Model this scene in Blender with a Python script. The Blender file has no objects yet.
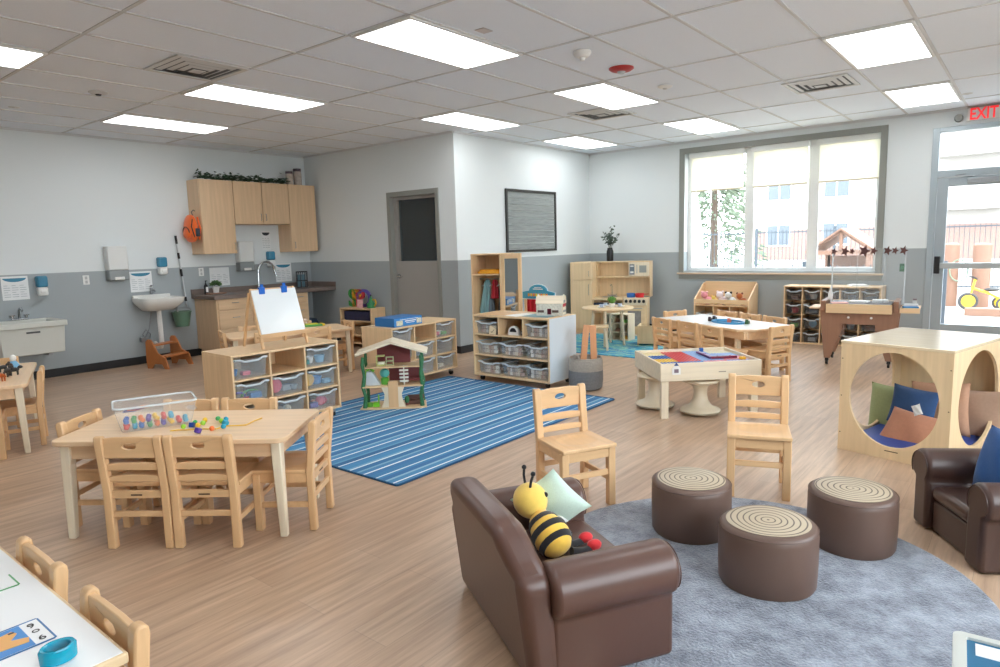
import bpy, bmesh, math, random
from mathutils import Vector, Matrix, noise
from mathutils.geometry import tessellate_polygon
random.seed(7)
SC = bpy.context.scene
COL = SC.collection
PI = math.pi
rad = math.radians

# ------------------------------------------------------------------ camera
CAM_F = 665.504
YAW, PITCH, ROLL = 0.679185503, 0.132260345, -0.0277178676
CP = Vector((-3.13104, -3.18765, 1.42609))
FW = Vector((math.cos(YAW)*math.cos(PITCH), math.sin(YAW)*math.cos(PITCH), -math.sin(PITCH)))
_r = FW.cross(Vector((0, 0, 1))).normalized(); _u = _r.cross(FW)
RT = _r*math.cos(ROLL)+_u*math.sin(ROLL); UP = -_r*math.sin(ROLL)+_u*math.cos(ROLL)
def at(x, y, val=0.0, ax=2):
    """the point where the sight line through photo pixel (x, y) meets the plane axis = val (survey of the room)"""
    v = FW+RT*((x-500)/CAM_F)-UP*((y-333.5)/CAM_F)
    return CP+v*((val-CP[ax])/v[ax])
cam = bpy.data.objects.new('camera', bpy.data.cameras.new('camera')); COL.objects.link(cam)
cam.data.sensor_width = 36; cam.data.lens = CAM_F/1000*36; cam.data.clip_end = 200; cam.data.clip_start = .02
M = Matrix((RT, UP, -FW)).transposed().to_4x4(); M.translation = CP
cam.matrix_world = M
SC.camera = cam

# ------------------------------------------------------------------ materials
def lin(h):
    h = h.lstrip('#'); v = [int(h[i:i+2], 16)/255 for i in (0, 2, 4)]
    return tuple((x/12.92 if x <= .04045 else ((x+.055)/1.055)**2.4) for x in v)+(1,)
MATS = {}
def mat(name, col, rough=.5, metal=0, noise_amt=.04, scale=6, bump=0, stretch=None, alpha=None, emit=None, spec=.5, coat=0, sheen=0):
    if name in MATS: return MATS[name]
    m = bpy.data.materials.new(name); m.use_nodes = True; nt = m.node_tree; N = nt.nodes; L = nt.links
    b = N['Principled BSDF']; c = lin(col) if isinstance(col, str) else col
    b.inputs['Roughness'].default_value = rough; b.inputs['Metallic'].default_value = metal
    b.inputs['Specular IOR Level'].default_value = spec
    if coat: b.inputs['Coat Weight'].default_value = coat; b.inputs['Coat Roughness'].default_value = .15
    if sheen: b.inputs['Sheen Weight'].default_value = sheen
    tc = N.new('ShaderNodeTexCoord'); mp = N.new('ShaderNodeMapping'); nz = N.new('ShaderNodeTexNoise')
    mp.inputs['Scale'].default_value = stretch or (1, 1, 1)
    nz.inputs['Scale'].default_value = scale; nz.inputs['Detail'].default_value = 4
    L.new(tc.outputs['Object'], mp.inputs['Vector']); L.new(mp.outputs[0], nz.inputs['Vector'])
    mx = N.new('ShaderNodeMix'); mx.data_type = 'RGBA'
    k = 1-noise_amt*2; k2 = 1+noise_amt*2
    mx.inputs['A'].default_value = (c[0]*k, c[1]*k*.99, c[2]*k*.97, 1)
    mx.inputs['B'].default_value = (min(1, c[0]*k2), min(1, c[1]*k2), min(1, c[2]*k2), 1)
    L.new(nz.outputs['Fac'], mx.inputs['Factor']); L.new(mx.outputs['Result'], b.inputs['Base Color'])
    if bump:
        bp = N.new('ShaderNodeBump'); bp.inputs['Strength'].default_value = bump; bp.inputs['Distance'].default_value = .004
        nb = N.new('ShaderNodeTexNoise'); nb.inputs['Scale'].default_value = scale*12; L.new(mp.outputs[0], nb.inputs['Vector'])
        L.new(nb.outputs['Fac'], bp.inputs['Height']); L.new(bp.outputs[0], b.inputs['Normal'])
    if emit: b.inputs['Emission Color'].default_value = c; b.inputs['Emission Strength'].default_value = emit
    if alpha is not None:
        out = N['Material Output']; tr = N.new('ShaderNodeBsdfTransparent'); ms = N.new('ShaderNodeMixShader')
        fr = N.new('ShaderNodeFresnel'); fr.inputs[0].default_value = 1.45
        ad = N.new('ShaderNodeMath'); ad.operation = 'ADD'; ad.use_clamp = True; ad.inputs[1].default_value = alpha
        ge = N.new('ShaderNodeNewGeometry'); sb_ = N.new('ShaderNodeMath'); sb_.operation = 'SUBTRACT'; sb_.inputs[0].default_value = 1; L.new(ge.outputs['Backfacing'], sb_.inputs[1]); mu_ = N.new('ShaderNodeMath'); mu_.operation = 'MULTIPLY'; L.new(fr.outputs[0], mu_.inputs[0]); L.new(sb_.outputs[0], mu_.inputs[1]); L.new(mu_.outputs[0], ad.inputs[0]); L.new(ad.outputs[0], ms.inputs['Fac'])
        L.new(tr.outputs[0], ms.inputs[1]); L.new(b.outputs[0], ms.inputs[2]); L.new(ms.outputs[0], out.inputs['Surface'])
    MATS[name] = m; return m
def wood(name, col, ax='x', amt=.09, rough=.42, coat=.15, sc=5):
    s = {'x': (.35, 6, 6), 'y': (6, .35, 6), 'z': (6, 6, .35)}[ax]
    return mat(name+'_'+ax, col, rough, noise_amt=amt, scale=sc, stretch=s, coat=coat)
def W(kind, ax='x'):
    return wood(*{'maple': ('maple', '#E0C096'), 'beech': ('beech', '#DDB587'), 'birch': ('birch', '#E1C79F'), 'pale': ('pale_maple', '#E6D9C0'),
                 'table': ('table_laminate', '#E6C6A0'), 'cab': ('cabinet_maple', '#D6B793'), 'walnut': ('walnut', '#946E58'), 'orange': ('orange_wood', '#B5713E')}[kind], ax)
PL = lambda c, r=.4, n=None: mat(n or 'plastic_'+c.strip('#'), c, r, noise_amt=.015)
white = mat('white_plastic', '#E9EAE8', .35, noise_amt=.01)
white_top = mat('white_laminate', '#F1F3F4', .22, noise_amt=.008)
black = mat('black_plastic', '#151517', .45)
chrome = mat('chrome', '#C9CCD0', .18, 1, .02)
steel = mat('brushed_steel', '#9EA2A5', .32, 1, .03)
clear = mat('clear_plastic', '#E4ECEF', .15, alpha=.16, noise_amt=.01)
clear_bin = mat('clear_bin_plastic', '#C9D6DE', .25, alpha=.22, noise_amt=.01)
clear_rim = mat('clear_rim_plastic', '#DDE4E8', .25, alpha=.62, noise_amt=.01)
plexi = mat('plexiglass', '#E6EEF0', .08, alpha=.07, noise_amt=.005)
glass = mat('window_glass', '#E8F2F4', .03, alpha=.02, noise_amt=0)
vinyl = mat('brown_vinyl', '#5A3F36', .38, noise_amt=.03, scale=3, bump=.08, coat=.1)
vinyl_d = mat('dark_brown_vinyl', '#47312A', .38, noise_amt=.03, scale=3, bump=.08, coat=.1)
stump_v = mat('stump_vinyl', '#665046', .42, noise_amt=.03, scale=3, bump=.08)

# ------------------------------------------------------------------ mesh builder
class G:
    def __init__(s): s.v = []; s.f = []; s.m = []; s.mi = 0; s.X = None
    def add(s, vs, fs):
        o = len(s.v)
        s.v += [tuple(s.X @ Vector(v)) if s.X else tuple(v) for v in vs]
        s.f += [tuple(i+o for i in f) for f in fs]; s.m += [s.mi]*len(fs); return s
    def hexa(s, p):
        return s.add(p, [(0, 3, 2, 1), (4, 5, 6, 7), (0, 1, 5, 4), (1, 2, 6, 5), (2, 3, 7, 6), (3, 0, 4, 7)])
    def box(s, x0, x1, y0, y1, z0, z1):
        return s.hexa([(x0, y0, z0), (x1, y0, z0), (x1, y1, z0), (x0, y1, z0), (x0, y0, z1), (x1, y0, z1), (x1, y1, z1), (x0, y1, z1)])
    def cbox(s, cx, cy, cz, w, d, h): return s.box(cx-w/2, cx+w/2, cy-d/2, cy+d/2, cz-h/2, cz+h/2)
    def bar(s, a, b, w, t, up=(0, 0, 1)):
        a = Vector(a); b = Vector(b); d = (b-a).normalized(); u = Vector(up)
        if abs(d.dot(u)) > .98: u = Vector((0, 1, 0))
        x = d.cross(u).normalized()*w/2; y = x.cross(d).normalized()*t/2
        return s.hexa([a-x-y, a+x-y, a+x+y, a-x+y, b-x-y, b+x-y, b+x+y, b-x+y])
    def tube(s, pts, r, n=10, closed=False):
        pts = [Vector(p) for p in pts]; rs = r if isinstance(r, (list, tuple)) else [r]*len(pts); vs = []; fs = []; k = len(pts)
        pu = None
        for i, p in enumerate(pts):
            if closed: d = (pts[(i+1) % k]-pts[i-1]).normalized()
            else: d = (pts[min(i+1, k-1)]-pts[max(i-1, 0)]).normalized()
            u = pu if pu is not None else (Vector((0, 0, 1)) if abs(d.z) < .9 else Vector((1, 0, 0)))
            x = d.cross(u); 
            if x.length < 1e-4: x = d.orthogonal()
            x.normalize(); y = x.cross(d).normalized(); pu = y
            for j in range(n):
                a = 2*PI*j/n; vs.append(p+(x*math.cos(a)+y*math.sin(a))*rs[i])
        for i in range(k if closed else k-1):
            for j in range(n):
                a = i*n+j; b = i*n+(j+1) % n; c = ((i+1) % k)*n+(j+1) % n; d2 = ((i+1) % k)*n+j
                fs.append((a, b, c, d2))
        if not closed: fs += [tuple(range(n))[::-1], tuple(range((k-1)*n, k*n))]
        return s.add(vs, fs)
    def cyl(s, a, b, r, r2=None, n=20): return s.tube([a, b], [r, r if r2 is None else r2], n)
    def lathe(s, prof, c=(0, 0, 0), n=32, sx=1, sy=1, warp=None):
        vs = []; fs = []; k = len(prof)
        for r, z in prof:
            for j in range(n):
                a = 2*PI*j/n; w = warp(a) if warp else 1
                vs.append((c[0]+r*sx*w*math.cos(a), c[1]+r*sy*w*math.sin(a), c[2]+z))
        for i in range(k-1):
            for j in range(n): fs.append((i*n+j, i*n+(j+1) % n, (i+1)*n+(j+1) % n, (i+1)*n+j))
        if prof[0][0] > 1e-5: fs.append(tuple(range(n))[::-1])
        if prof[-1][0] > 1e-5: fs.append(tuple(range((k-1)*n, k*n)))
        return s.add(vs, fs)
    def sph(s, c, r, n=16, m=10):
        r = (r, r, r) if not isinstance(r, (tuple, list)) else r
        vs = [(c[0], c[1], c[2]-r[2])]; fs = []
        for i in range(1, m):
            t = PI*i/m
            for j in range(n): vs.append((c[0]+r[0]*math.sin(t)*math.cos(2*PI*j/n), c[1]+r[1]*math.sin(t)*math.sin(2*PI*j/n), c[2]-r[2]*math.cos(t)))
        vs.append((c[0], c[1], c[2]+r[2])); e = len(vs)-1
        for j in range(n):
            fs.append((0, 1+(j+1) % n, 1+j)); fs.append((e, e-n+j, e-n+(j+1) % n))
            for i in range(m-2): a = 1+i*n+j; b = 1+i*n+(j+1) % n; fs.append((a, b, b+n, a+n))
        return s.add(vs, fs)
    def plate(s, outer, holes, ax, a, b):
        """2-D outline with holes, extruded from a to b along axis ax ('x','y','z')"""
        loops = [outer]+list(holes); flat = [p for l in loops for p in l]; n = len(flat)
        def P(p, h): return {'x': (h, p[0], p[1]), 'y': (p[0], h, p[1]), 'z': (p[0], p[1], h)}[ax]
        tri = tessellate_polygon([[Vector((p[0], p[1], 0)) for p in l] for l in loops]) if holes else [tuple(range(n))]
        vs = [P(p, a) for p in flat]+[P(p, b) for p in flat]; fs = [tuple(t) for t in tri]+[tuple(q+n for q in reversed(t)) for t in tri]
        o = 0
        for l in loops:
            k = len(l)
            for i in range(k): j = (i+1) % k; fs.append((o+i, o+j, o+j+n, o+i+n))
            o += k
        return s.add(vs, fs)
    def grid(s, fn, nu, nv, cu=False):
        vs = [fn(i/(nu if cu else nu-1), j/(nv-1)) for i in range(nu) for j in range(nv)]
        fs = [(i*nv+j, ((i+1) % nu)*nv+j, ((i+1) % nu)*nv+j+1, i*nv+j+1) for i in range(nu if cu else nu-1) for j in range(nv-1)]
        return s.add(vs, fs)
    def at(s, x=0, y=0, z=0, rz=0, rx=0, ry=0, sc=1):
        s.X = Matrix.Translation((x, y, z)) @ Matrix.Rotation(rz, 4, 'Z') @ Matrix.Rotation(ry, 4, 'Y') @ Matrix.Rotation(rx, 4, 'X') @ Matrix.Scale(sc, 4); return s
    def done(s, name, m, parent=None, bevel=0, seg=2, ang=40, sub=0, kind=None, loc=None, rot=None):
        me = bpy.data.meshes.new(name); me.from_pydata(s.v, [], s.f)
        bm = bmesh.new(); bm.from_mesh(me); bmesh.ops.recalc_face_normals(bm, faces=bm.faces); bm.to_mesh(me); bm.free()
        ms = m if isinstance(m, (list, tuple)) else [m]
        for q in ms: me.materials.append(q)
        for p, i in zip(me.polygons, s.m): p.material_index = i; p.use_smooth = True
        if not sub:
            try: me.set_sharp_from_angle(angle=rad(ang))
            except Exception: pass
        o = bpy.data.objects.new(name, me); COL.objects.link(o)
        if parent: o.parent = parent
        if loc: o.location = loc
        if rot: o.rotation_euler = rot
        if bevel:
            b = o.modifiers.new('bevel', 'BEVEL'); b.width = bevel; b.segments = seg; b.limit_method = 'ANGLE'; b.angle_limit = rad(40)
            b.harden_normals = False
        if sub: q = o.modifiers.new('sub', 'SUBSURF'); q.levels = sub; q.render_levels = sub
        if kind: o['kind'] = kind
        return o
def ell(cx, cy, a, b, n=20, rev=True):
    p = [(cx+a*math.cos(2*PI*i/n), cy+b*math.sin(2*PI*i/n)) for i in range(n)]
    return p[::-1] if rev else p
def rrect(x0, x1, y0, y1, r, n=5):
    out = []
    for cx, cy, a0 in ((x1-r, y0+r, -90), (x1-r, y1-r, 0), (x0+r, y1-r, 90), (x0+r, y0+r, 180)):
        for i in range(n+1): a = rad(a0+90*i/n); out.append((cx+r*math.cos(a), cy+r*math.sin(a)))
    return out
def tag(o, label, cat, group=None, kind=None):
    o['label'] = label; o['category'] = cat
    if group: o['group'] = group
    if kind: o['kind'] = kind
    return o
def thing(name, label, cat, loc=(0, 0, 0), rz=0, group=None):
    o = bpy.data.objects.new(name, None); COL.objects.link(o); o.empty_display_size = .1
    o.location = loc; o.rotation_euler = (0, 0, rz); return tag(o, label, cat, group)
def struct(g, name, m, **k):
    o = g.done(name, m, **k); o['kind'] = 'structure'; return o
def copy_tree(o, parent=None):
    c = o.copy(); COL.objects.link(c); c.parent = parent
    for ch in list(o.children): copy_tree(ch, c)
    return c
def place(o, loc, rz=0, label=None, group=None):
    o.location = loc; o.rotation_euler = (0, 0, rz)
    if label: o['label'] = label
    if group: o['group'] = group
    return o
class Proto:
    """first use moves the model itself, later uses are copies of it and its parts"""
    def __init__(s, make): s.make = make; s.o = None
    def put(s, loc, rz, label, group=None):
        if s.o is None: s.o = s.make(); o = s.o
        else: o = copy_tree(s.o)
        if 'group' in o and not group: del o['group']
        return place(o, loc, rz, label, group)
def text(body, size, m, parent, loc, rot, ext=.002, align='CENTER', bold=0):
    c = bpy.data.curves.new('lettering', 'FONT'); c.body = body; c.size = size; c.extrude = ext; c.offset = bold; c.align_x = align; c.align_y = 'CENTER'
    c.materials.append(m); o = to_mesh('lettering', c); o.parent = parent; o.location = loc; o.rotation_euler = rot
    return o
def to_mesh(name, c):
    tmp = bpy.data.objects.new('tmp', c); COL.objects.link(tmp); bpy.context.view_layer.update()
    me = bpy.data.meshes.new_from_object(tmp.evaluated_get(bpy.context.evaluated_depsgraph_get())); me.name = name
    bpy.data.objects.remove(tmp); o = bpy.data.objects.new(name, me); COL.objects.link(o); return o

# ------------------------------------------------------------------ room
H = 2.89; XD, YC, XW, YS = 3.37, 2.74, 6.70, 5.95     # door wall, board wall, window wall, sink wall
XB, YB = -6.2, -5.2                                    # walls behind the camera
def floor_mat():
    m = bpy.data.materials.new('vinyl_plank_floor'); m.use_nodes = True; nt = m.node_tree; N = nt.nodes; L = nt.links; b = N['Principled BSDF']
    tc = N.new('ShaderNodeTexCoord'); br = N.new('ShaderNodeTexBrick'); L.new(tc.outputs['Object'], br.inputs['Vector'])
    br.inputs['Scale'].default_value = 1; br.inputs['Brick Width'].default_value = 1.22; br.inputs['Row Height'].default_value = .18
    br.inputs['Mortar Size'].default_value = .0012; br.inputs['Mortar Smooth'].default_value = .2; br.offset = .37
    br.inputs['Color1'].default_value = lin('#C5A98F'); br.inputs['Color2'].default_value = lin('#B99B81'); br.inputs['Mortar'].default_value = lin('#A58C78')
    mp = N.new('ShaderNodeMapping'); mp.inputs['Scale'].default_value = (1.1, 16, 1); L.new(tc.outputs['Object'], mp.inputs['Vector'])
    nz = N.new('ShaderNodeTexNoise'); nz.inputs['Scale'].default_value = 1.6; nz.inputs['Detail'].default_value = 6; nz.inputs['Roughness'].default_value = .6; L.new(mp.outputs[0], nz.inputs['Vector'])
    rp = N.new('ShaderNodeValToRGB'); rp.color_ramp.elements[0].position = .32; rp.color_ramp.elements[0].color = (.70, .67, .64, 1); rp.color_ramp.elements[1].position = .68; rp.color_ramp.elements[1].color = (1.13, 1.13, 1.13, 1)
    L.new(nz.outputs['Fac'], rp.inputs[0])
    mx = N.new('ShaderNodeMix'); mx.data_type = 'RGBA'; mx.blend_type = 'MULTIPLY'; mx.inputs['Factor'].default_value = 1
    L.new(br.outputs['Color'], mx.inputs['A']); L.new(rp.outputs[0], mx.inputs['B']); L.new(mx.outputs['Result'], b.inputs['Base Color'])
    b.inputs['Roughness'].default_value = .33; b.inputs['Specular IOR Level'].default_value = .85
    bp = N.new('ShaderNodeBump'); bp.inputs['Strength'].default_value = .08; bp.inputs['Distance'].default_value = .002; L.new(nz.outputs['Fac'], bp.inputs['Height']); L.new(bp.outputs[0], b.inputs['Normal'])
    return m
def wall_mat():
    m = bpy.data.materials.new('two_tone_wall_paint'); m.use_nodes = True; nt = m.node_tree; N = nt.nodes; L = nt.links; b = N['Principled BSDF']
    tc = N.new('ShaderNodeTexCoord'); sp = N.new('ShaderNodeSeparateXYZ'); L.new(tc.outputs['Object'], sp.inputs[0])
    gt = N.new('ShaderNodeMath'); gt.operation = 'GREATER_THAN'; gt.inputs[1].default_value = 1.24; L.new(sp.outputs['Z'], gt.inputs[0])
    nz = N.new('ShaderNodeTexNoise'); nz.inputs['Scale'].default_value = 140; L.new(tc.outputs['Object'], nz.inputs['Vector'])
    mx = N.new('ShaderNodeMix'); mx.data_type = 'RGBA'; mx.inputs['A'].default_value = lin('#A0A8AB'); mx.inputs['B'].default_value = lin('#DCE2E3')
    L.new(gt.outputs[0], mx.inputs['Factor']); L.new(mx.outputs['Result'], b.inputs['Base Color'])
    bp = N.new('ShaderNodeBump'); bp.inputs['Strength'].default_value = .05; bp.inputs['Distance'].default_value = .001; L.new(nz.outputs['Fac'], bp.inputs['Height']); L.new(bp.outputs[0], b.inputs['Normal'])
    b.inputs['Roughness'].default_value = .55
    return m
FLOOR, WALL = floor_mat(), wall_mat()
ceil_m = mat('ceiling_tile', '#EAF2FC', .9, noise_amt=.015, scale=90, bump=.12)
tbar = mat('ceiling_grid_metal', '#CFD1D3', .5, noise_amt=.01)
frame_grey = mat('grey_frame_paint', '#8C8E89', .45, noise_amt=.01)
door_grey = mat('grey_door_paint', '#9A9894', .4, noise_amt=.01)
alu = mat('painted_aluminium', '#A9B5BC', .35, .25, .01)
struct(G().box(XB-.2, XW+.25, YB-.2, YS+.2, -.12, 0), 'floor', FLOOR)
struct(G().box(XB-.2, XW+.25, YB-.2, YS+.2, H, H+.1), 'ceiling', ceil_m)
T = .15
struct(G().box(XB, XD+T, YS, YS+T, 0, H), 'wall_left', WALL)
# door wall with an opening for the grey door
DY0, DY1, DZ = 3.085, 4.01, 2.15
g = G().box(XD, XD+T, YC+T, DY0, 0, H).box(XD, XD+T, DY1, YS, 0, H).box(XD, XD+T, DY0, DY1, DZ, H); struct(g, 'wall_back', WALL)
struct(G().box(XD, XW+T, YC, YC+T, 0, H), 'wall_middle', WALL)
# window wall
WY0, WY1, WZ0, WZ1 = -1.55, 1.06, .95, 2.72
EY0, EY1, EZ = -3.40, -2.13, 2.68
g = G().box(XW, XW+.22, WY1, YC, 0, H).box(XW, XW+.22, EY1, WY0, 0, H).box(XW, XW+.22, YB, EY0, 0, H)
g.box(XW, XW+.22, WY0, WY1, 0, WZ0).box(XW, XW+.22, WY0, WY1, WZ1, H).box(XW, XW+.22, EY0, EY1, EZ, H); struct(g, 'wall_right', WALL)
NX0, NX1 = -3.6, 2.4  # opening for the added window behind the camera
struct(G().box(XB, NX0, YB-.15, YB, 0, H).box(NX1, XW, YB-.15, YB, 0, H).box(NX0, NX1, YB-.15, YB, 0, .9).box(NX0, NX1, YB-.15, YB, 2.6, H), 'wall_near', WALL)
struct(G().box(XB-.15, XB, YB, YS, 0, H), 'wall_front', WALL)
bb = mat('black_baseboard', '#1D1E20', .5)
struct(G().box(XB, XD-.02, YS-.012, YS, 0, .10), 'baseboard_left', bb, bevel=.003)
struct(G().box(XD-.012, XD, YC, DY0-.06, 0, .10).box(XD-.012, XD, DY1+.06, YS-.012, 0, .10), 'baseboard_back', bb, bevel=.003)
struct(G().box(XD-.012, XW, YC-.012, YC, 0, .10), 'baseboard_middle', bb, bevel=.003)
struct(G().box(XW-.012, XW, EY1, YC-.012, 0, .10).box(XW-.012, XW, YB, EY0, 0, .1), 'baseboard_right', bb, bevel=.003)
struct(G().box(XW-.018, XW, YB, YC, H-.03, H).box(XD, XW, YC-.018, YC, H-.025, H).box(XD-.018, XD, YC, YS, H-.025, H).box(XB, XD, YS-.018, YS, H-.025, H), 'trim_1', tbar)
# ceiling grid
TU, TV = 1.2192, .6096
g = G(); w = .012
for i in range(-5, 6):
    x = i*TU
    if XB < x < XW: g.box(x-w, x+w, YB, YS if x < XD else YC, H-.006, H)
for j in range(-9, 10):
    y = j*TV
    if YB < y < YS: g.box(XB, XW if y < YC else XD, y-w, y+w, H-.006, H)
struct(g, 'trim_2', tbar)
# ceiling lights
panel = mat('lit_panel', (.95, .98, 1, 1), .5, emit=3.8)
def mk_light():
    t = thing('ceiling_light', '', 'ceiling light')
    G().box(0, 1.195, 0, .022, -.006, .02).box(0, 1.195, .563, .585, -.006, .02).box(0, .022, .022, .563, -.006, .02).box(1.173, 1.195, .022, .563, -.006, .02).done('frame', white, t)
    G().box(.018, 1.177, .018, .567, -.004, .01).done('diffuser', panel, t)
    return t
LP = Proto(mk_light)
lights = [(0, 0, 'largest rectangular ceiling light panel at the top centre of the view'), (0, 4, 'ceiling light panel directly beside the big square air vent over the sinks'),
 (0, 7, 'ceiling light panel nearest to the sink wall'), (-2, 4, 'ceiling light panel cut off by the left edge of the photo'),
 (2, 0, 'ceiling light panel just beyond the red fire strobe'), (4, 0, 'ceiling light panel in front of the three-pane window'),
 (4, 3, 'ceiling light panel near the corner above the play kitchen'), (2, 3, 'ceiling light panel above the projecting wall corner by the grey door'),
 (2, -4, 'larger of the two ceiling light panels towards the exit door'), (4, -4, 'ceiling light panel nearest to the exit sign'),
 (-2, 0, 'added ceiling light panel over the entrance side, behind the camera'), (-2, -4, 'added ceiling light panel out of view by the near corner'), (0, -4, 'added ceiling light panel over the reading corner, out of view'),
 (-4, -1, 'added ceiling light panel out of view at the front wall'), (-4, 5, 'added ceiling light panel out of view towards the sinks')]  # the out-of-view panels are added for more light in the room
for u, v, lb in lights: LP.put((u*TU+.012, v*TV+.012, H-.012), 0, lb, None)

# vents and small ceiling devices
vent_m = mat('vent_metal', '#D2D4D4', .5, 0, .02); dark_in = mat('duct_dark', '#6A6E70', .8)
def mk_vent():
    t = thing('ceiling_vent', '', 'air vent')
    G().box(-.29, .29, -.29, -.25, -.012, 0).box(-.29, .29, .25, .29, -.012, 0).box(-.29, -.25, -.25, .25, -.012, 0).box(.25, .29, -.25, .25, -.012, 0).done('frame', vent_m, t, bevel=.003)
    G().box(-.25, .25, -.25, .25, -.0022, 0).done('duct_opening', dark_in, t)
    for k, a in enumerate((.225, .165, .105)):
        z = -.012-.004*k; b = a-.035
        G().add([(-a, -a, z+.010), (a, -a, z+.010), (a, a, z+.010), (-a, a, z+.010), (-b, -b, z), (b, -b, z), (b, b, z), (-b, b, z)], [(0, 1, 5, 4), (1, 2, 6, 5), (2, 3, 7, 6), (3, 0, 4, 7)]).done('louver', vent_m, t)
    G().box(-.05, .05, -.05, .05, -.026, -.022).done('centre_plate', vent_m, t)
    return t
VP = Proto(mk_vent)
VP.put((-.295, 2.14, H-.002), 0, 'large square ceiling air vent on the left, nearest the sink side')
VP.put((4.08, -1.45, H-.002), 0, 'square ceiling air vent on the right, towards the exit door')
VP.put((3.78, .80, H-.002), 0, 'small far ceiling air vent between the middle light panels')
def dome(name, p, r, h, m, label, cat, m2=None):
    t = thing(name, label, cat, (p[0], p[1], H-.002))
    G().lathe([(0, -h), (r*.55, -h), (r*.8, -h*.75), (r, -h*.3), (r, 0), (0, 0)]).done('housing', m, t)
    G().lathe([(0, -h*1.5), (r*.25, -h*1.5), (r*.35, -h), (0, -h)], n=16).done('sensor', m2 or m, t)
dome('smoke_detector', (1.49, -.35), .07, .045, white, 'round white smoke detector beside the red strobe on the ceiling', 'smoke detector')
dome('fire_strobe', (2.15, -.33), .105, .03, PL('#B32A2C'), 'round red fire alarm strobe on the ceiling', 'fire alarm', clear_rim)
dome('ceiling_sensor', (3.05, -.31), .07, .02, white, 'small round ceiling sensor beyond the red strobe', 'sensor', vent_m)
dome('ceiling_sensor', (-.51, 3.50), .08, .02, vent_m, 'round two-dot ceiling sensor near the large vent on the left', 'sensor', black)
dome('sprinkler_cap', (-.82, 4.69), .05, .006, vent_m, 'flat sprinkler cap at the far left of the ceiling', 'sprinkler')
dome('sprinkler_cap', (5.76, -2.50), .05, .008, vent_m, 'flat sprinkler cap in front of the exit sign', 'sprinkler')
tag(G().at(.571, -.13, H-.002).box(-.05, .05, -.04, .04, -.004, 0).done('ceiling_sticker', mat('sticker', '#C9C4C4', .6)), 'small square sticker on the ceiling beside the big centre light', 'sticker')

# ------------------------------------------------------------------ window_1
cas = frame_grey; wf = mat('window_frame_white', '#E6E9E8', .4, noise_amt=.01)
t = bpy.data.objects.new('window_1', None); COL.objects.link(t); t['kind'] = 'structure'
G().box(XW-.02, XW, -1.63, -1.55, .90, 2.79).box(XW-.02, XW, 1.06, 1.14, .90, 2.79).box(XW-.02, XW, -1.55, 1.06, 2.71, 2.79).box(XW-.015, XW, -1.63, 1.14, .83, .90).done('casing', cas, t, bevel=.003)
G().box(XW-.045, XW+.14, -1.65, 1.16, .90, .925).done('sill', wood('sill', '#C9B299', 'y'), t, bevel=.004)
g = G()
for a, b in ((1.0, 1.06), (.065, .193), (-.808, -.673), (-1.55, -1.50)): g.box(XW+.13, XW+.19, a, b, 1.0, 2.66)
g.box(XW+.13, XW+.19, -1.55, 1.06, .95, 1.0).box(XW+.13, XW+.19, -1.55, 1.06, 2.66, 2.72)
g.done('window_frame', wf, t, bevel=.003)
for a, b in ((.19, 1.0), (-.68, .07), (-1.51, -.80)): G().box(XW+.155, XW+.163, a, b, .99, 2.67).done('pane', glass, t)
def blind_mat():
    m = bpy.data.materials.new('roller_blind_fabric'); m.use_nodes = True; nt = m.node_tree; N = nt.nodes; L = nt.links; b = N['Principled BSDF']
    b.inputs['Base Color'].default_value = lin('#EDEBDF'); b.inputs['Roughness'].default_value = .8
    tl = N.new('ShaderNodeBsdfTranslucent'); tl.inputs[0].default_value = lin('#F4F2E6'); ms = N.new('ShaderNodeMixShader'); ms.inputs[0].default_value = .65
    nz = N.new('ShaderNodeTexNoise'); nz.inputs['Scale'].default_value = 300; tc = N.new('ShaderNodeTexCoord'); L.new(tc.outputs['Object'], nz.inputs['Vector'])
    bp = N.new('ShaderNodeBump'); bp.inputs['Strength'].default_value = .1; L.new(nz.outputs[0], bp.inputs['Height']); L.new(bp.outputs[0], b.inputs['Normal'])
    L.new(b.outputs[0], ms.inputs[1]); L.new(tl.outputs[0], ms.inputs[2]); L.new(ms.outputs[0], N['Material Output'].inputs['Surface']); return m
bm_ = blind_mat()
for k, (a, b, w) in enumerate(((.20, .99, 'left pane of the big window'), (-.67, .06, 'middle pane of the big window'), (-1.53, -.815, 'right pane of the big window'))):
    t = thing('roller_blind', 'half lowered cream roller blind on the '+w, 'blind', (XW+.08, (a+b)/2, 2.64), 0, None)
    hw = (b-a)/2
    G().box(-.002, .002, -hw, hw, -.48, .02).done('fabric', bm_, t)
    G().box(-.008, .008, -hw, hw, -.50, -.48).done('bottom_bar', mat('blind_bar', '#D8CDB6', .5), t, bevel=.003)
    G().box(-.045, .045, -hw-.02, hw+.02, .0, .075).done('cassette', wf, t, bevel=.006)

t = bpy.data.objects.new('window_2', None); COL.objects.link(t); t['kind'] = 'structure'  # unseen window added so daylight brightens the near side of the room
g = G().box(NX0, NX1, YB-.12, YB-.06, .9, .96).box(NX0, NX1, YB-.12, YB-.06, 2.54, 2.6)
for k in range(5): xx = NX0+(NX1-NX0-.06)*k/4; g.box(xx, xx+.06, YB-.12, YB-.06, .96, 2.54)
g.done('window_frame', wf, t, bevel=.003)
for k in range(4): xx = NX0+(NX1-NX0-.06)*k/4; G().box(xx+.06, xx+(NX1-NX0-.06)/4, YB-.095, YB-.088, .96, 2.54).done('pane', glass, t)
G().box(NX0-.03, NX1+.03, YB-.14, YB+.04, .875, .9).done('sill', wood('sill', '#C9B299', 'x'), t, bevel=.004)

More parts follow.
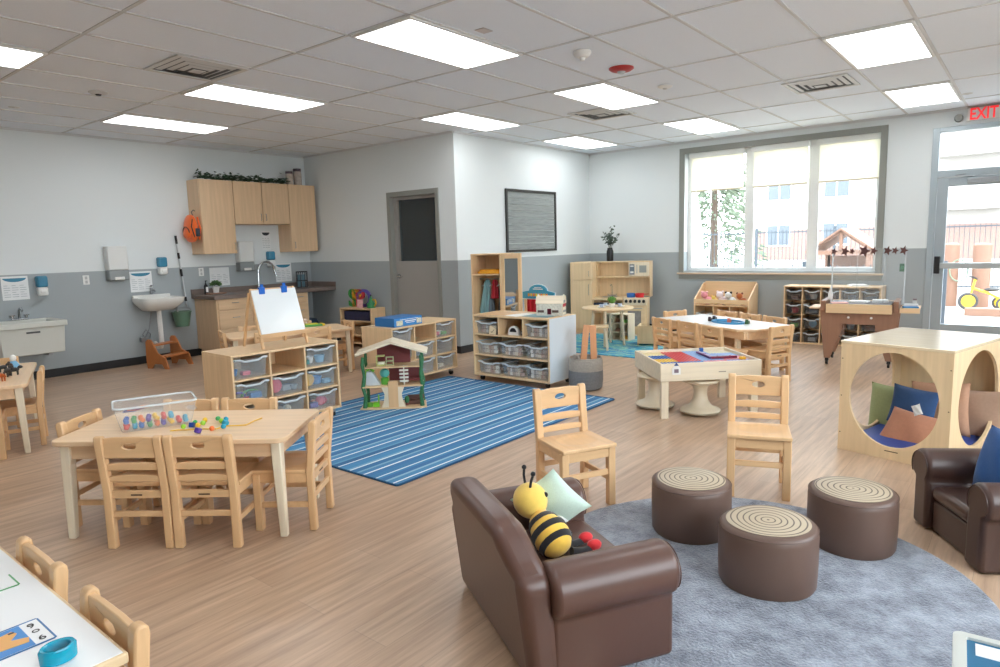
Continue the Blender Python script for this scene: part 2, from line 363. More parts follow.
# ------------------------------------------------------------------ grey door (door_1) with half window, dark room behind
t = bpy.data.objects.new('door_1', None); COL.objects.link(t); t['kind'] = 'structure'
G().box(XD-.012, XD+T+.01, DY0-.045, DY0+.02, 0, DZ+.05).box(XD-.012, XD+T+.01, DY1-.02, DY1+.045, 0, DZ+.05).box(XD-.012, XD+T+.01, DY0+.02, DY1-.02, DZ-.02, DZ+.05).done('door_frame', frame_grey, t, bevel=.004)
xd = XD+.06
G().plate([(DY0+.022, .005), (DY1-.022, .005), (DY1-.022, DZ-.022), (DY0+.022, DZ-.022)], [[(DY0+.03, 1.235), (DY0+.03, 2.09), (DY1-.085, 2.09), (DY1-.085, 1.235)]], 'x', xd, xd+.045).done('door_leaf', door_grey, t)
G().box(xd+.018, xd+.024, DY0+.03, DY1-.085, 1.235, 2.09).done('pane', glass, t)
G().cyl((xd, DY1-.08, 1.02), (xd-.012, DY1-.08, 1.02), .032).cyl((xd-.012, DY1-.08, 1.02), (xd-.05, DY1-.08, 1.02), .011).tube([(xd-.05, DY1-.08, 1.02), (xd-.052, DY1-.13, 1.02), (xd-.048, DY1-.18, 1.018)], .009).done('door_handle', chrome, t)
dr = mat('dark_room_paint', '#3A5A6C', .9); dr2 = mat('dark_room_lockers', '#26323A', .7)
g = G().box(XD+T+1.9, XD+T+1.95, YC+T+.05, YS, 0, H).box(XD+T, XD+T+1.9, YS, YS+.05, 0, H).box(XD+T, XD+T+1.9, YC+T, YC+T+.05, 0, H); struct(g, 'wall_corridor', dr)
lk = thing('locker_row', 'dark locker bank seen through the grey door window', 'lockers', (XD+1.9, 3.95, 0))
for k in range(4): G().box(0, .1, -.9+k*.45, -.47+k*.45, 0, 1.5).done('locker_door', dr2, lk, bevel=.008)

# ------------------------------------------------------------------ exit door (door_2)
t = bpy.data.objects.new('door_2', None); COL.objects.link(t); t['kind'] = 'structure'
xa, xb = XW-.02, XW+.10
G().box(xa, xb, EY1-.05, EY1+.02, 0, EZ).box(xa, xb, EY0-.02, EY0+.05, 0, EZ).box(xa, xb, EY0+.05, EY1-.05, EZ-.055, EZ).box(xa, xb, EY0+.05, EY1-.05, 2.09, 2.17).done('door_frame', alu, t, bevel=.004)
G().box(XW+.04, XW+.046, EY0+.05, EY1-.05, 2.17, EZ-.055).done('transom_pane', glass, t)
d0, d1 = EY0+.055, EY1-.055
G().box(xa+.02, xa+.065, d1-.11, d1, .01, 2.085).box(xa+.02, xa+.065, d0, d0+.11, .01, 2.085).box(xa+.02, xa+.065, d0+.11, d1-.11, .01, .30).box(xa+.02, xa+.065, d0+.11, d1-.11, 1.98, 2.085).done('door_leaf', alu, t, bevel=.003)
G().box(xa+.04, xa+.046, d0+.11, d1-.11, .30, 1.98).done('pane', glass, t)
pb = G().box(xa-.05, xa-.01, d0+.05, d1-.06, .99, 1.06).done('push_bar', mat('silver_bar', '#C3CBCE', .3, .5), t, bevel=.008)
G().box(xa-.055, xa+.02, d1-.075, d1-.015, .93, 1.14).done('latch_case', black, t, bevel=.006)
G().box(xa-.05, xa+.015, d0+.25, d1-.3, 1.995, 2.06).done('door_closer', steel, t, bevel=.008)
G().tube([(xa-.03, d1-.35, 2.08), (xa-.02, d1-.18, 2.10), (xa+.01, d1-.3, 2.115)], .008).done('closer_arm', steel, t)
# exit sign
t = thing('exit_sign', 'clear exit sign with red EXIT letters above the glass door', 'exit sign', (XW-.03, -2.60, 2.79))
G().box(0, .012, -.2, .16, -.07, .075).done('sign_plate', mat('exit_plate', '#D3D8D6', .2), t, bevel=.002)
text('EXIT', .185, mat('exit_red', '#D8252B', .4, emit=.5), t, (-.002, .0, 0), (PI/2, 0, -PI/2), .002, bold=.004).scale = (.72, 1, 1)
G().box(-.01, .02, -.2, .16, .075, .09).done('sign_bracket', frame_grey, t)
for y, lb in ((-2.36, 'round grey emergency lamp head left of the EXIT letters'), (-2.86, 'round grey emergency lamp head right of the EXIT letters')):
    tag(G().at(XW-.001, y, 2.77, ry=-PI/2).lathe([(0, .05), (.038, .05), (.045, .03), (.045, 0), (0, 0)], n=20).done('emergency_lamp', frame_grey), lb, 'lamp')
t = thing('wall_switch', 'small green button plate on the grey wall left of the exit door', 'switch', (XW-.006, -1.86, 1.0))
G().box(-.006, .006, -.032, .032, -.05, .05).done('plate', PL('#2E6B4C'), t, bevel=.002); G().box(-.012, -.005, -.016, .016, -.02, .02).done('button', PL('#3F8A60'), t, bevel=.002)

# ------------------------------------------------------------------ outdoors, beyond the window and the exit door
struct(G().box(XW+.25, 60, -45, 45, -.25, -.10).box(-40, XW+.25, -45, YB-.25, -.25, -.10), 'ground', mat('snowy_ground', '#A9A5A0', .9, noise_amt=.12, scale=9))
fence_m = mat('black_fence', '#3A434C', .5)
def fence(x, y0, y1, h, name, lb):
    t = thing(name, lb, 'fence', (x, y0, -.1))
    n = int((y1-y0)/.11); g = G()
    for k in range(n+1): g.box(-.008, .008, k*.11-.008, k*.11+.008, .08, h)
    g.done('picket_panel', fence_m, t)
    G().box(-.018, .018, 0, y1-y0, h-.10, h-.06).box(-.018, .018, 0, y1-y0, .10, .14).done('rail', fence_m, t)
    k = 0
    while k <= (y1-y0)/2.2: G().box(-.035, .035, k*2.2-.035, k*2.2+.035, 0, h+.06).done('post', fence_m, t); k += 1
fence(18, -14, 12, 1.75, 'picket_fence', 'tall dark metal picket fence in front of the apartment building')
fence(10.2, -2.0, 6, 1.0, 'picket_fence', 'low dark metal picket fence closer to the window')
bw = mat('render_white', '#A3A09C', .8); brick = mat('pink_brick', '#8E7167', .8, noise_amt=.1, scale=30); bglass = mat('house_glass', '#4C565F', .15)
def bldg(x, y0, y1, z1, lb, rows, wins, bz=2.6, balc=()):
    t = thing('apartment_building', lb, 'building', (x, 0, -.1))
    G().box(0, 6, y0, y1, bz, z1).done('upper_wall', bw, t); G().box(-.02, 5.9, y0+.02, y1-.02, 0, bz).done('brick_base', brick, t)
    for r in range(rows):
        for y in wins:
            z = .9+r*3.0
            f = G().box(-.08, .02, y-.8, y+.8, z, z+1.5).done('window', wf, t)
            G().box(-.10, -.07, y-.7, y-.04, z+.1, z+1.4).box(-.10, -.07, y+.04, y+.7, z+.1, z+1.4).done('pane', bglass, f)
    for y in balc:
        for r in (1, 2, 3):
            z = r*3.0-.2; f = G().box(-1.3, 0, y-1.6, y+1.6, z, z+.15).done('balcony', bw, t)
            g = G()
            for k in range(22): g.box(-1.3, -1.27, y-1.58+k*.15, y-1.56+k*.15, z+.15, z+1.15)
            g.box(-1.31, -1.26, y-1.6, y+1.6, z+1.13, z+1.18).done('railing', mat('rail_grey', '#5F676E', .5), f)
bldg(44, -40, 12.5, 19, 'large pale apartment block with balconies filling the window view', 6, (-33, -29.5, -26, -17, -13.5, -7, -3.5, 3.5, 7, 10.5), 2.0, (-10.2, 0, -21.5))
# spruce behind the left pane
leafm = mat('spruce_green', '#66735F', .8, noise_amt=.2); bark = mat('bark', '#55463B', .9)
def spruce(x, y, h, lb):
    t = thing('spruce_tree', lb, 'tree', (x, y, -.1))
    G().cyl((0, 0, 0), (0, 0, h), .16, .03).done('trunk', bark, t)
    g = G(); R = random.Random(3)
    for k in range(2600):
        z = h*(.08+.9*R.random()**.8); r = (1-z/h)*h*.27*(.25+.75*R.random())+.05; a = R.random()*2*PI
        c = Vector((r*math.cos(a), r*math.sin(a), z)); s = .2
        d = Vector((math.cos(a), math.sin(a), -.35)).normalized(); q = d.orthogonal().normalized(); q.rotate(Matrix.Rotation(R.random()*6, 3, d))
        g.add([c-d*s*.6-q*s*.3, c+d*s*.8, c-d*s*.6+q*s*.3, c+Vector((0, 0, .06))], [(0, 1, 3), (1, 2, 3), (0, 3, 2), (0, 2, 1)])
    g.done('foliage', leafm, t)
spruce(20.5, 5.9, 7.5, 'tall spruce tree behind the left window pane')
# covered patio umbrella (folded) at far left of the window
pu = at(693, 262, 9.4, 0)
t = thing('folded_parasol', 'folded white parasol standing outside the left window pane', 'parasol', (9.4, pu.y, -.1))
G().cyl((0, 0, 0), (0, 0, 2.5), .03).done('pole', white, t)
G().lathe([(.30, .35), (.26, .6), (.2, 1.2), (.12, 2.0), (.03, 2.6), (0, 2.62)], n=20, warp=lambda a: 1+.12*math.sin(a*8)).done('canopy', mat('parasol_cloth', '#C9C8C5', .8), t)
# playhouse
ap = at(842, 230, 11.5, 0); cw = mat('cedar', '#80604F', .7, noise_amt=.1, stretch=(1, 5, 5))
t = thing('playhouse', 'small cedar playhouse with an open gable roof outside the window', 'playhouse', (11.5, ap.y, -.1))
zt = ap.z+.1; hw = .62
for s in (-1, 1):
    for x in (0, 1.2): G().box(x-.05, x+.05, s*.5-.05, s*.5+.05, 0, zt-.42).done('post', cw, t)
G().hexa([(-.12, 0, zt), (1.35, 0, zt), (1.35, hw, zt-.45), (-.12, hw, zt-.45), (-.12, 0, zt+.04), (1.35, 0, zt+.04), (1.35, hw+.03, zt-.42), (-.12, hw+.03, zt-.42)]).hexa([(-.12, 0, zt), (1.35, 0, zt), (1.35, -hw, zt-.45), (-.12, -hw, zt-.45), (-.12, 0, zt+.04), (1.35, 0, zt+.04), (1.35, -hw-.03, zt-.42), (-.12, -hw-.03, zt-.42)]).done('roof', cw, t)
G().box(-.06, 0, -hw, hw, zt-.48, zt-.40).box(-.06, 0, -.03, .03, zt-.42, zt-.02).bar((-.03, hw, zt-.44), (-.03, 0, zt-.02), .05, .06).bar((-.03, -hw, zt-.44), (-.03, 0, zt-.02), .05, .06).done('gable_truss', cw, t)
G().box(.0, 1.2, -.55, -.5, .1, .8).box(1.15, 1.2, -.5, .5, .1, 1.1).box(0, 1.2, .5, .55, .1, .8).done('wall_boards', cw, t)
bx = at(875, 262, 11.0, 0)
t = thing('water_table', 'small blue and white play table outside beside the playhouse', 'play table', (11.0, bx.y, -.1))
G().box(-.2, .2, -.14, .14, .55, .72).done('basin', PL('#5F7F93'), t, bevel=.02)
for sx in (-.16, .16):
    for sy in (-.1, .1): G().cyl((sx, sy, 0), (sx, sy, .56), .02).done('leg', PL('#5F7F93'), t)
# bollards, wooden edging, beam and trikes seen through the door
for px, x, lb in ((951, 13.6, 'thick wooden fence post left in the door glass, behind the first tricycle'), (983, 13.6, 'thick wooden fence post in the door glass, between the two tricycles')):
    p = at(px, 245, x, 0); t = thing('wooden_post', lb, 'post', (x, p.y, -.1))
    G().cyl((0, 0, 0), (0, 0, p.z+.1), .16).lathe([(.16, p.z+.1), (.12, p.z+.14), (0, p.z+.15)], n=20).done('log', cw, t)
    G().cyl((-.0, -.14, p.z-.3), (0, .14, p.z-.3), .02).done('crossbolt', steel, t)
t = tag(G().box(11.7, 11.9, -14, -2.2, -.1, .04).done('timber_edging', cw, bevel=.01), 'low timber edging along the gravel outside the exit door', 'edging')
t = thing('climbing_frame', 'reddish timber beam frame outside above the door push bar', 'climbing frame', (14.4, -6.5, -.1))
G().box(-.08, .08, -2.5, 2.5, 2.05, 2.28).done('beam', cw, t, bevel=.01)
for s in (-2.3, 2.3): G().box(-.08, .08, s-.08, s+.08, 0, 2.05).done('post', cw, t)
fence(15.6, -12, -3.6, 1.75, 'picket_fence', 'dark metal picket fence seen through the exit door glass')
yel = PL('#E9B92E', .35); rub = mat('tyre_rubber', '#3A3B3D', .7)
def mk_trike():
    t = thing('tricycle', '', 'tricycle')
    def wheel(y, z, r, x=0, n='wheel'):
        o = G().tube([(x, y+r*.85*math.cos(a*PI/12), z+r*.85*math.sin(a*PI/12)) for a in range(24)], r*.17, 8, True).done(n, rub, t)
        G().cyl((x-.02, y, z), (x+.02, y, z), r*.7).done('wheel_disc', yel, o)
    wheel(0, .17, .17); wheel(-.55, .13, .13, .16); wheel(-.55, .13, .13, -.16)
    G().tube([(0, 0, .17), (0, -.06, .42), (0, -.1, .6)], .022).tube([(0, -.08, .42), (0, -.3, .34), (0, -.55, .2)], .025).tube([(-.16, -.55, .13), (.16, -.55, .13)], .018).done('frame', yel, t)
    G().tube([(-.2, -.02, .66), (-.1, -.1, .62), (0, -.12, .6), (.1, -.1, .62), (.2, -.02, .66)], .014).done('handlebar', black, t)
    G().sph((0, -.38, .4), (.1, .13, .035)).done('saddle', black, t)
    return t
TP = Proto(mk_trike)
for px, py, rz, lb in ((968, 300, .25, 'yellow tricycle with black tyres outside the exit door, left one'), (1013, 300, .05, 'second yellow tricycle outside the exit door, cut by the photo edge')):
    p = at(px, py, 12.9, 0); TP.put((12.9, p.y, -.1), rz, lb)
p = at(958, 285, 13.42, 0)
tag(G().tube([(13.42, p.y+.16*math.cos(a*PI/10), .65+.22*math.sin(a*PI/10)) for a in range(20)], .012, 8, True).done('hose_loop', PL('#6B7F6A')), 'coiled green hose hanging on the post outside the door', 'hose')
# far planting behind the fence
for k, (x, y, s, lb) in enumerate(((22, -3.5, 1.2, 'pale shrub behind the fence at the middle window pane'), (19.2, 9.2, 1.0, 'grey green shrub below the spruce'), (24, -15.0, 1.3, 'pale shrub outside beyond the exit door'))):
    t = thing('shrub', lb, 'shrub', (x, y, -.1)); R = random.Random(k); g = G()
    for q in range(260):
        d = Vector((R.gauss(0, 1), R.gauss(0, 1), R.gauss(0, 1))).normalized()*s*(.6+.4*R.random()); c = Vector((d.x, d.y, d.z*.8+s*.8)); a = d.orthogonal().normalized()*.15; b = a.cross(d.normalized())
        g.add([c-a, c+b, c+a, c-b], [(0, 1, 2, 3)])
    g.done('foliage', leafm, t); G().cyl((0, 0, 0), (0, 0, s), .06).done('stem', bark, t)

# ------------------------------------------------------------------ sink wall
def on(px, py, off=0): return at(px, py, YS-off, 1)
def paper(name, px0, py0, px1, py1, lb, wall='s', head=True, hc='#2F7F9E'):
    a = on(px0, py0); b = on(px1, py1); w = abs(b.x-a.x); h = abs(a.z-b.z)
    t = thing(name, lb, 'poster', ((a.x+b.x)/2, YS-.001, (a.z+b.z)/2))
    G().box(-w/2, w/2, -.002, 0, -h/2, h/2).done('sheet', mat('poster_paper', '#E4E8EA', .5, noise_amt=.01), t)
    if head:
        pts = [(-w*.44, h*.42), (w*.44, h*.42)]+[(w*.44*math.cos(q*PI/12), h*.42-h*.16*math.sin(q*PI/12)) for q in range(1, 12)]
        G().plate(pts[::-1], [], 'y', -.0035, -.002).done('header_band', PL(hc), t)
    g = G(); rows = 6
    for c in range(3):
        for r in range(rows):
            z = h*.12-r*h*.095; x0 = -w*.43+c*w*.3; g.box(x0, x0+w*(.24 if r % 3 else .15), -.0032, -.002, z-h*.018, z)
    g.done('text_lines', mat('print_grey', '#9BA5AB', .6), t)
paper('poster', 0, 277, 30, 299, 'wide handwashing poster with blue header above the utility sink')
paper('poster', 129, 272, 153, 291, 'handwashing poster with blue header behind the white wall sink')
paper('poster', 209, 268, 230, 285, 'plain white notice sheet behind the potted plant on the counter', head=False)
paper('poster', 275, 263.5, 292, 281, 'handwashing poster with blue header right of the gooseneck tap')
paper('notice', 261, 231, 271, 250, 'narrow picture notice with dark title strip under the wall cabinets', hc='#2C3036')
sb_blue = mat('soap_cartridge', '#3E86A6', .2, noise_amt=.06, scale=30)
def mk_soap():
    t = thing('soap_dispenser', '', 'soap dispenser')
    G().box(-.055, .055, -.10, 0, 0, .13).done('cartridge_cover', sb_blue, t, bevel=.02, seg=3)
    G().box(-.05, .05, -.098, 0, -.10, .0).done('base', white, t, bevel=.018, seg=3)
    G().box(-.03, .03, -.108, -.095, -.07, -.03).done('push_lever', white, t, bevel=.006)
    return t
SP = Proto(mk_soap)
for px, py, lb in ((40.5, 287, 'blue topped soap dispenser above the utility sink'), (160.5, 267, 'blue topped soap dispenser above the white wall sink'), (269, 260, 'blue topped soap dispenser under the cabinets by the gooseneck tap')):
    p = on(px, py); SP.put((p.x, YS-.001, p.z), 0, lb)
def mk_towel():
    t = thing('paper_towel_dispenser', '', 'paper towel dispenser')
    G().box(-.12, .12, -.13, 0, 0, .30).done('cover', mat('dispenser_white', '#DCDFDE', .35, noise_amt=.01), t, bevel=.015)
    G().box(-.118, .118, -.125, 0, -.13, 0).done('lower_tray', mat('dispenser_grey', '#8D9496', .3, noise_amt=.02), t, bevel=.012)
    G().box(-.06, .06, -.13, -.11, -.125, -.085).done('paper_slot', white, t, bevel=.008)
    return t
TW = Proto(mk_towel)
p = on(115, 270); TW.put((p.x, YS-.001, p.z), 0, 'white paper towel dispenser between the utility sink and the wall sink')
p = on(244, 262); TW.put((p.x-.02, YS-.001, p.z), 0, 'paper towel dispenser tucked under the tall left wall cabinet')
def plate_sw(px, py, lb, name, slots):
    p = on(px, py); t = thing(name, lb, 'outlet', (p.x, YS-.001, p.z))
    G().box(-.036, .036, -.008, 0, -.057, .057).done('plate', white, t, bevel=.002)
    for z in slots: G().box(-.014, .014, -.011, -.007, z-.018, z+.018).done('socket', mat('socket_grey', '#B9BCBC', .4), t, bevel=.002)
plate_sw(86, 280, 'white wall outlet left of the first paper towel dispenser', 'wall_outlet', (-.025, .025))
plate_sw(201, 272, 'white wall outlet behind the soap bottle on the counter', 'wall_outlet', (-.025, .025))

# utility sink (plastic tub)
p = on(34, 330); t = thing('utility_sink', 'deep cream utility sink with a dark logo plate at the far left wall', 'sink', (-.69, YS-.003, -.145))
tub = mat('tub_plastic', '#CFD1CA', .4, noise_amt=.01)
def tubgeo():
    g = G(); o = [(-.31, -.52), (.33, -.52), (.33, 0), (-.31, 0)]; z1, z0 = .86, .50
    O1 = [(x, y, z1) for x, y in o]; O0 = [(x*.93+.005, (y+.26)*.9-.26, z0) for x, y in o]
    I1 = [(x*.86, (y+.3)*.8-.29, z1) for x, y in o]; I0 = [(x*.7, (y+.3)*.65-.29, z0+.03) for x, y in o]
    g.add(O1+O0+I1+I0, [(0, 1, 5, 4), (1, 2, 6, 5), (2, 3, 7, 6), (3, 0, 4, 7), (4, 5, 6, 7), (0, 1, 9, 8), (1, 2, 10, 9), (2, 3, 11, 10), (3, 0, 8, 11), (8, 9, 13, 12), (9, 10, 14, 13), (10, 11, 15, 14), (11, 8, 12, 15), (12, 13, 14, 15)]); return g
tubgeo().done('tub', tub, t, bevel=.01, seg=3)
G().box(-.33, .35, -.545, -.50, .80, .865).box(.31, .35, -.5, 0, .80, .865).box(-.33, -.29, -.5, 0, .80, .865).box(-.29, .31, -.075, 0, .80, .865).done('rim', tub, t, bevel=.012, seg=3)
G().box(-.06, .07, -.552, -.545, .745, .765).done('logo_plate', mat('logo_dark', '#4B4F50', .5), t)
for x in (-.2, .22): G().box(x-.02, x+.02, -.30, -.01, .45, .50).done('wall_bracket', steel, t)
tp = thing('tap', 'low chrome two-handle tap with curved spout on the utility sink', 'tap', (-.66, YS-.05, .721))
G().box(-.08, .08, -.025, .025, 0, .02).done('base', chrome, tp, bevel=.006)
for x in (-.07, .07): G().cyl((x, 0, .02), (x, 0, .05), .014).bar((x-.03, -.01, .055), (x+.03, .01, .055), .012, .01).done('handle', chrome, tp)
G().tube([(0, 0, .02), (0, 0, .10), (0, -.03, .135), (0, -.08, .14), (0, -.12, .11)], .011).done('spout', chrome, tp)

# white wall sink
sx = on(155, 300).x
t = thing('wall_sink', 'white ceramic wall sink with open pipes beneath', 'sink', (sx-.055, YS-.005, .755))
cer = mat('ceramic', '#E2E3DF', .18, noise_amt=.005, coat=.3)
def bowl(u, v):
    return None
g = G(); o = rrect(-.27, .27, -.46, 0, .10, 5); n = len(o)
sh = lambda k, z, dy=0: [(x*k, (y+.22)*k-.22+dy, z) for x, y in o]
rings = [sh(.62, -.05, .04), sh(.95, .05), sh(1, .10), sh(1, .115), sh(.86, .112, -.01), sh(.7, .07, -.01), sh(.4, .03), sh(.05, .028)]
vs = [q for r in rings for q in r]; fs = [tuple(range(n))]
for i in range(len(rings)-1):
    for j in range(n): fs.append((i*n+j, i*n+(j+1) % n, (i+1)*n+(j+1) % n, (i+1)*n+j))
fs.append(tuple(range((len(rings)-1)*n, len(rings)*n))); g.add(vs, fs).done('basin', cer, t)
G().box(-.24, .24, -.05, 0, .06, .15).done('back_ledge', cer, t, bevel=.012, seg=3)
G().cyl((0, -.2, -.02), (0, -.2, -.14), .028).tube([(0, -.2, -.14), (0, -.2, -.48), (0, -.17, -.54), (0, -.1, -.55), (0, -.0, -.5)], .03).done('drain_pipe', white, t)
G().tube([(-.06, -.01, -.42), (-.08, -.08, -.36), (-.14, -.1, -.3), (-.18, -.09, -.36), (-.15, -.07, -.42), (-.09, -.08, -.3), (-.05, -.1, -.05)], .008).done('supply_hose', steel, t)
G().box(-.2, -.14, -.08, -.02, -.46, -.40).cyl((-.17, -.05, -.43), (-.1, -.05, -.43), .02).done('stop_valve', steel, t, bevel=.005)
tp = thing('tap', 'single-lever chrome tap on the white wall sink', 'tap', (sx-.06, YS-.06, .907))
G().cyl((0, 0, 0), (0, 0, .09), .02).done('column', steel, tp); G().tube([(0, 0, .05), (0, -.06, .06), (0, -.11, .045)], .012).done('spout', steel, tp)
G().bar((0, .01, .105), (0, -.05, .12), .03, .012).done('lever', steel, tp)
# step stool in orange wood
t = thing('step_stool', 'orange-brown wooden two-step stool below the white wall sink', 'step stool', (.76, 5.42, 0), .33)
ow = W('orange', 'z')
side = [(-.20, 0), (-.13, 0), (-.09, .06), (.04, .06), (.08, 0), (.15, 0), (.16, .10), (.15, .34), (.12, .37), (.07, .37), (.04, .33), (-.03, .2), (-.15, .14)]
for s in (-1, 1): G().plate(side, [], 'x', s*.19-.011, s*.19+.011).done('side_panel', ow, t, bevel=.003)
G().box(-.178, .178, -.16, -.02, .145, .165).done('lower_step', W('orange', 'x'), t, bevel=.003); G().box(-.178, .178, .03, .15, .28, .30).done('upper_step', W('orange', 'x'), t, bevel=.003)
# mop handle with clips, bucket
mx_ = on(179, 262).x
t = thing('mop', 'slim metal mop handle with black grips hanging beside the wall sink', 'mop', (mx_-.01, YS-.03, .70))
G().cyl((.05, 0, 0), (-.02, 0, .95), .011).done('handle', mat('mop_grey', '#C4C9CB', .35, .3), t)
for a, b in ((.86, .97), (.66, .74), (.42, .52), (.08, .14)):
    f = lambda z: (.05-.07*z/.95, -.002, z)
    G().cyl(f(a), f(b), .015).done('grip', black, t)
p = on(181, 318, .12)
t = thing('bucket', 'green plastic bucket hanging under the mop beside the base cabinet', 'bucket', (p.x, YS-.15, p.z-.11))
gp = PL('#5B7C68')
G().lathe([(0, 0), (.085, 0), (.12, .19), (.128, .19), (.128, .205), (.112, .205), (.08, .015), (0, .015)], n=28).done('body', gp, t)
G().tube([(.125*math.cos(a*PI/10), -.02, .2+.06*math.sin(a*PI/10)) for a in range(11)], .005, 6).done('handle', steel, t)
G().bar((0, .10, .18), (0, .15, .26), .02, .01).done('hook', steel, t)

# ------------------------------------------------------------------ wall cabinets
def handle(parent, x, y, z, vert=True, L=.09):
    d = (0, 0, L/2) if vert else (L/2, 0, 0)
    G().tube([(x-d[0], y, z-d[2]), (x-d[0], y-.022, z-d[2]), (x+d[0], y-.022, z+d[2]), (x+d[0], y, z+d[2])], .0045, 6).done('handle', steel, parent)
def wallcab(x0, x1, z0, z1, lb, doors):
    t = thing('wall_cabinet', lb, 'cabinet', (x0, YS, z0)); w = x1-x0; h = z1-z0; D = .31
    G().box(0, w, -D, 0, 0, h).done('body', W('cab', 'z'), t, bevel=.002)
    for a, b, hx in doors:
        d = G().box(a+.003, b-.003, -D-.02, -D-.001, .002, h-.002).done('door', W('cab', 'z'), t, bevel=.002); handle(d, hx, -D-.02, .1)
wallcab(1.452, 1.935, 1.41, 2.415, 'tall wall cabinet on the left, with the orange backpack on its side', [(0, .483, .455)])
wallcab(1.937, 2.825, 1.82, 2.415, 'short two-door wall cabinet in the middle above the counter', [(0, .443, .405), (.445, .888, .485)])
wallcab(2.827, 3.30, 1.41, 2.415, 'tall wall cabinet on the right, next to the room corner', [(0, .473, .055)])
# ivy garland
t = thing('ivy_garland', 'dark green ivy garland lying along the tops of the wall cabinets', 'garland', (1.50, YS-.22, 2.417))
g = G(); R = random.Random(5); iv = mat('ivy_green', '#36523C', .6, noise_amt=.15)
G().tube([(k*.0575, .015*math.sin(k*1.7), .02+.012*math.sin(k)) for k in range(25)], .008, 6).done('vine', mat('vine_brown', '#3F4A33', .8), t)
for k in range(520):
    c = Vector((R.random()*1.38, R.gauss(0, .04), .02+abs(R.gauss(0, .035)))); a = R.random()*6.3; s = .022+.014*R.random()
    u = Vector((math.cos(a), math.sin(a)*.7, R.uniform(-.5, .6))).normalized()*s; v = u.cross(Vector((R.random()-.5, R.random()-.5, 1))).normalized()*s*.8
    if c.z < .012: c.z = .02
    g.add([c-u, c-u*.2+v, c+u*.3+v*.5, c+u*1.2, c+u*.3-v*.5, c-u*.2-v], [(0, 1, 2, 3, 4, 5)])
tt = g.done('leaves', iv, t)
def mk_jar():
    t = thing('jar', '', 'jar'); G().lathe([(0, 0), (.052, 0), (.055, .01), (.055, .15), (.05, .165), (0, .165)], n=24).done('glass_body', mat('jar_contents', '#B7AAA0', .25, noise_amt=.2, scale=25), t)
    G().lathe([(0, .165), (.054, .165), (.054, .2), (0, .2)], n=24).done('lid', mat('jar_lid', '#4A3440', .4), t); return t
JP = Proto(mk_jar)
JP.put((2.95, YS-.2, 2.417), 0, 'shorter of the two dark-lidded jars on the wall cabinets')
o = JP.put((3.095, YS-.2, 2.417), 0, 'taller dark-lidded jar on the wall cabinets, nearest the corner'); o.scale = (1.1, 1.1, 1.25)
# orange backpack hanging on the cabinet side (plain)
p = at(193, 228, 1.44, 0)
t = thing('backpack', 'small bright orange backpack with black details hanging on the cabinet side', 'backpack', (1.445, 5.77, 1.76))
og = mat('orange_fabric', '#EE6A1E', .7, noise_amt=.06, scale=20, sheen=.3)
def bpk(u, v):
    a = u*2*PI; th = PI*v; w = .15*(1-.18*math.cos(th)*-1)
    x = -.075-.065*math.sin(th)*math.cos(a); y = .155*math.sin(th)**.6*math.sin(a)*(1-.12*(-math.cos(th))); z = -.30*math.cos(th)*.62
    return (max(-.15, min(x, -.008)), y, z)
g = G(); g.grid(bpk, 24, 14, True); g.done('bag', og, t)
G().sph((-.135, 0, -.07), (.03, .09, .07), 14, 8).done('front_pocket', og, t)
G().tube([(-.152+.01*abs(q-4)/4, .085*math.cos(q*PI/8), -.055+.075*math.sin(q*PI/8)) for q in range(9)], .006, 6).tube([(-.10, -.11, .12), (-.13, -.13, .02), (-.10, -.14, -.12)], .007, 6).done('zipper', black, t)
G().box(-.09, -.04, -.185, -.14, -.11, -.0).done('side_buckle', PL('#2C3A4A'), t, bevel=.008)
G().tube([(-.03, 0, .17), (-.05, 0, .22), (-.02, 0, .25), (-.0, 0, .235)], .006, 6).done('top_loop', black, t)
G().tube([(-.02, -.09, .15), (-.01, -.13, 0), (-.02, -.10, -.15)], .012, 6).tube([(-.02, .09, .15), (-.01, .13, 0), (-.02, .10, -.15)], .012, 6).done('strap', og, t)

# ------------------------------------------------------------------ base cabinets and counter
ct = mat('counter_laminate', '#776A63', .45, noise_amt=.08, scale=40)
CD = .62
t = thing('base_cabinet', 'left maple base cabinet with a stack of three drawers under the counter', 'cabinet', (1.42, YS, 0))
G().box(0, .52, -CD+.03, -.002, .1, .80).box(.02, .52, -CD+.08, -.05, 0, .1).done('body', W('cab', 'z'), t, bevel=.002)
for z0, z1 in ((.66, .79), (.40, .65), (.11, .39)): d = G().box(.02, .50, -CD+.01, -CD+.029, z0, z1).done('drawer', W('cab', 'x'), t, bevel=.002); handle(d, .26, -CD+.01, (z0+z1)/2+.02, False)
t = thing('base_cabinet', 'maple sink base cabinet in the middle, behind the whiteboard easel', 'cabinet', (1.942, YS, 0))
G().box(0, .62, -CD+.03, -.002, .1, .80).box(0, .62, -CD+.08, -.05, 0, .1).done('body', W('cab', 'z'), t, bevel=.002)
for a, b, hx in ((.004, .308, .27), (.312, .616, .35)): d = G().box(a, b, -CD+.01, -CD+.029, .11, .79).done('door', W('cab', 'z'), t, bevel=.002); handle(d, hx, -CD+.01, .7)
t = thing('base_cabinet', 'narrow maple base cabinet with drawers right of the easel', 'cabinet', (2.565, YS, 0))
G().box(0, .30, -CD+.03, -.002, .1, .80).box(0, .30, -CD+.08, -.05, 0, .1).done('body', W('cab', 'z'), t, bevel=.002)
for z0, z1 in ((.66, .79), (.40, .65), (.11, .39)): d = G().box(.01, .29, -CD+.01, -CD+.029, z0, z1).done('drawer', W('cab', 'x'), t, bevel=.002); handle(d, .15, -CD+.01, (z0+z1)/2+.02, False)
t = thing('worktop', 'long dark taupe laminate counter running into the room corner', 'worktop', (1.38, YS, .80))
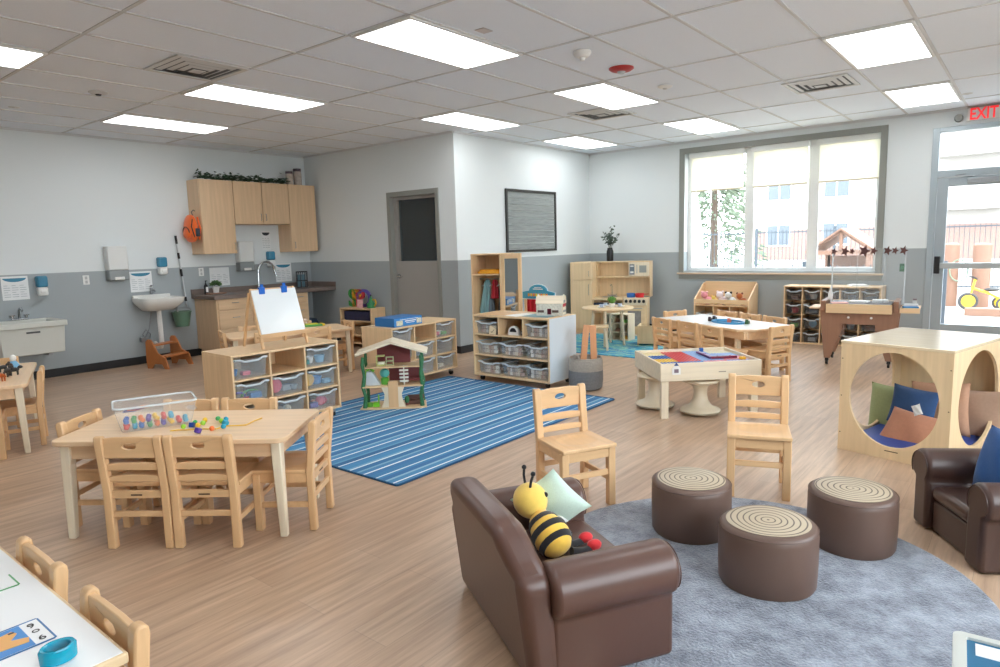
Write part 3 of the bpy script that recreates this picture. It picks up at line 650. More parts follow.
G().box(0, XD-1.38-.001, -CD-.01, -.001, .002, .055).done('counter_slab', ct, t, bevel=.006)
G().box(0, XD-1.38-.001, -.02, -.001, .055, .13).box(XD-1.38-.02, XD-1.38-.001, -CD-.01, -.02, .055, .13).done('backsplash', ct, t, bevel=.003)
CZ = .857
def onc(px, py): return at(px, py, CZ)
t = thing('tap', 'tall chrome gooseneck tap behind the whiteboard easel', 'tap', (2.335, YS-.15, CZ))
G().cyl((0, 0, 0), (0, 0, .06), .028).tube([(0, 0, 0), (.01, 0, .29)]+[(.015+.125-.125*math.cos(q*PI/8), -.02*q/8, .29+.125*math.sin(q*PI/8)) for q in range(1, 9)]+[(.285, -.03, .2)], .017).done('spout', chrome, t)
G().bar((0, -.02, .04), (.0, -.09, .07), .02, .01).done('lever', chrome, t)
t = thing('plant_tray', 'flat dark wooden tray under the small potted plant', 'tray', (1.60, YS-.26, CZ))
G().box(-.12, .12, -.08, .08, .005, .02).box(-.1, -.07, -.07, .07, 0, .006).box(.07, .1, -.07, .07, 0, .006).done('board', W('walnut', 'x'), t, bevel=.003)
t = thing('potted_plant', 'small green plant in a white pot on the counter tray', 'plant', (1.61, YS-.26, CZ+.021))
G().lathe([(0, 0), (.035, 0), (.048, .075), (.05, .08), (.04, .08), (.036, .06), (0, .06)], n=24).done('pot', white, t)
def leaves(t, c, r, n, m, s, seed, name='foliage', zk=.8):
    R = random.Random(seed); g = G()
    for k in range(n):
        d = Vector((R.gauss(0, 1), R.gauss(0, 1), abs(R.gauss(0, 1)))).normalized(); p = Vector(c)+Vector((d.x, d.y, d.z*zk))*r*(.4+.6*R.random())
        v = d.cross(Vector((R.random(), R.random(), R.random()))).normalized()*s*.35; u = (d+Vector((0, 0, -.2))).normalized()*s
        g.add([p-u*.4, p+v+u*.1, p+u*.7, p-v+u*.1, p+Vector((0, 0, .1*s))], [(0, 1, 4), (1, 2, 4), (2, 3, 4), (3, 0, 4)])
    return g.done(name, m, t)
gl = mat('leaf_green', '#5D7F4F', .6, noise_amt=.15)
leaves(t, (0, 0, .10), .075, 170, gl, .035, 2)
t = thing('soap_bottle', 'black and white pump bottle beside the potted plant on the counter', 'bottle', (1.50, YS-.2, CZ))
G().lathe([(0, 0), (.026, 0), (.028, .01), (.028, .12), (.012, .145), (.012, .155), (0, .155)], n=20).done('bottle_body', black, t)
G().cbox(0, -.0285, .07, .03, .002, .07).done('label_patch', white, t); G().cyl((0, 0, .155), (0, 0, .19), .007).bar((0, .005, .19), (0, -.04, .188), .012, .009).done('pump', black, t)
t = thing('cup_carousel', 'black round wire cup holder on the counter in the corner', 'cup holder', (3.02, YS-.25, CZ))
G().lathe([(0, 0), (.085, 0), (.085, .012), (0, .012)], n=24).done('base', black, t)
for zr in (.10, .235): G().lathe([(.08, zr), (.088, zr), (.088, zr+.014), (.08, zr+.014), (.08, zr)], n=24).done('ring', black, t)
for k in range(8): G().cyl((.083*math.cos(k*PI/4), .083*math.sin(k*PI/4), .01), (.083*math.cos(k*PI/4), .083*math.sin(k*PI/4), .24), .005, n=6).done('upright', black, t)
for k in range(3): a = k*2.1+.4; G().lathe([(0, .013), (.025, .013), (.03, .2), (.0, .2)], (.045*math.cos(a), .045*math.sin(a), 0), n=14).done('cup', mat('cup_grey', '#4D6E7C', .4, noise_amt=.05), t)
t = thing('waste_bin', 'dark blue bin standing on the floor under the open counter end', 'bin', (3.05, YS-.32, 0))
G().lathe([(0, 0), (.11, 0), (.135, .30), (.14, .30), (.14, .32), (.12, .32), (.1, .02), (0, .02)], n=24).done('body', PL('#1E3A5C'), t)
G().lathe([(.138, .32), (.12, .36), (.05, .38), (0, .38)], n=24).done('lid', PL('#1E3A5C'), t)

# ------------------------------------------------------------------ chairs
def mk_chair():
    t = thing('child_chair', '', 'chair'); be = W('beech', 'z'); bx = W('beech', 'x')
    hw = .165; pw = .042
    def post(s):
        g = G(); x0, x1 = (s*hw-pw if s > 0 else -hw), (s*hw if s > 0 else -hw+pw)
        prof = [(.135, 0), (.172, 0), (.168, .30), (.198, .565), (.196, .583), (.188, .592), (.172, .592), (.162, .583), (.133, .30)]
        return g.plate(prof, [], 'x', x0, x1)
    for s in (-1, 1): post(s).done('leg', be, t, bevel=.006)
    for s in (-1, 1): G().box(s*hw-(pw if s > 0 else 0), s*hw+(pw if s < 0 else 0), -.145, -.108, 0, .312).done('leg', be, t, bevel=.004)
    # seat with scooped middle
    def seat(u, v):
        x = -.166+.332*u; y = -.158+.29*v
        r = ((x/.115)**2+((y+.01)/.10)**2); return (x, y, .334-.011*max(0, 1-r)**.6 if r < 1 else .334)
    g = G(); n = 25; g.grid(seat, n, n)
    o = [i*n for i in range(n)]+[(n-1)*n+j for j in range(1, n)]+[i*n+n-1 for i in range(n-2, -1, -1)]+[j for j in range(n-2, 0, -1)]
    b = len(g.v); g.v += [(g.v[i][0], g.v[i][1], .313) for i in o]; k = len(o)
    for i in range(k): g.f.append((o[i], o[(i+1) % k], b+(i+1) % k, b+i)); g.m.append(0)
    g.f.append(tuple(range(b, b+k))); g.m.append(0)
    g.done('seat', W('beech', 'y'), t, bevel=.005, seg=3)
    yb = lambda z: .148+(.03*(z-.30)/.27 if z > .3 else 0)
    x = hw-pw+.002; g = G()
    def slat(z0, z1, holes=()):
        # gently curved slat between the posts
        g2 = G(); g2.plate([(-x, z0), (x, z0), (x, z1-.006), (x*.5, z1), (-x*.5, z1), (-x, z1-.006)], holes, 'y', yb((z0+z1)/2)-.007, yb((z0+z1)/2)+.011)
        g.v += []; off = len(g.v); g.v += g2.v; g.f += [tuple(i+off for i in f) for f in g2.f]; g.m += [0]*len(g2.f)
    slat(.478, .586, [ell(0, .537, .034, .017)]); slat(.412, .450); slat(.352, .385)
    g.done('backrest', bx, t, bevel=.003)
    G().box(-x, x, .142, .16, .262, .30).box(-x, x, -.14, -.122, .262, .312).box(-hw+.008, -hw+.028, -.11, .14, .262, .312).box(hw-.028, hw-.008, -.11, .14, .262, .312).done('seat_rail', bx, t, bevel=.002)
    G().box(-x, x, .144, .162, .165, .195).box(-hw+.01, -hw+.028, -.11, .14, .125, .155).box(hw-.028, hw-.01, -.11, .14, .125, .155).box(-x, x, -.136, -.118, .165, .195).done('stretcher', bx, t, bevel=.003)
    G().box(-.028, .028, .1605, .1615, .276, .284).done('stamped_mark', mat('stamp', '#5C4630', .6), t)
    return t
CP_ = Proto(mk_chair)
def chair(x, y, yaw_deg, lb, group=None):
    o = CP_.put((x, y, 0), rad(yaw_deg), lb, group); o.scale = (1, 1, .97); return o
def cpost(px, py, z, yaw, lb, group=None):
    """chair whose middle of the rear top rail is at photo pixel px,py"""
    p = at(px, py, z); a = rad(yaw); chair(p.x+math.sin(a)*.185, p.y-math.cos(a)*.185, yaw, lb, group)
def tch(tc, tyaw, u, n, side, lb, grp=None, turn=0):
    """chair tucked at a table: u along the table, n across it (table's own axes), side f/b/l/r; turn in degrees"""
    a = rad(tyaw); x = tc[0]+u*math.cos(a)-n*math.sin(a); y = tc[1]+u*math.sin(a)+n*math.cos(a)
    return chair(x, y, tyaw+{'f': 180, 'b': 0, 'r': -90, 'l': 90}[side]+turn, lb, grp)
BTC, BTY = (-1.463, .28), -53.4
GT = 'ladder back chairs round the bead table'
tch(BTC, BTY, -.12, -.215, 'f', 'left one of two ladder-back chairs with backs to the camera at the bead table', GT)
tch(BTC, BTY, .215, -.215, 'f', 'right one of two ladder-back chairs with backs to the camera at the bead table', GT)
tch(BTC, BTY, .52, -.03, 'r', 'ladder-back chair at the right end of the bead table, seen from its side', GT)
tch(BTC, BTY, -.47, .03, 'l', 'ladder-back chair at the left end of the bead table, beyond its corner', GT)
tch(BTC, BTY, -.21, .21, 'b', 'chair behind the bead table next to the clear bin, top rail showing', GT)
tch(BTC, BTY, .14, .21, 'b', 'chair behind the bead table nearest the striped rug, top rail showing', GT)
chair(-.108, -1.262, -27.5, 'honey-coloured ladder-back chair standing alone between the striped rug and the brown sofa').scale = (1, 1, 1.045)
chair(.615, -2.019, -70.5, 'pale ladder-back chair standing alone behind the tree-stump pouffes').scale = (1, 1, 1.075)
GN = 'chairs at the near white table'
chair(-2.722, -.95, -90, 'farther of two chairs at the white table in the bottom left corner', GN)
chair(-2.722, -1.46, -90, 'nearer of two chairs at the white table in the bottom left corner', GN)
LTC, LTY = (-1.674, 3.155), 70.6
GL = 'chairs at the animal table'
tch(LTC, LTY, -.23, -.19, 'f', 'chair on the right side of the animal table at the left photo edge', GL)
tch(LTC, LTY, -.50, .03, 'l', 'chair at the front end of the animal table, cut by the photo edge', GL)
tch(LTC, LTY, .52, .0, 'r', 'chair at the far end of the animal table below the utility sink', GL)
MTC, MTY = (1.24, 3.47), -20
GM = 'chairs at the table behind the easel shelf'
tch(MTC, MTY, -.53, .0, 'l', 'chair at the left end of the table behind the easel shelf', GM)
tch(MTC, MTY, -.30, .22, 'b', 'chair on the counter side of the table behind the easel, the left one', GM)
tch(MTC, MTY, .22, .22, 'b', 'chair on the counter side of the table behind the easel, the right one', GM)
tch(MTC, MTY, .55, .02, 'r', 'chair at the right end of the table behind the easel shelf', GM)
tch(MTC, MTY, -.28, -.22, 'f', 'chair back showing just left of the easel, at the table behind it', GM)
tch(MTC, MTY, .22, -.22, 'f', 'chair back showing right of the easel legs, at the table behind it', GM)

# ------------------------------------------------------------------ tables
def mk_table(name, lb, w, d, h, top_m, edge_m, loc, yaw, outline=None, legs=None, cat='table'):
    t = thing(name, lb, cat, loc, rad(yaw))
    o = outline or rrect(-w/2, w/2, -d/2, d/2, .05)
    g = G(); n = len(o); g.plate(o, [], 'z', h-.026, h)
    g.done('table_top', edge_m, t, bevel=.004)
    if top_m is not edge_m:
        G().plate([(x*.985, y*.97) for x, y in o], [], 'z', h, h+.0015).done('laminate', top_m, t)
    a, b = w/2-.06, d/2-.06
    G().box(-a, a, -b-.011, -b+.011, h-.105, h-.027).box(-a, a, b-.011, b+.011, h-.105, h-.027).box(-a-.011, -a+.011, -b+.011, b-.011, h-.105, h-.027).box(a-.011, a+.011, -b+.011, b-.011, h-.105, h-.027).done('apron', edge_m, t, bevel=.002)
    for x, y in (legs or ((-a, -b), (a, -b), (a, b), (-a, b))):
        sx = 1 if x > 0 else -1; sy = 1 if y > 0 else -1; q = .026
        G().hexa([(x-q*.7+sx*.012, y-q*.7+sy*.012, 0), (x+q*.7+sx*.012, y-q*.7+sy*.012, 0), (x+q*.7+sx*.012, y+q*.7+sy*.012, 0), (x-q*.7+sx*.012, y+q*.7+sy*.012, 0), (x-q, y-q, h-.027), (x+q, y-q, h-.027), (x+q, y+q, h-.027), (x-q, y+q, h-.027)]).done('leg', W('pale', 'z'), t, bevel=.006)
    return t
TT = W('table', 'x')
TH = .52
BT = mk_table('activity_table', 'rectangular maple child table with the clear bead bin on it', 1.19, .60, TH, TT, TT, (*BTC, 0), BTY)
WTP = (4.10, -.52)
mk_table('activity_table', 'white topped table with clipped corners near the window, holding a toy track', 1.44, .69, TH, white_top, TT, (*WTP, 0), -119, outline=[(-.72, -.33), (-.705, -.345), (.60, -.345), (.725, -.20), (.725, .26), (.64, .345), (-.64, .345), (-.72, .28)], legs=((-.64, -.28), (.52, -.25), (.67, .26), (-.66, .28)))
mk_table('activity_table', 'white topped table with wood edge in the bottom left corner of the photo', 1.1, .62, TH, white_top, W('birch', 'y'), (-2.881, -1.06, 0), -90, outline=[(-.55, -.31), (.55, -.31), (.55, .31), (-.55, .31)])
mk_table('activity_table', 'maple child table at the left photo edge with plastic animals on top', 1.22, .60, TH, TT, TT, (*LTC, 0), LTY)
mk_table('activity_table', 'maple child table standing behind the shelf that carries the easel', 1.35, .62, TH, TT, TT, (*MTC, 0), MTY)
# chairs round the white window table
GW = 'chairs round the white window table'
for u, n, sd, tn, lb in ((-.30, -.42, 'f', 0, 'leftmost of three chairs with backs to the camera at the white window table'),
    (.12, -.40, 'f', 0, 'middle of three chairs with backs to the camera at the white window table'),
    (.55, -.45, 'f', 0, 'chair at the white window table right behind the construction block table'),
    (.74, -.09, 'r', 6, 'chair at the right end of the white window table, near the pale chair'),
    (-.46, .28, 'b', 0, 'window-side chair at the white window table, leftmost, before the toy bin'),
    (-.08, .28, 'b', 0, 'window-side chair at the white window table, the middle one'),
    (.29, .28, 'b', 0, 'window-side chair at the white window table, nearest the brown bench'),
    (-.70, .02, 'l', 0, 'chair at the play kitchen end of the white window table')):
    tch(WTP, -119, u, n, sd, lb, GW, tn)

# ------------------------------------------------------------------ storage bins and cubby units
def mk_bin(w=.29, d=.36, h=.17, m=None, rm=None):
    def f():
        t = thing('storage_bin', '', 'storage bin'); a = w/2; g = G(); k = .92
        O = [(-a*k, 0), (a*k, 0), (a*k, d*.95), (-a*k, d*.95)]; U = [(-a, -.01), (a, -.01), (a, d), (-a, d)]
        g.add([(x, y, 0) for x, y in O]+[(x, y, h) for x, y in U], [(0, 1, 2, 3), (0, 1, 5, 4), (1, 2, 6, 5), (2, 3, 7, 6), (3, 0, 4, 7)])
        g.done('tub', m or clear_bin, t)
        # scalloped rim
        g = G(); n = 14; pts = [(-a-.005+(2*a+.01)*i/n, -.018, h+(-.018 if 4 <= i <= 10 else (-.008 if i in (3, 11) else 0))) for i in range(n+1)]
        g.tube(pts, .009, 6); g.tube([(a+.004, -.015, h), (a+.004, d, h)], .007, 6); g.tube([(-a-.004, -.015, h), (-a-.004, d, h)], .007, 6)
        g.done('rim', rm or clear_rim, t); return t
    return f
def cubby(name, lb, loc, yaw, w, d, h, cols, rows, m=None, cast=True, back=True, cat='shelf', th=.018, boards=True):
    t = thing(name, lb, cat, loc, rad(yaw)); z0 = .075 if cast else .0; mm = m or W('maple', 'z')
    g = G().box(-w/2, w/2, -d/2, d/2, h-th, h).box(-w/2, w/2, -d/2, d/2, z0, z0+th).box(-w/2, -w/2+th, -d/2, d/2, z0+th, h-th).box(w/2-th, w/2, -d/2, d/2, z0+th, h-th)
    if back: g.box(-w/2+th, w/2-th, d/2-.01, d/2, z0+th, h-th)
    g.done('carcass', mm, t, bevel=.002)
    cw = (w-th)/cols; rh = (h-z0-th)/rows; g = G()
    for i in range(1, cols): G().box(-w/2+i*cw, -w/2+i*cw+th*.8, -d/2+.003, d/2-.011, z0+th, h-th).done('divider', mm, t, bevel=.0015)
    for j in range(1, rows if boards else 0): G().box(-w/2+th, w/2-th, -d/2+.003, d/2-.011, z0+j*rh, z0+j*rh+th*.8).done('shelf_board', mm, t, bevel=.0015)
    if cast:
        for sx in (-1, 1):
            for sy in (-1, 1):
                x, y = sx*(w/2-.06), sy*(d/2-.05)
                c = G().tube([(x-.012, y, .026), (x+.012, y, .026)], .026, 14).done('caster', black, t); G().box(x-.018, x+.018, y-.02, y+.02, .04, z0).done('caster_fork', steel, c)
    cell = lambda i, j: (-w/2+th+(cw)*i+(cw-th*.9)/2, z0+th*.9+rh*j)
    return t, cell, cw-th, rh-th
def w2(loc, yaw, x, y, z):
    a = yaw; return (loc[0]+x*math.cos(a)-y*math.sin(a), loc[1]+x*math.sin(a)+y*math.cos(a), loc[2]+z)
toycol = {'red': '#C9444B', 'pink': '#D8576B', 'yellow': '#E0B044', 'blue': '#3E7FC0', 'light blue': '#7FB2D6', 'green': '#6FB257', 'purple': '#6D5AA8', 'orange': '#E28743', 'teal': '#3F9E9A', 'cream': '#DCCFB4', 'grey': '#8F9AA3', 'brown': '#7B5A45', 'white': '#DDE0E2', 'black': '#2B2C2F'}
def toy(kind, colr, loc, rz, s, lb, grp=None):
    m = PL(toycol[colr]); g = G()
    if kind == 'ball': g.sph((0, 0, s), s, 18, 12)
    elif kind == 'block': g.box(-s, s, -s*.7, s*.7, 0, s)
    elif kind == 'ring': g.tube([(s*math.cos(q*PI/10), 0, s*1.15+s*math.sin(q*PI/10)) for q in range(20)], s*.16, 8, True)
    elif kind == 'cup': g.lathe([(0, 0), (s*.7, 0), (s, s*1.3), (s*.9, s*1.3), (s*.62, .006), (0, .006)], n=20)
    elif kind == 'arc': g.tube([(s*1.6*math.cos(q*PI/10), 0, s*.3+s*.9*math.sin(q*PI/10)) for q in range(11)], s*.22, 8)
    elif kind == 'disc': g.tube([(0, -s*.12, s), (0, s*.12, s)], s, 26)
    elif kind == 'bar': g.box(-s*1.6, s*1.6, -s*.2, s*.2, 0, s*.35)
    o = g.done(kind_name[kind], m, bevel=.004 if kind in ('block', 'bar') else 0); o.location = loc; o.rotation_euler = (0, 0, rz)
    return tag(o, lb, 'toy', grp)
kind_name = {'ball': 'toy_ball', 'block': 'toy_block', 'ring': 'toy_ring', 'cup': 'toy_cup', 'arc': 'toy_arch', 'disc': 'toy_dish', 'bar': 'toy_plank'}
CA = (-.10, 1.665, 0); CAY = -1.5
ta, cell, cw, rh = cubby('cubby_unit', 'rolling maple nine-cell cubby unit carrying the whiteboard easel', CA, CAY, .96, .46, .66, 3, 3)
BP = Proto(mk_bin(.26, .36, .145))
rown = {2: 'top', 1: 'middle', 0: 'bottom'}; coln = {0: 'left', 1: 'centre', 2: 'right'}
GA = 'clear bins in the easel cubby unit'
conA = {(0, 2): [('block', 'pink', 0, .035), ('cup', 'blue', -.08, .04)], (2, 2): [('cup', 'light blue', .05, .05), ('cup', 'white', -.03, .045), ('block', 'teal', -.1, .04)],
        (0, 1): [('bar', 'red', .0, .05), ('arc', 'green', .05, .05), ('block', 'blue', .06, .05), ('arc', 'purple', -.06, .045)], (1, 1): [('disc', 'pink', -.07, .062), ('block', 'grey', .05, .05), ('cup', 'grey', .1, .035)],
        (2, 1): [('disc', 'yellow', -.07, .055), ('cup', 'blue', .03, .055), ('block', 'light blue', .1, .04)], (1, 0): [('cup', 'cream', -.07, .04), ('ball', 'cream', .05, .035), ('block', 'grey', 0, .04)],
        (2, 0): [('ball', 'pink', .03, .045), ('ball', 'red', .09, .035), ('block', 'purple', -.05, .045), ('ball', 'orange', -.01, .03)], (0, 0): [('block', 'grey', 0, .05)]}
def fill(CC, CY, d, cell, cells, con, grp, where, P, skip=()):
    for (i, j) in cells:
        if (i, j) in skip: continue
        x, z = cell(i, j); p = w2(CC, rad(CY), x, -d/2+.03, z+.002)
        P.put(p, rad(CY), f'clear plastic bin in the {rown[j]} {coln[i]} cell of the {where}', grp)
        used = {}
        for (k, c, dx, s) in con.get((i, j), []):
            q = w2(CC, rad(CY), x+dx, -d/2+.115+.02*(len(used) % 2)*2, z+.010); used[k+c+str(dx)] = 1
            toy(k, c, q, rad(CY)+(.25 if k == 'bar' else 0), s*.93, f'{c} toy {"dish" if k=="disc" else "arch" if k=="arc" else "plank" if k=="bar" else k} in the {rown[j]} {coln[i]} bin of the {where}', None)
fill(CA, CAY, .46, cell, [(i, j) for i in range(3) for j in range(3)], conA, GA, 'easel cubby unit', BP, skip=[(1, 2)])
CB = (1.79, 2.015, 0); CBY = 3.0
tb, cell, cw, rh = cubby('cubby_unit', 'rolling maple nine-cell cubby unit behind the dollhouse with a blue game box on top', CB, CBY, 1.01, .43, .63, 3, 3)
conB = {(2, 2): [('block', 'pink', -.05, .04), ('block', 'cream', .03, .045), ('block', 'green', .08, .035)], (2, 1): [('cup', 'teal', -.08, .04)], (2, 0): [('block', 'cream', 0, .04), ('block', 'white', -.08, .035)],
        (0, 2): [('block', 'grey', 0, .04)], (1, 1): [('block', 'grey', 0, .04), ('cup', 'white', -.08, .035)], (1, 0): [('block', 'grey', .03, .03)]}
fill(CB, CBY, .43, cell, [(i, j) for i in range(3) for j in range(3)], conB, 'clear bins in the dollhouse-side cubby unit', 'cubby unit behind the dollhouse', BP, skip=[(1, 2)])
# game box
p = at(391, 326, .632); a = rad(CBY)
t = thing('game_box', 'flat blue toy box with small white lettering lying on the cubby unit behind the dollhouse', 'box', (1.56, 1.95, .632), a-.02)
bxb = PL('#2C6FAE', .35); G().box(-.20, .20, -.14, .14, 0, .088).done('carton', bxb, t, bevel=.002)
G().box(-.20, .20, -.1425, -.1405, .002, .086).done('front_print', mat('box_print', '#3A86C8', .35, noise_amt=.1, scale=30), t)
G().box(-.17, -.08, -.1445, -.143, .01, .06).box(.12, .19, -.1445, -.143, .015, .065).done('picture', mat('box_picture', '#D9CDB3', .4, noise_amt=.3, scale=60), t)
G().box(-.05, .11, -.1445, -.143, .045, .055).box(-.03, .09, -.1445, -.143, .03, .036).box(-.12, .14, -.1445, -.143, .066, .071).done('print_lines', white, t)

# ------------------------------------------------------------------ easel on cubby A
zt = .662
t = thing('easel', 'tabletop wooden easel with blank whiteboard standing on the cubby unit', 'easel', w2(CA, rad(CAY), .04, -.02, zt), rad(CAY+1))
ez = W('orange_e', 'z') if False else W('beech', 'z')
zT = .47; yT = .03
for s in (-1, 1):
    G().bar((s*.205, -.12, 0), (s*.19, yT, zT), .022, .022).done('leg', ez, t, bevel=.004)
    G().bar((s*.19, .19, 0), (s*.19, yT+.024, zT-.03), .022, .018).done('leg', ez, t, bevel=.004)
def sl(z): return -.12+(yT+.12)*z/zT
zb0, zb1 = .105, .46
G().hexa([(-.20, sl(zb0)-.014, zb0), (.20, sl(zb0)-.014, zb0), (.20, sl(zb0)-.022, zb0), (-.20, sl(zb0)-.022, zb0), (-.20, sl(zb1)-.014, zb1), (.20, sl(zb1)-.014, zb1), (.20, sl(zb1)-.022, zb1), (-.20, sl(zb1)-.022, zb1)]).done('whiteboard', mat('whiteboard', '#E3E8EA', .12, noise_amt=.005), t)
G().box(-.23, .23, sl(.10)-.045, sl(.1)+.012, .085, .10).box(-.23, .23, sl(.10)-.05, sl(.10)-.04, .1, .118).done('tray', W('beech', 'x'), t, bevel=.002)
G().cyl((-.19, yT+.01, zT-.01), (.19, yT+.01, zT-.01), .008).bar((.0, -.09, .09), (.0, .17, .06), .012, .008).done('crossbar', ez, t)
for x, lb in ((-.11, 'left'), (.09, 'right')):
    c = thing('clip', f'{lb} one of the two blue clips at the top of the whiteboard easel', 'clip', w2(CA, rad(CAY), .04+x, -.02+sl(.46)-.03, zt+.445), rad(CAY))
    G().box(-.025, .025, -.008, .004, -.02, .035).box(-.018, .018, .004, .03, .02, .035).box(-.014, .014, -.006, .002, .035, .06).done('clip_body', PL('#1F66C4', .3), c, bevel=.003)

# ------------------------------------------------------------------ rugs
def stripe_mat():
    m = bpy.data.materials.new('striped_rug_weave'); m.use_nodes = True; nt = m.node_tree; N = nt.nodes; L = nt.links; b = N['Principled BSDF']
    tc = N.new('ShaderNodeTexCoord'); sp = N.new('ShaderNodeSeparateXYZ'); L.new(tc.outputs['Object'], sp.inputs[0])
    rp = N.new('ShaderNodeValToRGB'); rp.color_ramp.interpolation = 'CONSTANT'
    mu = N.new('ShaderNodeMath'); mu.operation = 'FRACT'; sc = N.new('ShaderNodeMath'); sc.operation = 'MULTIPLY'; sc.inputs[1].default_value = 1/.68
    L.new(sp.outputs['Y'], sc.inputs[0]); L.new(sc.outputs[0], mu.inputs[0]); L.new(mu.outputs[0], rp.inputs[0])
    cols = [(0, '#3A74A4'), (.07, '#E3EBEC'), (.09, '#4580AE'), (.16, '#78A6C0'), (.19, '#35709F'), (.27, '#D5E3E6'), (.295, '#6E9FBD'), (.33, '#4486B4'), (.42, '#3C7DAE'), (.45, '#DCE7E8'), (.47, '#2F6593'), (.55, '#5E97BA'), (.58, '#4480AC'), (.67, '#E9F0EF'), (.69, '#4986B2'), (.76, '#89B3C8'), (.79, '#386F9F'), (.86, '#3E80B0'), (.90, '#CFE0E4'), (.92, '#3F7BA8')]
    while len(rp.color_ramp.elements) < len(cols): rp.color_ramp.elements.new(.5)
    for e_, (p_, c_) in zip(rp.color_ramp.elements, cols): e_.position = p_
    for e_, (p_, c_) in zip(rp.color_ramp.elements, cols): e_.position = p_; e_.color = lin(c_)
    nz = N.new('ShaderNodeTexNoise'); nz.inputs['Scale'].default_value = 120; L.new(tc.outputs['Object'], nz.inputs['Vector'])
    bp = N.new('ShaderNodeBump'); bp.inputs['Strength'].default_value = .4; bp.inputs['Distance'].default_value = .004; L.new(nz.outputs['Fac'], bp.inputs['Height']); L.new(bp.outputs[0], b.inputs['Normal'])
    L.new(rp.outputs[0], b.inputs['Base Color']); b.inputs['Roughness'].default_value = .9; return m
def rug_out(x0, x1, y0, y1, r=.02): return rrect(x0, x1, y0, y1, r, 4)
t = thing('striped_rug', 'large blue and white striped rectangular rug in the middle of the floor', 'rug', (0, 0, 0))
G().plate(rug_out(-.53, 2.12, -.26, 1.79), [], 'z', .0005, .008).done('pile', stripe_mat(), t)
G().tube([(x, y, .006) for x, y in rug_out(-.535, 2.125, -.265, 1.795)], .007, 6, True).done('binding', PL('#1F5580', .8), t)
def shag():
    m = bpy.data.materials.new('grey_shag'); m.use_nodes = True; nt = m.node_tree; N = nt.nodes; L = nt.links; b = N['Principled BSDF']
    tc = N.new('ShaderNodeTexCoord'); n1 = N.new('ShaderNodeTexNoise'); n1.inputs['Scale'].default_value = 6; n1.inputs['Detail'].default_value = 12; n1.inputs['Roughness'].default_value = .78; L.new(tc.outputs['Object'], n1.inputs['Vector'])
    rp = N.new('ShaderNodeValToRGB'); rp.color_ramp.elements[0].position = .40; rp.color_ramp.elements[0].color = lin('#646A76'); rp.color_ramp.elements[1].position = .60; rp.color_ramp.elements[1].color = lin('#9CA3B0')
    L.new(n1.outputs['Fac'], rp.inputs[0]); L.new(rp.outputs[0], b.inputs['Base Color'])
    n2 = N.new('ShaderNodeTexNoise'); n2.inputs['Scale'].default_value = 90; n2.inputs['Detail'].default_value = 3; L.new(tc.outputs['Object'], n2.inputs['Vector'])
    bp = N.new('ShaderNodeBump'); bp.inputs['Strength'].default_value = .9; bp.inputs['Distance'].default_value = .012; L.new(n2.outputs['Fac'], bp.inputs['Height']); L.new(bp.outputs[0], b.inputs['Normal'])
    b.inputs['Roughness'].default_value = .95; b.inputs['Sheen Weight'].default_value = .3; return m
g = G(); g.lathe([(0, .001), (.905, .001), (.915, .004), (.91, .009), (.90, .011), (0, .011)], n=96)
o = g.done('round_rug', shag()); o.location = (-.445, -2.30, 0); tag(o, 'round mottled grey shaggy rug under the tree-stump pouffes', 'rug')
RZ = .0115
def mat3():
    m = bpy.data.materials.new('painterly_mat'); m.use_nodes = True; nt = m.node_tree; N = nt.nodes; L = nt.links; b = N['Principled BSDF']
    tc = N.new('ShaderNodeTexCoord'); mp = N.new('ShaderNodeMapping'); mp.inputs['Scale'].default_value = (6, 1.3, 1); L.new(tc.outputs['Object'], mp.inputs[0])
    n1 = N.new('ShaderNodeTexNoise'); n1.inputs['Scale'].default_value = 2.4; n1.inputs['Detail'].default_value = 3; n1.inputs['Distortion'].default_value = 1.2; L.new(mp.outputs[0], n1.inputs['Vector'])
    rp = N.new('ShaderNodeValToRGB'); cs = [(.3, '#1F5C92'), (.42, '#2C86B4'), (.5, '#3E9FA5'), (.56, '#A9C79C'), (.62, '#2B79AC'), (.72, '#1C4F86')]
    while len(rp.color_ramp.elements) < len(cs): rp.color_ramp.elements.new(.5)
    for e_, (p_, c_) in zip(rp.color_ramp.elements, cs): e_.position = p_
    for e_, (p_, c_) in zip(rp.color_ramp.elements, cs): e_.position = p_; e_.color = lin(c_)
    L.new(n1.outputs['Fac'], rp.inputs[0]); L.new(rp.outputs[0], b.inputs['Base Color']); b.inputs['Roughness'].default_value = .9; return m
pm = at(610, 356); 
g = G().plate(rrect(pm.x, pm.x+1.72, .55, 2.35, .03), [], 'z', .0005, .008)
tag(g.done('play_mat', mat3()), 'blue and green brush-patterned mat in front of the play kitchen', 'rug')

# ------------------------------------------------------------------ dollhouse
pa, pb_ = at(360, 411, .008), at(427, 408, .008)
dyaw = math.atan2((pb_-pa).y, (pb_-pa).x); DW = (pb_-pa).length
nrm = Vector((-(pb_-pa).y, (pb_-pa).x, 0)).normalized()
dc = (pa+pb_)/2+nrm*.15
t = thing('dollhouse', 'open wooden treehouse style dollhouse with green trunk posts on the striped rug', 'dollhouse', (dc.x, dc.y, .009), dyaw)
dw = W('maple', 'x'); dwz = W('maple', 'z'); dg = mat('doll_green', '#2F6E45', .6, noise_amt=.35, scale=60); dr_ = mat('doll_maroon', '#7D3F42', .7, noise_amt=.05)
hw = DW/2; fl = [(-hw, -.15), (hw, -.15), (hw+.0, .1), (hw-.05, .15), (-hw+.05, .15), (-hw, .1)]
G().plate([(-hw, -.13), (-hw*.5, -.155), (0, -.14), (hw*.6, -.155), (hw, -.13), (hw*.95, .12), (hw*.5, .15), (-hw*.5, .15), (-hw*.95, .12)], [], 'z', 0, .014).done('base', dw, t, bevel=.003)
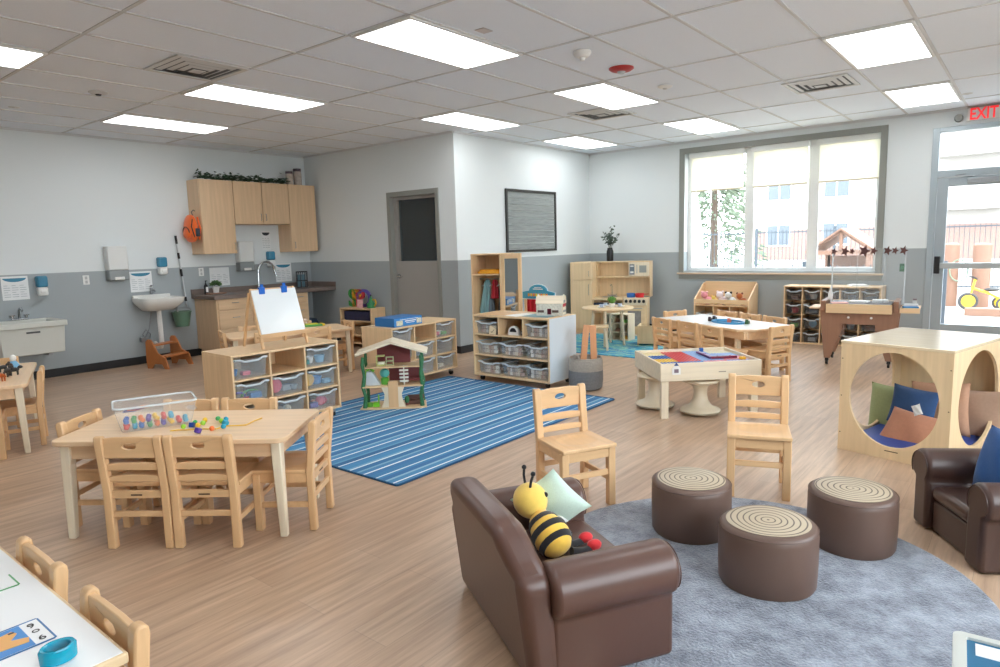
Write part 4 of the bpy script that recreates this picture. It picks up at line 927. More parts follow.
G().plate([(-hw*.9, -.13), (-.06, -.13), (.0, -.11), (.06, -.13), (hw*.9, -.13), (hw*.9, .13), (-hw*.9, .13)], [], 'z', .195, .207).plate([(-hw*.8, -.11), (-hw*.3, -.10), (0, -.12), (hw*.4, -.10), (hw*.85, -.12), (hw*.85, .13), (-hw*.8, .13)], [], 'z', .365, .376).done('floor_board', dw, t, bevel=.002)
for s in (-1, 1):
    for y in (-.11, .11): G().tube([(s*hw*.86, y, .014), (s*hw*.83, y, .12), (s*hw*.89, y, .2), (s*hw*.84, y, .3), (s*hw*.88, y, .4), (s*hw*.86, y, .47)], [.02, .014, .018, .013, .016, .012], 8).done('tree_post', dg, t)
G().hexa([(0, -.15, .585), (0, .15, .585), (-hw*1.05, .15, .485), (-hw*1.05, -.15, .485), (0, -.15, .605), (0, .15, .605), (-hw*1.07, .15, .503), (-hw*1.07, -.15, .503)]).hexa([(0, -.15, .585), (0, .15, .585), (hw*1.05, .15, .485), (hw*1.05, -.15, .485), (0, -.15, .605), (0, .15, .605), (hw*1.07, .15, .503), (hw*1.07, -.15, .503)]).done('roof', W('pale', 'x'), t, bevel=.002)
G().plate([(-.05, .207), (.26*DW/.59, .207), (.26*DW/.59, .365), (-.05, .365)], [], 'y', .125, .135).plate([(-.15, .376), (.15, .376), (.15, .54), (0, .575), (-.15, .54)], [], 'y', .11, .12).done('back_panel', dr_, t)
tr = [(-.11, .014), (-.085, .06), (-.075, .13), (-.10, .195), (.10, .195), (.075, .13), (.085, .06), (.11, .014)]
G().plate(tr, [], 'y', -.125, -.112).done('trunk_front', W('pale', 'z'), t, bevel=.002)
G().box(-.04, .045, -.135, -.126, .016, .25).done('trunk_door', W('orange_e', 'z') if False else W('beech', 'z'), t, bevel=.002)
G().box(-.02, .02, -.13, -.11, .207, .25).done('front_step', W('pale', 'z'), t)
def dl(x, y, z): return w2((dc.x, dc.y, .009), dyaw, x, y, z)
dgreen = PL('#7DB83C'); dg2 = PL('#5FAE3E')
def dthing(name, lb, cat, x, y, z):
    o = thing(name, lb, cat, dl(x, y, z), dyaw, 'dollhouse furniture'); o.scale = (1.25, 1.1, 1.2); return o
q = dthing('toy_bunk', 'pale green and white toy bunk on the dollhouse attic floor, left', 'toy furniture', -.105, -.03, .3765)
G().box(-.03, .03, -.03, .03, .0, .012).box(-.03, -.024, -.03, .03, .012, .07).box(-.03, .03, -.03, .03, .07, .078).done('frame', PL('#C9CF8A'), q, bevel=.002); G().box(-.022, .028, -.025, .025, .012, .03).done('mattress', PL('#E8EAD5'), q, bevel=.004)
q = dthing('toy_shelf', 'small light green toy shelf beside the bunk in the dollhouse attic', 'toy furniture', -.025, -.02, .3765)
G().box(-.028, .028, -.015, .015, 0, .006).box(-.028, .028, -.015, .015, .03, .036).box(-.028, .028, -.015, .015, .058, .064).box(-.028, -.022, -.015, .015, .006, .064).box(.022, .028, -.015, .015, .006, .064).done('rack', PL('#BBC79A'), q)
q = dthing('toy_tent', 'grey and green toy slide tent on the middle dollhouse floor, left', 'toy furniture', -.18, -.04, .208)
G().plate([(-.05, 0), (.055, 0), (-.0, .10), (-.04, .105)], [], 'y', -.04, .04).done('slope', PL('#C4CBD0'), q, bevel=.003); G().tube([(-.045, 0, .0), (-.045, 0, .10), (-.02, 0, .125), (.01, 0, .1)], .01, 8).done('green_rail', dgreen, q)
q = dthing('toy_lamp', 'green and turquoise mushroom-shaped toy on the middle dollhouse floor', 'toy furniture', -.075, -.04, .208)
G().lathe([(0, 0), (.025, 0), (.03, .045), (.012, .055), (.012, .06), (0, .06)], n=16).done('stem', dg2, q); G().sph((0, 0, .085), (.035, .03, .035), 16, 10).done('cap', PL('#57AFA6'), q)
q = dthing('toy_ladder', 'white toy ladder standing on the middle dollhouse floor, right', 'toy furniture', .10, -.09, .208)
for k in range(5): G().box(-.032, .032, -.004, .004, .02+k*.027, .034+k*.027).done('rung', PL('#E6E2D6'), q, bevel=.002)
G().box(-.004, .004, .0045, .01, 0, .145).done('rail', PL('#E6E2D6'), q)
q = dthing('toy_bed', 'maroon toy bed at the right of the middle dollhouse floor', 'toy furniture', .19, .02, .208)
G().box(-.05, .05, -.03, .03, .015, .03).box(-.05, -.044, -.03, .03, 0, .06).box(.044, .05, -.03, .03, 0, .06).done('bed_frame', dr_, q, bevel=.002)
q = dthing('toy_chair', 'bright green toy chair on the ground floor of the dollhouse', 'toy furniture', -.155, -.08, .0145)
G().box(-.022, .022, -.02, .02, .0, .035).box(.014, .022, -.02, .02, .035, .09).done('seat_shell', PL('#74C22D'), q, bevel=.004)
q = dthing('toy_stool', 'low green toy stool beside the green toy chair in the dollhouse', 'toy furniture', -.215, -.07, .0145)
G().cyl((0, 0, 0), (0, 0, .03), .022).done('seat_drum', PL('#63A83A'), q)
q = dthing('toy_sofa', 'brown toy sofa on the ground floor of the dollhouse, right', 'toy furniture', .19, -.02, .0145)
G().box(-.06, .06, -.025, .03, .0, .03).box(-.06, .06, .02, .03, .03, .065).done('sofa_body', PL('#6C4A42'), q, bevel=.004)
q = dthing('toy_plant', 'small dark green toy plant on the ground floor of the dollhouse', 'toy furniture', .115, -.06, .0145)
G().sph((0, 0, .04), (.018, .018, .03), 12, 8).done('bush', dg, q); G().cyl((0, 0, 0), (0, 0, .02), .01).done('pot', dr_, q)

# ------------------------------------------------------------------ block shelf (shelf3)
C3 = (2.385, .95, 0); Y3 = -90; w3, d3, h3 = .985, .48, .705
t = thing('block_shelf', 'rolling maple shelf with a white marker board end panel, filled with small blocks', 'shelf', C3, rad(Y3))
mz = W('maple', 'z'); mx = W('maple', 'x')
G().box(-w3/2, w3/2, -d3/2, d3/2, h3-.02, h3).box(-w3/2, -w3/2+.02, -d3/2, d3/2, .06, h3-.02).box(w3/2-.022, w3/2-.002, -d3/2, d3/2, .06, h3-.02).box(-w3/2+.02, w3/2-.022, d3/2-.012, d3/2, .06, h3-.02).box(-w3/2+.02, w3/2-.022, -d3/2, d3/2-.012, .06, .08).done('carcass', mz, t, bevel=.002)
G().box(-w3/2+.02, w3/2-.022, -d3/2+.003, d3/2-.012, .49, .505).done('shelf_board', mx, t, bevel=.002)
G().box(-w3/2+.02, w3/2-.022, -d3/2+.003, d3/2-.012, .275, .29).done('shelf_board', mx, t, bevel=.002)
G().box(-.155, -.14, -d3/2+.003, d3/2-.012, .505, h3-.02).done('divider', mz, t, bevel=.002)
G().box(.16, .175, -d3/2+.003, d3/2-.012, .505, h3-.02).done('divider', mz, t, bevel=.002)
G().box(w3/2-.0015, w3/2+.004, -d3/2+.004, d3/2-.004, .065, h3-.004).done('marker_panel', mat('marker_white', '#D5DFE6', .15, noise_amt=.005), t)
for sx in (-1, 1):
    for sy in (-1, 1): c = G().cyl((sx*(w3/2-.07)-.012, sy*.18, .028), (sx*(w3/2-.07)+.012, sy*.18, .028), .027).done('caster', black, t); G().box(sx*(w3/2-.07)-.018, sx*(w3/2-.07)+.018, sy*.18-.02, sy*.18+.02, .042, .06).done('caster_fork', steel, c)
SB = Proto(mk_bin(.27, .34, .125))
SBW = Proto(mk_bin(.285, .40, .135))
def p3(x, y, z): return w2(C3, rad(Y3), x, y, z)
G3 = 'clear bins in the block shelf'
R3 = random.Random(11)
def blocks(x, z, w, n, lb, shape='b', cols=('#C7A98F', '#B98F7A', '#D9C8AF', '#C9B8A6', '#A9988C', '#E3DCD0'), y0=-.17, dy=.14):
    """individual small wooden blocks lying in a bin"""
    for k in range(n):
        s = .017+.008*R3.random(); lx = x-w/2+.03+(w-.06)*((k % 6)+.5)/6; ly = y0+dy*((k//6) % 2); lz = z+(k//12)*.042
        o = G().box(-s, s, -s*.8, s*.8, 0, .036).done('toy_block', PL(cols[(k*5+len(lb)) % len(cols)], .6), bevel=.003)
        o.location = p3(lx, ly, lz); o.rotation_euler = (0, 0, R3.random()*3); tag(o, lb, 'toy block', 'blocks in the block shelf')
row = ((-.32, .507, 'top left'), (.335, .507, 'top right'), (-.32, .292, 'middle left'), (0, .292, 'middle centre'), (.32, .292, 'middle right'), (-.30, .082, 'bottom left'), (.02, .082, 'bottom centre'), (.32, .082, 'bottom right'))
for x, z, w in row:
    SB.put(p3(x, -.205, z), rad(Y3), f'clear bin of small wooden blocks at the {w} of the block shelf', G3)
    blocks(x, z+.008, .25, 18, f'pastel toy block in the {w} clear bin of the block shelf')
q = thing('toy_radio', 'white arched toy with black half-round window on the block shelf, top centre', 'toy', p3(.01, -.17, .506), rad(Y3))
ar = [(-.065, 0), (.065, 0)]+[(.065*math.cos(k*PI/12), .03+.065*math.sin(k*PI/12)) for k in range(13)]
G().plate(ar, [], 'y', -.02, .02).done('arch_body', white, q, bevel=.004)
G().plate([(.042*math.cos(k*PI/12), .035+.042*math.sin(k*PI/12)) for k in range(13)], [], 'y', -.023, -.0205).done('arch_window', black, q)
q = thing('toy_camera', 'little black and cream toy box beside the white arched toy', 'toy', p3(.115, -.15, .506), rad(Y3)); G().box(-.02, .02, -.02, .02, 0, .05).done('body', black, q, bevel=.003); G().cyl((0, -.02, .03), (0, -.028, .03), .01).done('lens', steel, q)
q = thing('toy_clipboard', 'cream card with black tick mark leaning at the block shelf, top left', 'toy card', p3(-.235, -.225, .506), rad(Y3)+.2)
G().hexa([(-.04, -.004, 0), (.04, -.004, 0), (.04, .0, 0), (-.04, .0, 0), (-.04, .018, .09), (.04, .018, .09), (.04, .022, .09), (-.04, .022, .09)]).done('card', PL('#DCC8A4'), q); G().bar((-.015, -.004, .03), (-.005, -.003, .02), .006, .003).bar((-.005, -.003, .02), (.02, .002, .05), .006, .003).done('tick', black, q)
# things on top
HT = h3+.001
tag(G().box(-.16, .16, -.11, .11, 0, .006).done('wooden_board', W('beech', 'x'), bevel=.002, loc=p3(-.27, -.08, HT), rot=(0, 0, rad(Y3)+.1)), 'flat round-edged wooden board lying on the left of the block shelf top', 'board')
tag(G().box(-.10, .10, -.14, .14, 0, .002).done('paper_sheet', white, loc=p3(.03, -.07, HT), rot=(0, 0, rad(Y3)-.3)), 'white paper sheet lying on the middle of the block shelf top', 'paper')
tag(G().box(-.15, .15, -.16, .16, 0, .004).done('blue_mat', PL('#6F9AA8'), loc=p3(.27, -.02, HT), rot=(0, 0, rad(Y3))), 'dull blue mat under the wooden toy barn on the block shelf', 'mat')
q = thing('toy_barn', 'toy barn with cream roof, grey brick front and red sign on the block shelf', 'toy barn', p3(.335, .03, HT+.005), rad(Y3)+.35)
G().box(-.135, .135, -.08, .08, 0, .012).box(-.135, .135, -.08, -.07, .012, .12).box(-.135, .135, .07, .08, .012, .12).done('walls', mat('barn_wall', '#CFCFC4', .6, noise_amt=.2, scale=50), q)
for sx in (-1, 1): G().plate([(-.08, .012), (.08, .012), (.08, .12), (.045, .185), (0, .21), (-.045, .185), (-.08, .12)], [], 'x', sx*.135-(.008 if sx > 0 else 0), sx*.135+(0 if sx > 0 else .008)).done('gable_end', mat('gable_cream', '#E5DFC8', .6, noise_amt=.05), q)
G().hexa([(-.14, -.082, .118), (.14, -.082, .118), (.14, -.047, .187), (-.14, -.047, .187), (-.14, -.088, .121), (.14, -.088, .121), (.14, -.053, .191), (-.14, -.053, .191)]).hexa([(-.14, .082, .118), (.14, .082, .118), (.14, .047, .187), (-.14, .047, .187), (-.14, .088, .121), (.14, .088, .121), (.14, .053, .191), (-.14, .053, .191)]).done('roof_panel', W('pale', 'x'), q)
for xr in (-.12, .03): G().box(xr, xr+.065, -.084, -.0805, .03, .055).done('dark_shutter', PL('#5A4A46'), q); G().box(-.02, .02, -.084, -.0805, .012, .07).done('barn_door', PL('#7B2B3D'), q)
G().box(.136, .139, -.06, .06, .085, .115).done('red_sign', PL('#C22733'), q); G().box(.136, .139, -.05, .05, .03, .05).box(.136, .139, -.03, .03, .125, .15).done('grey_print', PL('#8B979B'), q)

# ------------------------------------------------------------------ dress-up unit behind
CWd = (2.98, 1.80, 0)
ya = -78
def pw(x, y, z): return w2(CWd, rad(ya), x, y, z)
t = thing('dress_up_wardrobe', 'open maple dress-up wardrobe with costumes and a tall mirror door on its right side', 'wardrobe', CWd, rad(ya))
ww, wd, wh = .34, .36, 1.33
G().box(-ww/2-.05, -ww/2-.032, -wd/2, wd/2, .03, wh).box(ww/2-.018, ww/2, -wd/2, wd/2, .03, wh).box(-ww/2-.032, ww/2-.018, -wd/2, wd/2, wh-.018, wh).box(-ww/2-.032, ww/2-.018, -wd/2, wd/2, .03, .05).box(-ww/2-.032, ww/2-.018, wd/2-.01, wd/2, .05, wh-.018).done('carcass', mz, t, bevel=.002)
G().box(-ww/2-.032, ww/2-.018, -wd/2+.01, wd/2-.01, 1.08, 1.095).done('shelf_board', mx, t)
G().cyl((-ww/2-.03, 0, 1.03), (ww/2-.02, 0, 1.03), .009).done('hanging_rail', steel, t)
for sx in (-.18, .18):
    for sy in (-.14, .14): G().cyl((sx, sy, 0), (sx, sy, .03), .02).done('foot', black, t)
md = G(); x0, x1 = ww/2+.004, ww/2+.255
G().box(x0, x0+.04, -wd/2, -wd/2+.03, .05, wh).box(x1-.04, x1, -wd/2, -wd/2+.03, .05, wh).box(x0+.04, x1-.04, -wd/2, -wd/2+.03, wh-.06, wh).box(x0+.04, x1-.04, -wd/2, -wd/2+.03, .05, .12).done('mirror_frame', mz, t, bevel=.002)
G().box(x0+.04, x1-.04, -wd/2+.008, -wd/2+.018, .12, wh-.06).done('mirror', mat('mirror', '#DDE3E4', .03, 1, 0), t)
for sx in (x0+.06, x1-.06): G().box(sx-.03, sx+.03, -wd/2-.02, -wd/2+.1, 0, .05).done('mirror_foot', mz, t)
q = tag(G().box(-.15, .13, -.12, .1, 0, .03).box(-.14, .12, -.10, .08, .03, .05).done('folded_costume', mat('folded_yellow', '#E9A227', .8, noise_amt=.15, scale=10), bevel=.01, loc=pw(0, -.03, 1.096), rot=(0, 0, rad(ya))), 'folded yellow and orange costumes on the upper shelf of the dress-up wardrobe', 'clothes')
def cloth(name, lb, x, w, z0, z1, colr, slant=0, dpt=.10):
    def f(u, v):
        a = u*2*PI; ww_ = (w*.5)*(.55+.45*v)*(1 if v > .03 else .5); zz = z1+(z0-z1)*v
        return (x+slant*v+ww_*math.cos(a)*(1+.08*math.sin(a*5+v*3)), dpt*.5*math.sin(a)*(.6+.4*v)+.008*math.sin(a*7), zz)
    o = G().grid(f, 28, 10, True).done(name, mat('cloth_'+colr.strip('#'), colr, .85, noise_amt=.1, sheen=.3)); o.location = CWd; o.rotation_euler = (0, 0, rad(ya)); return tag(o, lb, 'clothes')
cloth('dress_up_garment', 'light teal garment hanging at the left in the dress-up wardrobe', -.10, .13, .62, 1.02, '#7FA9B0', -.05)
cloth('dress_up_garment', 'grey garment below the teal one in the dress-up wardrobe', -.055, .11, .46, .80, '#6B7D8A', .0)
cloth('dress_up_garment', 'red costume hanging in the middle of the dress-up wardrobe', .0, .10, .80, 1.02, '#B71F33', -.0)
cloth('dress_up_garment', 'long black costume hanging at the right in the dress-up wardrobe', .10, .15, .40, 1.02, '#17181C', 0)
for x in (-.1, .0, .1): tag(G().tube([(-.07, 0, -.04), (0, 0, 0), (.07, 0, -.04)], .005, 6).tube([(0, 0, 0), (0, 0, .03), (.012, 0, .04)], .003, 6).done('clothes_hanger', white, loc=pw(x, 0, .985), rot=(0, 0, rad(ya)+.3)), {-.1: 'left', .0: 'middle', .1: 'right'}[x]+' clothes hanger on the rail of the dress-up wardrobe', 'hanger')

# market stand with blue sign and red curtain
s0, s1 = at(523, 290, 3.35, 0), at(553, 287, 3.35, 0)
MS = (3.30, 1.385, -.0)
t = thing('puppet_theatre', 'wooden play market stand with arched blue sign and red curtain behind the block shelf', 'play stand', MS, rad(-90)); t.scale = (1, 1, .955)
sw = .40
for s in (-1, 1): G().box(s*sw/2-.015, s*sw/2+.015, -.02, .02, 0, .84).done('post', mz, t)
for s in (-1, 1): G().box(s*sw/2-.015, s*sw/2+.015, -.15, .15, 0, .03).done('foot', mz, t)
arc = [(-.23, .82), (.23, .82), (.235, .90), (.16, .915)]+[(.13*math.cos(k*PI/8), .92+.075*math.sin(k*PI/8)) for k in range(9)]+[(-.16, .915), (-.235, .90)]
G().plate(arc, [], 'y', -.035, -.021).done('sign_board', PL('#3E9BC0', .4), t)
G().plate([(x*1.04, .905+(z-.905)*1.12) for x, z in arc], [], 'y', -.021, -.017).done('sign_border', white, t)
for k, c in enumerate(('#E8A03A', '#E8C33A', '#E98D33', '#D9C93A', '#E8A03A', '#E98D33', '#E8C33A', '#E98D33')): G().box(-.145+k*.037, -.118+k*.037, -.039, -.0355, .85, .885).done('painted_letter', PL(c), t, bevel=.002)
G().box(-.07, .07, -.039, -.0355, .935, .945).box(-.05, .05, -.039, -.0355, .955, .962).done('small_print', white, t)
def cur(u, v): return (-.185+.37*u, .012*math.sin(u*40)-.0, .30+.51*v)
G().grid(cur, 80, 4).grid(lambda u, v: (lambda p: (p[0], p[1]+.004, p[2]))(cur(u, v)), 80, 4).done('curtain', mat('red_curtain', '#B9142C', .8, noise_amt=.05), t)
G().box(-.19, .19, -.02, .02, .28, .31).done('crossbar', mx, t)

# ------------------------------------------------------------------ play kitchen
KX = 6.26
KW = .85
KB, KYW = (5.88, 2.61, 0), rad(-75.5)    # left, right ends seen from the room
t = thing('play_fridge', 'tall pale maple play fridge at the left of the play kitchen', 'play kitchen', KB, KYW); t.scale = (KW, 1, 1)
pw_ = W('birch', 'z'); fw = .422
G().box(0, fw, 0, .40, 0, 1.12).done('body', pw_, t, bevel=.002)
G().box(.004, fw-.004, -.018, -.001, .845, 1.115).done('freezer_door', pw_, t, bevel=.003); G().box(.004, fw-.004, -.018, -.001, .06, .835).done('fridge_door', pw_, t, bevel=.003)
G().tube([(fw-.06, -.018, .90), (fw-.06, -.035, .905), (fw-.06, -.035, .975), (fw-.06, -.018, .98)], .004, 6).tube([(fw-.06, -.018, .60), (fw-.06, -.035, .605), (fw-.06, -.035, .765), (fw-.06, -.018, .77)], .004, 6).done('handle', steel, t)
t = thing('play_sink_hutch', 'play kitchen sink unit with open hutch, tap and little microwave', 'play kitchen', w2(KB, KYW, .425*KW, 0, 0), KYW); t.scale = (KW, 1, 1); hw_ = 1.02
G().box(0, hw_, .02, .40, 0, .06).box(0, .018, .02, .40, .06, .52).box(hw_*.54, hw_*.54+.018, .02, .4, .06, .52).box(0, hw_*.56, .0, .40, .52, .56).box(.018, hw_*.54, .38, .4, .06, .52).done('sink_cabinet', pw_, t, bevel=.002)
G().box(0, .018, .22, .40, .56, 1.12).box(hw_-.018, hw_, .22, .40, .56, 1.12).box(.018, hw_-.018, .22, .4, 1.10, 1.12).box(.018, hw_-.018, .22, .40, .86, .88).box(.018, hw_-.018, .385, .40, .56, 1.10).done('hutch', pw_, t, bevel=.002)
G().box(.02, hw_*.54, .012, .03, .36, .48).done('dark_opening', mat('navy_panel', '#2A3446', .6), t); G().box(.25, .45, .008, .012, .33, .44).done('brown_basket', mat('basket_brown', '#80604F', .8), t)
G().lathe([(0, .05), (.11, .05), (.135, .085), (.14, .085), (.14, .09), (.125, .09)], (.27, .19, .475), 24).done('basin', steel, t)
G().tube([(.27, .33, .56), (.27, .33, .72), (.27, .31, .75), (.27, .24, .75), (.27, .22, .73)], .008).bar((.19, .33, .575), (.35, .33, .575), .014, .014).bar((.19, .33, .575), (.19, .33, .60), .014, .014).bar((.35, .33, .575), (.35, .33, .60), .014, .014).done('tap', chrome, t)
G().box(hw_-.40, hw_-.02, .205, .219, .885, 1.098).done('microwave_front', W('pale', 'z'), t, bevel=.002); G().box(hw_-.38, hw_-.29, .199, .2045, .91, 1.07).done('keypad', mat('keypad', '#74808A', .4), t, bevel=.002); G().box(hw_-.365, hw_-.305, .196, .199, .93, .96).box(hw_-.365, hw_-.305, .196, .199, 1.03, 1.05).done('keypad_display', white, t)
G().box(hw_-.20, hw_-.07, .199, .2045, .94, 1.05).done('microwave_window', mat('mw_window', '#9AA09C', .2), t, bevel=.002); G().cyl((hw_-.24, .19, .93), (hw_-.24, .19, 1.06), .006).done('microwave_handle', steel, t)
t = thing('play_stove', 'play stove with five black knobs and an oven window below the play microwave', 'play kitchen', w2(KB, KYW, 1.01*KW, 0, 0), KYW); t.scale = (KW, 1, 1); vw = .425
G().box(0, vw, .0, .21, 0, .56).done('body', W('birch', 'z'), t, bevel=.002)
G().box(.004, vw-.004, -.014, -.001, .45, .555).done('control_panel', W('pale', 'x'), t, bevel=.002)
G().box(.03, vw-.03, -.014, -.001, .06, .44).done('oven_door', W('birch', 'x'), t, bevel=.002); G().box(.08, vw-.10, -.018, -.0145, .12, .36).done('oven_window', mat('oven_window', '#8B8784', .2, noise_amt=.15, scale=20), t)
G().tube([(.08, -.014, .40), (.08, -.035, .402), (vw-.08, -.035, .402), (vw-.08, -.014, .40)], .006, 6).done('oven_handle', steel, t)
for k in range(5): G().cyl((.055+k*.079, -.014, .51), (.055+k*.079, -.038, .51), .027, .024).done('knob', black, t)
KS = w2(KB, KYW, 1.01*KW, 0, 0)
for nm, x, c, lb in (('toy_pot', .11, '#2F6FC0', 'blue toy pot on the play stove'), ('toy_pan', .27, '#C3282F', 'red toy pot with side handle on the play stove')):
    q = thing(nm, lb, 'toy pot', w2(KS, KYW, x*KW, .10, .561), KYW); G().lathe([(0, 0), (.062, 0), (.07, .065), (.064, .065), (.055, .006), (0, .006)], n=24).done('pot_body', PL(c, .35), q); G().bar((.07, 0, .05), (.14 if nm == 'toy_pan' else .09, 0, .055), .018, .01).done('handle', PL(c, .35), q)
t = thing('vase_with_branches', 'black vase with leafy dark green branches on top of the play kitchen', 'vase', w2(KB, KYW, .56, .33, 1.122), 0)
G().lathe([(0, 0), (.052, 0), (.055, .02), (.055, .15), (.042, .19), (.04, .205), (.045, .21), (.034, .21), (.03, .1), (0, .1)], n=28).done('vase', black, t)
R = random.Random(9); g = G(); g2 = G()
for k in range(13):
    a = R.random()*6.3; r = .05+.13*R.random(); h = .16+.20*R.random(); e_ = Vector((r*.6*math.cos(a), r*math.sin(a), .2+h)); g.tube([(0, 0, .12), (e_.x*.3, e_.y*.3, .2+h*.4), e_], .0025, 5)
    for q in range(9):
        c = Vector((0, 0, .2)).lerp(e_, .35+.65*q/8)+Vector((R.uniform(-.02, .02), R.uniform(-.02, .02), R.uniform(-.01, .02))); u = Vector((R.uniform(-1, 1), R.uniform(-1, 1), R.uniform(-.3, 1))).normalized()*.03; v = u.orthogonal().normalized()*.02
        g2.add([c-u, c+v, c+u, c-v], [(0, 1, 2, 3)])
g.done('branches', mat('branch', '#4A5140', .8), t); g2.done('foliage', mat('eucalyptus', '#3F5044', .6, noise_amt=.15), t)

# round table with plant and dishes, stool under it
RTc = (4.93, 1.40, .009)
t = thing('round_table', 'small round birch child table with plant and dishes in front of the play kitchen', 'table', RTc, 0)
G().lathe([(0, .505), (.35, .505), (.355, .515), (.35, .528), (0, .528)], n=48).done('table_top', W('birch', 'x'), t)
for k in range(4):
    a = rad(20+k*90); G().cyl((.23*math.cos(a), .23*math.sin(a), .0), (.19*math.cos(a), .19*math.sin(a), .505), .018, .022).done('leg', W('pale', 'z'), t)
G().lathe([(.17, .46), (.185, .46), (.185, .505), (.17, .505), (.17, .46)], n=32).done('apron', W('birch', 'x'), t)
q = thing('toy_stool', 'little wooden stool standing under the round table', 'stool', (RTc[0]-.42, RTc[1]-.12, .009), .5)
G().box(-.13, .13, -.12, .12, .30, .32).done('seat', W('birch', 'x'), q, bevel=.006)
for sx in (-1, 1):
    for sy in (-1, 1): G().bar((sx*.11, sy*.10, 0), (sx*.095, sy*.085, .30), .028, .028).done('leg', W('pale', 'z'), q)
q = thing('potted_plant', 'round green boxwood ball plant on the small round table', 'plant', (RTc[0]+.02, RTc[1]-.06, .5375))
G().lathe([(0, 0), (.035, 0), (.045, .05), (.04, .05), (0, .045)], n=20).done('pot', white, q); leaves(q, (0, 0, .085), .06, 260, mat('boxwood', '#5E8F3F', .7, noise_amt=.2), .02, 4, zk=1.0); G().sph((0, 0, .095), .048).done('leaf_core', mat('boxwood', '#5E8F3F', .7), q)
for k, (dx, dy, lb) in enumerate(((-.13, .02, 'white toy plate left of the boxwood plant'), (.12, .10, 'white toy plate behind the boxwood plant'), (.08, -.15, 'white toy plate in front of the boxwood plant'))):
    q = tag(G().lathe([(0, 0), (.04, 0), (.065, .012), (.06, .014), (.038, .004), (0, .004)], n=24).done('toy_plate', white, loc=(RTc[0]+dx, RTc[1]+dy, .5375)), lb, 'plate')
    tag(G().lathe([(0, 0), (.02, 0), (.03, .04), (.027, .04), (.018, .004), (0, .004)], n=18).done('toy_cup', PL('#B9C6DA'), loc=(RTc[0]+dx, RTc[1]+dy, .542)), lb.replace('white toy plate', 'pale blue toy cup on the plate'), 'cup')
# toy cabinet visible behind the round table legs
q = thing('toy_crate_shelf', 'low white gridded toy shelf behind the round table legs', 'shelf', (RTc[0]+.55, RTc[1]+.12, .009), rad(-90))
G().box(-.20, -.19, -.1, .1, 0, .38).box(.19, .20, -.1, .1, 0, .38).box(-.19, .19, -.1, .1, .37, .38).box(-.19, .19, -.1, .1, .24, .25).box(-.19, .19, -.1, .1, .11, .12).box(-.19, .19, -.1, .1, 0, .01).box(-.19, .19, .09, .1, .01, .37).box(-.06, -.05, -.1, .09, .01, .37).box(.07, .08, -.1, .09, .01, .37).done('grid_frame', W('pale', 'z'), q)
for k, (x, z, c) in enumerate(((-.12, .251, 'brown'), (.01, .251, 'brown'), (.135, .251, 'green'), (-.12, .121, 'grey'), (.01, .121, 'brown'), (.135, .011, 'yellow'))):
    toy('block', c, w2((RTc[0]+.55, RTc[1]+.12, .009), rad(-90), x, 0, z), rad(-90), .045, f'{c} toy food box in the {["upper left","upper middle","upper right","middle left","centre","lower right"][k]} cell of the low gridded shelf')
# box chair
bp_ = at(646, 345, .009)
q = thing('cube_chair', 'plain birch cube chair standing on the mat beside the white window table', 'chair', (bp_.x+.13, bp_.y, .009), rad(-70))
G().box(-.16, -.142, -.15, .15, .0, .27).box(.142, .16, -.15, .15, 0, .27).box(-.142, .142, -.15, -.132, .02, .27).done('side_panels', W('birch', 'z'), q, bevel=.003); G().box(-.142, .142, -.132, .15, .12, .138).done('seat', W('birch', 'x'), q)
# woven basket with planks
bk = at(586, 392); bkv = (Vector((bk.x, bk.y, 0))-Vector((CP.x, CP.y, 0))).normalized(); bc = Vector((bk.x, bk.y, 0))+bkv*.165
def weave(c1, nm):
    m = bpy.data.materials.new(nm); m.use_nodes = True; nt = m.node_tree; N = nt.nodes; L = nt.links; b = N['Principled BSDF']
    tc = N.new('ShaderNodeTexCoord'); wv = N.new('ShaderNodeTexWave'); wv.bands_direction = 'Z'; wv.inputs['Scale'].default_value = 22; wv.inputs['Distortion'].default_value = .5; L.new(tc.outputs['Object'], wv.inputs[0])
    bp = N.new('ShaderNodeBump'); bp.inputs['Strength'].default_value = .8; bp.inputs['Distance'].default_value = .006; L.new(wv.outputs['Fac'], bp.inputs['Height']); L.new(bp.outputs[0], b.inputs['Normal'])
    nz = N.new('ShaderNodeTexNoise'); nz.inputs['Scale'].default_value = 60; L.new(tc.outputs['Object'], nz.inputs[0]); mx_ = N.new('ShaderNodeMix'); mx_.data_type = 'RGBA'; c = lin(c1)
    mx_.inputs['A'].default_value = tuple(v*.8 for v in c[:3])+(1,); mx_.inputs['B'].default_value = tuple(v*1.2 for v in c[:3])+(1,); L.new(nz.outputs[0], mx_.inputs['Factor']); L.new(mx_.outputs['Result'], b.inputs['Base Color']); b.inputs['Roughness'].default_value = .9; return m
t = thing('rope_basket', 'two-tone grey rope basket holding long wooden planks beside the block shelf', 'basket', (bc.x, bc.y, 0))
G().lathe([(0, .0), (.13, .0), (.16, .02), (.17, .10), (.168, .19)], n=40).lathe([(0, .012), (.12, .012), (.15, .03), (.158, .10), (.158, .19)], n=40).done('lower_body', weave('#85878A', 'rope_dark'), t)
G().lathe([(.168, .191), (.165, .28), (.158, .315), (.15, .315), (.152, .28), (.158, .191), (.168, .191)], n=40).done('upper_body', weave('#B5ADA2', 'rope_light'), t)
for s in (-1, 1): G().tube([(s*.02+s*.145*1, -.03, .31), (s*.175, -.02, .355), (s*.175, .02, .355), (s*.165, .03, .31)], .009, 8).done('handle', weave('#B5ADA2', 'rope_light2'), t)
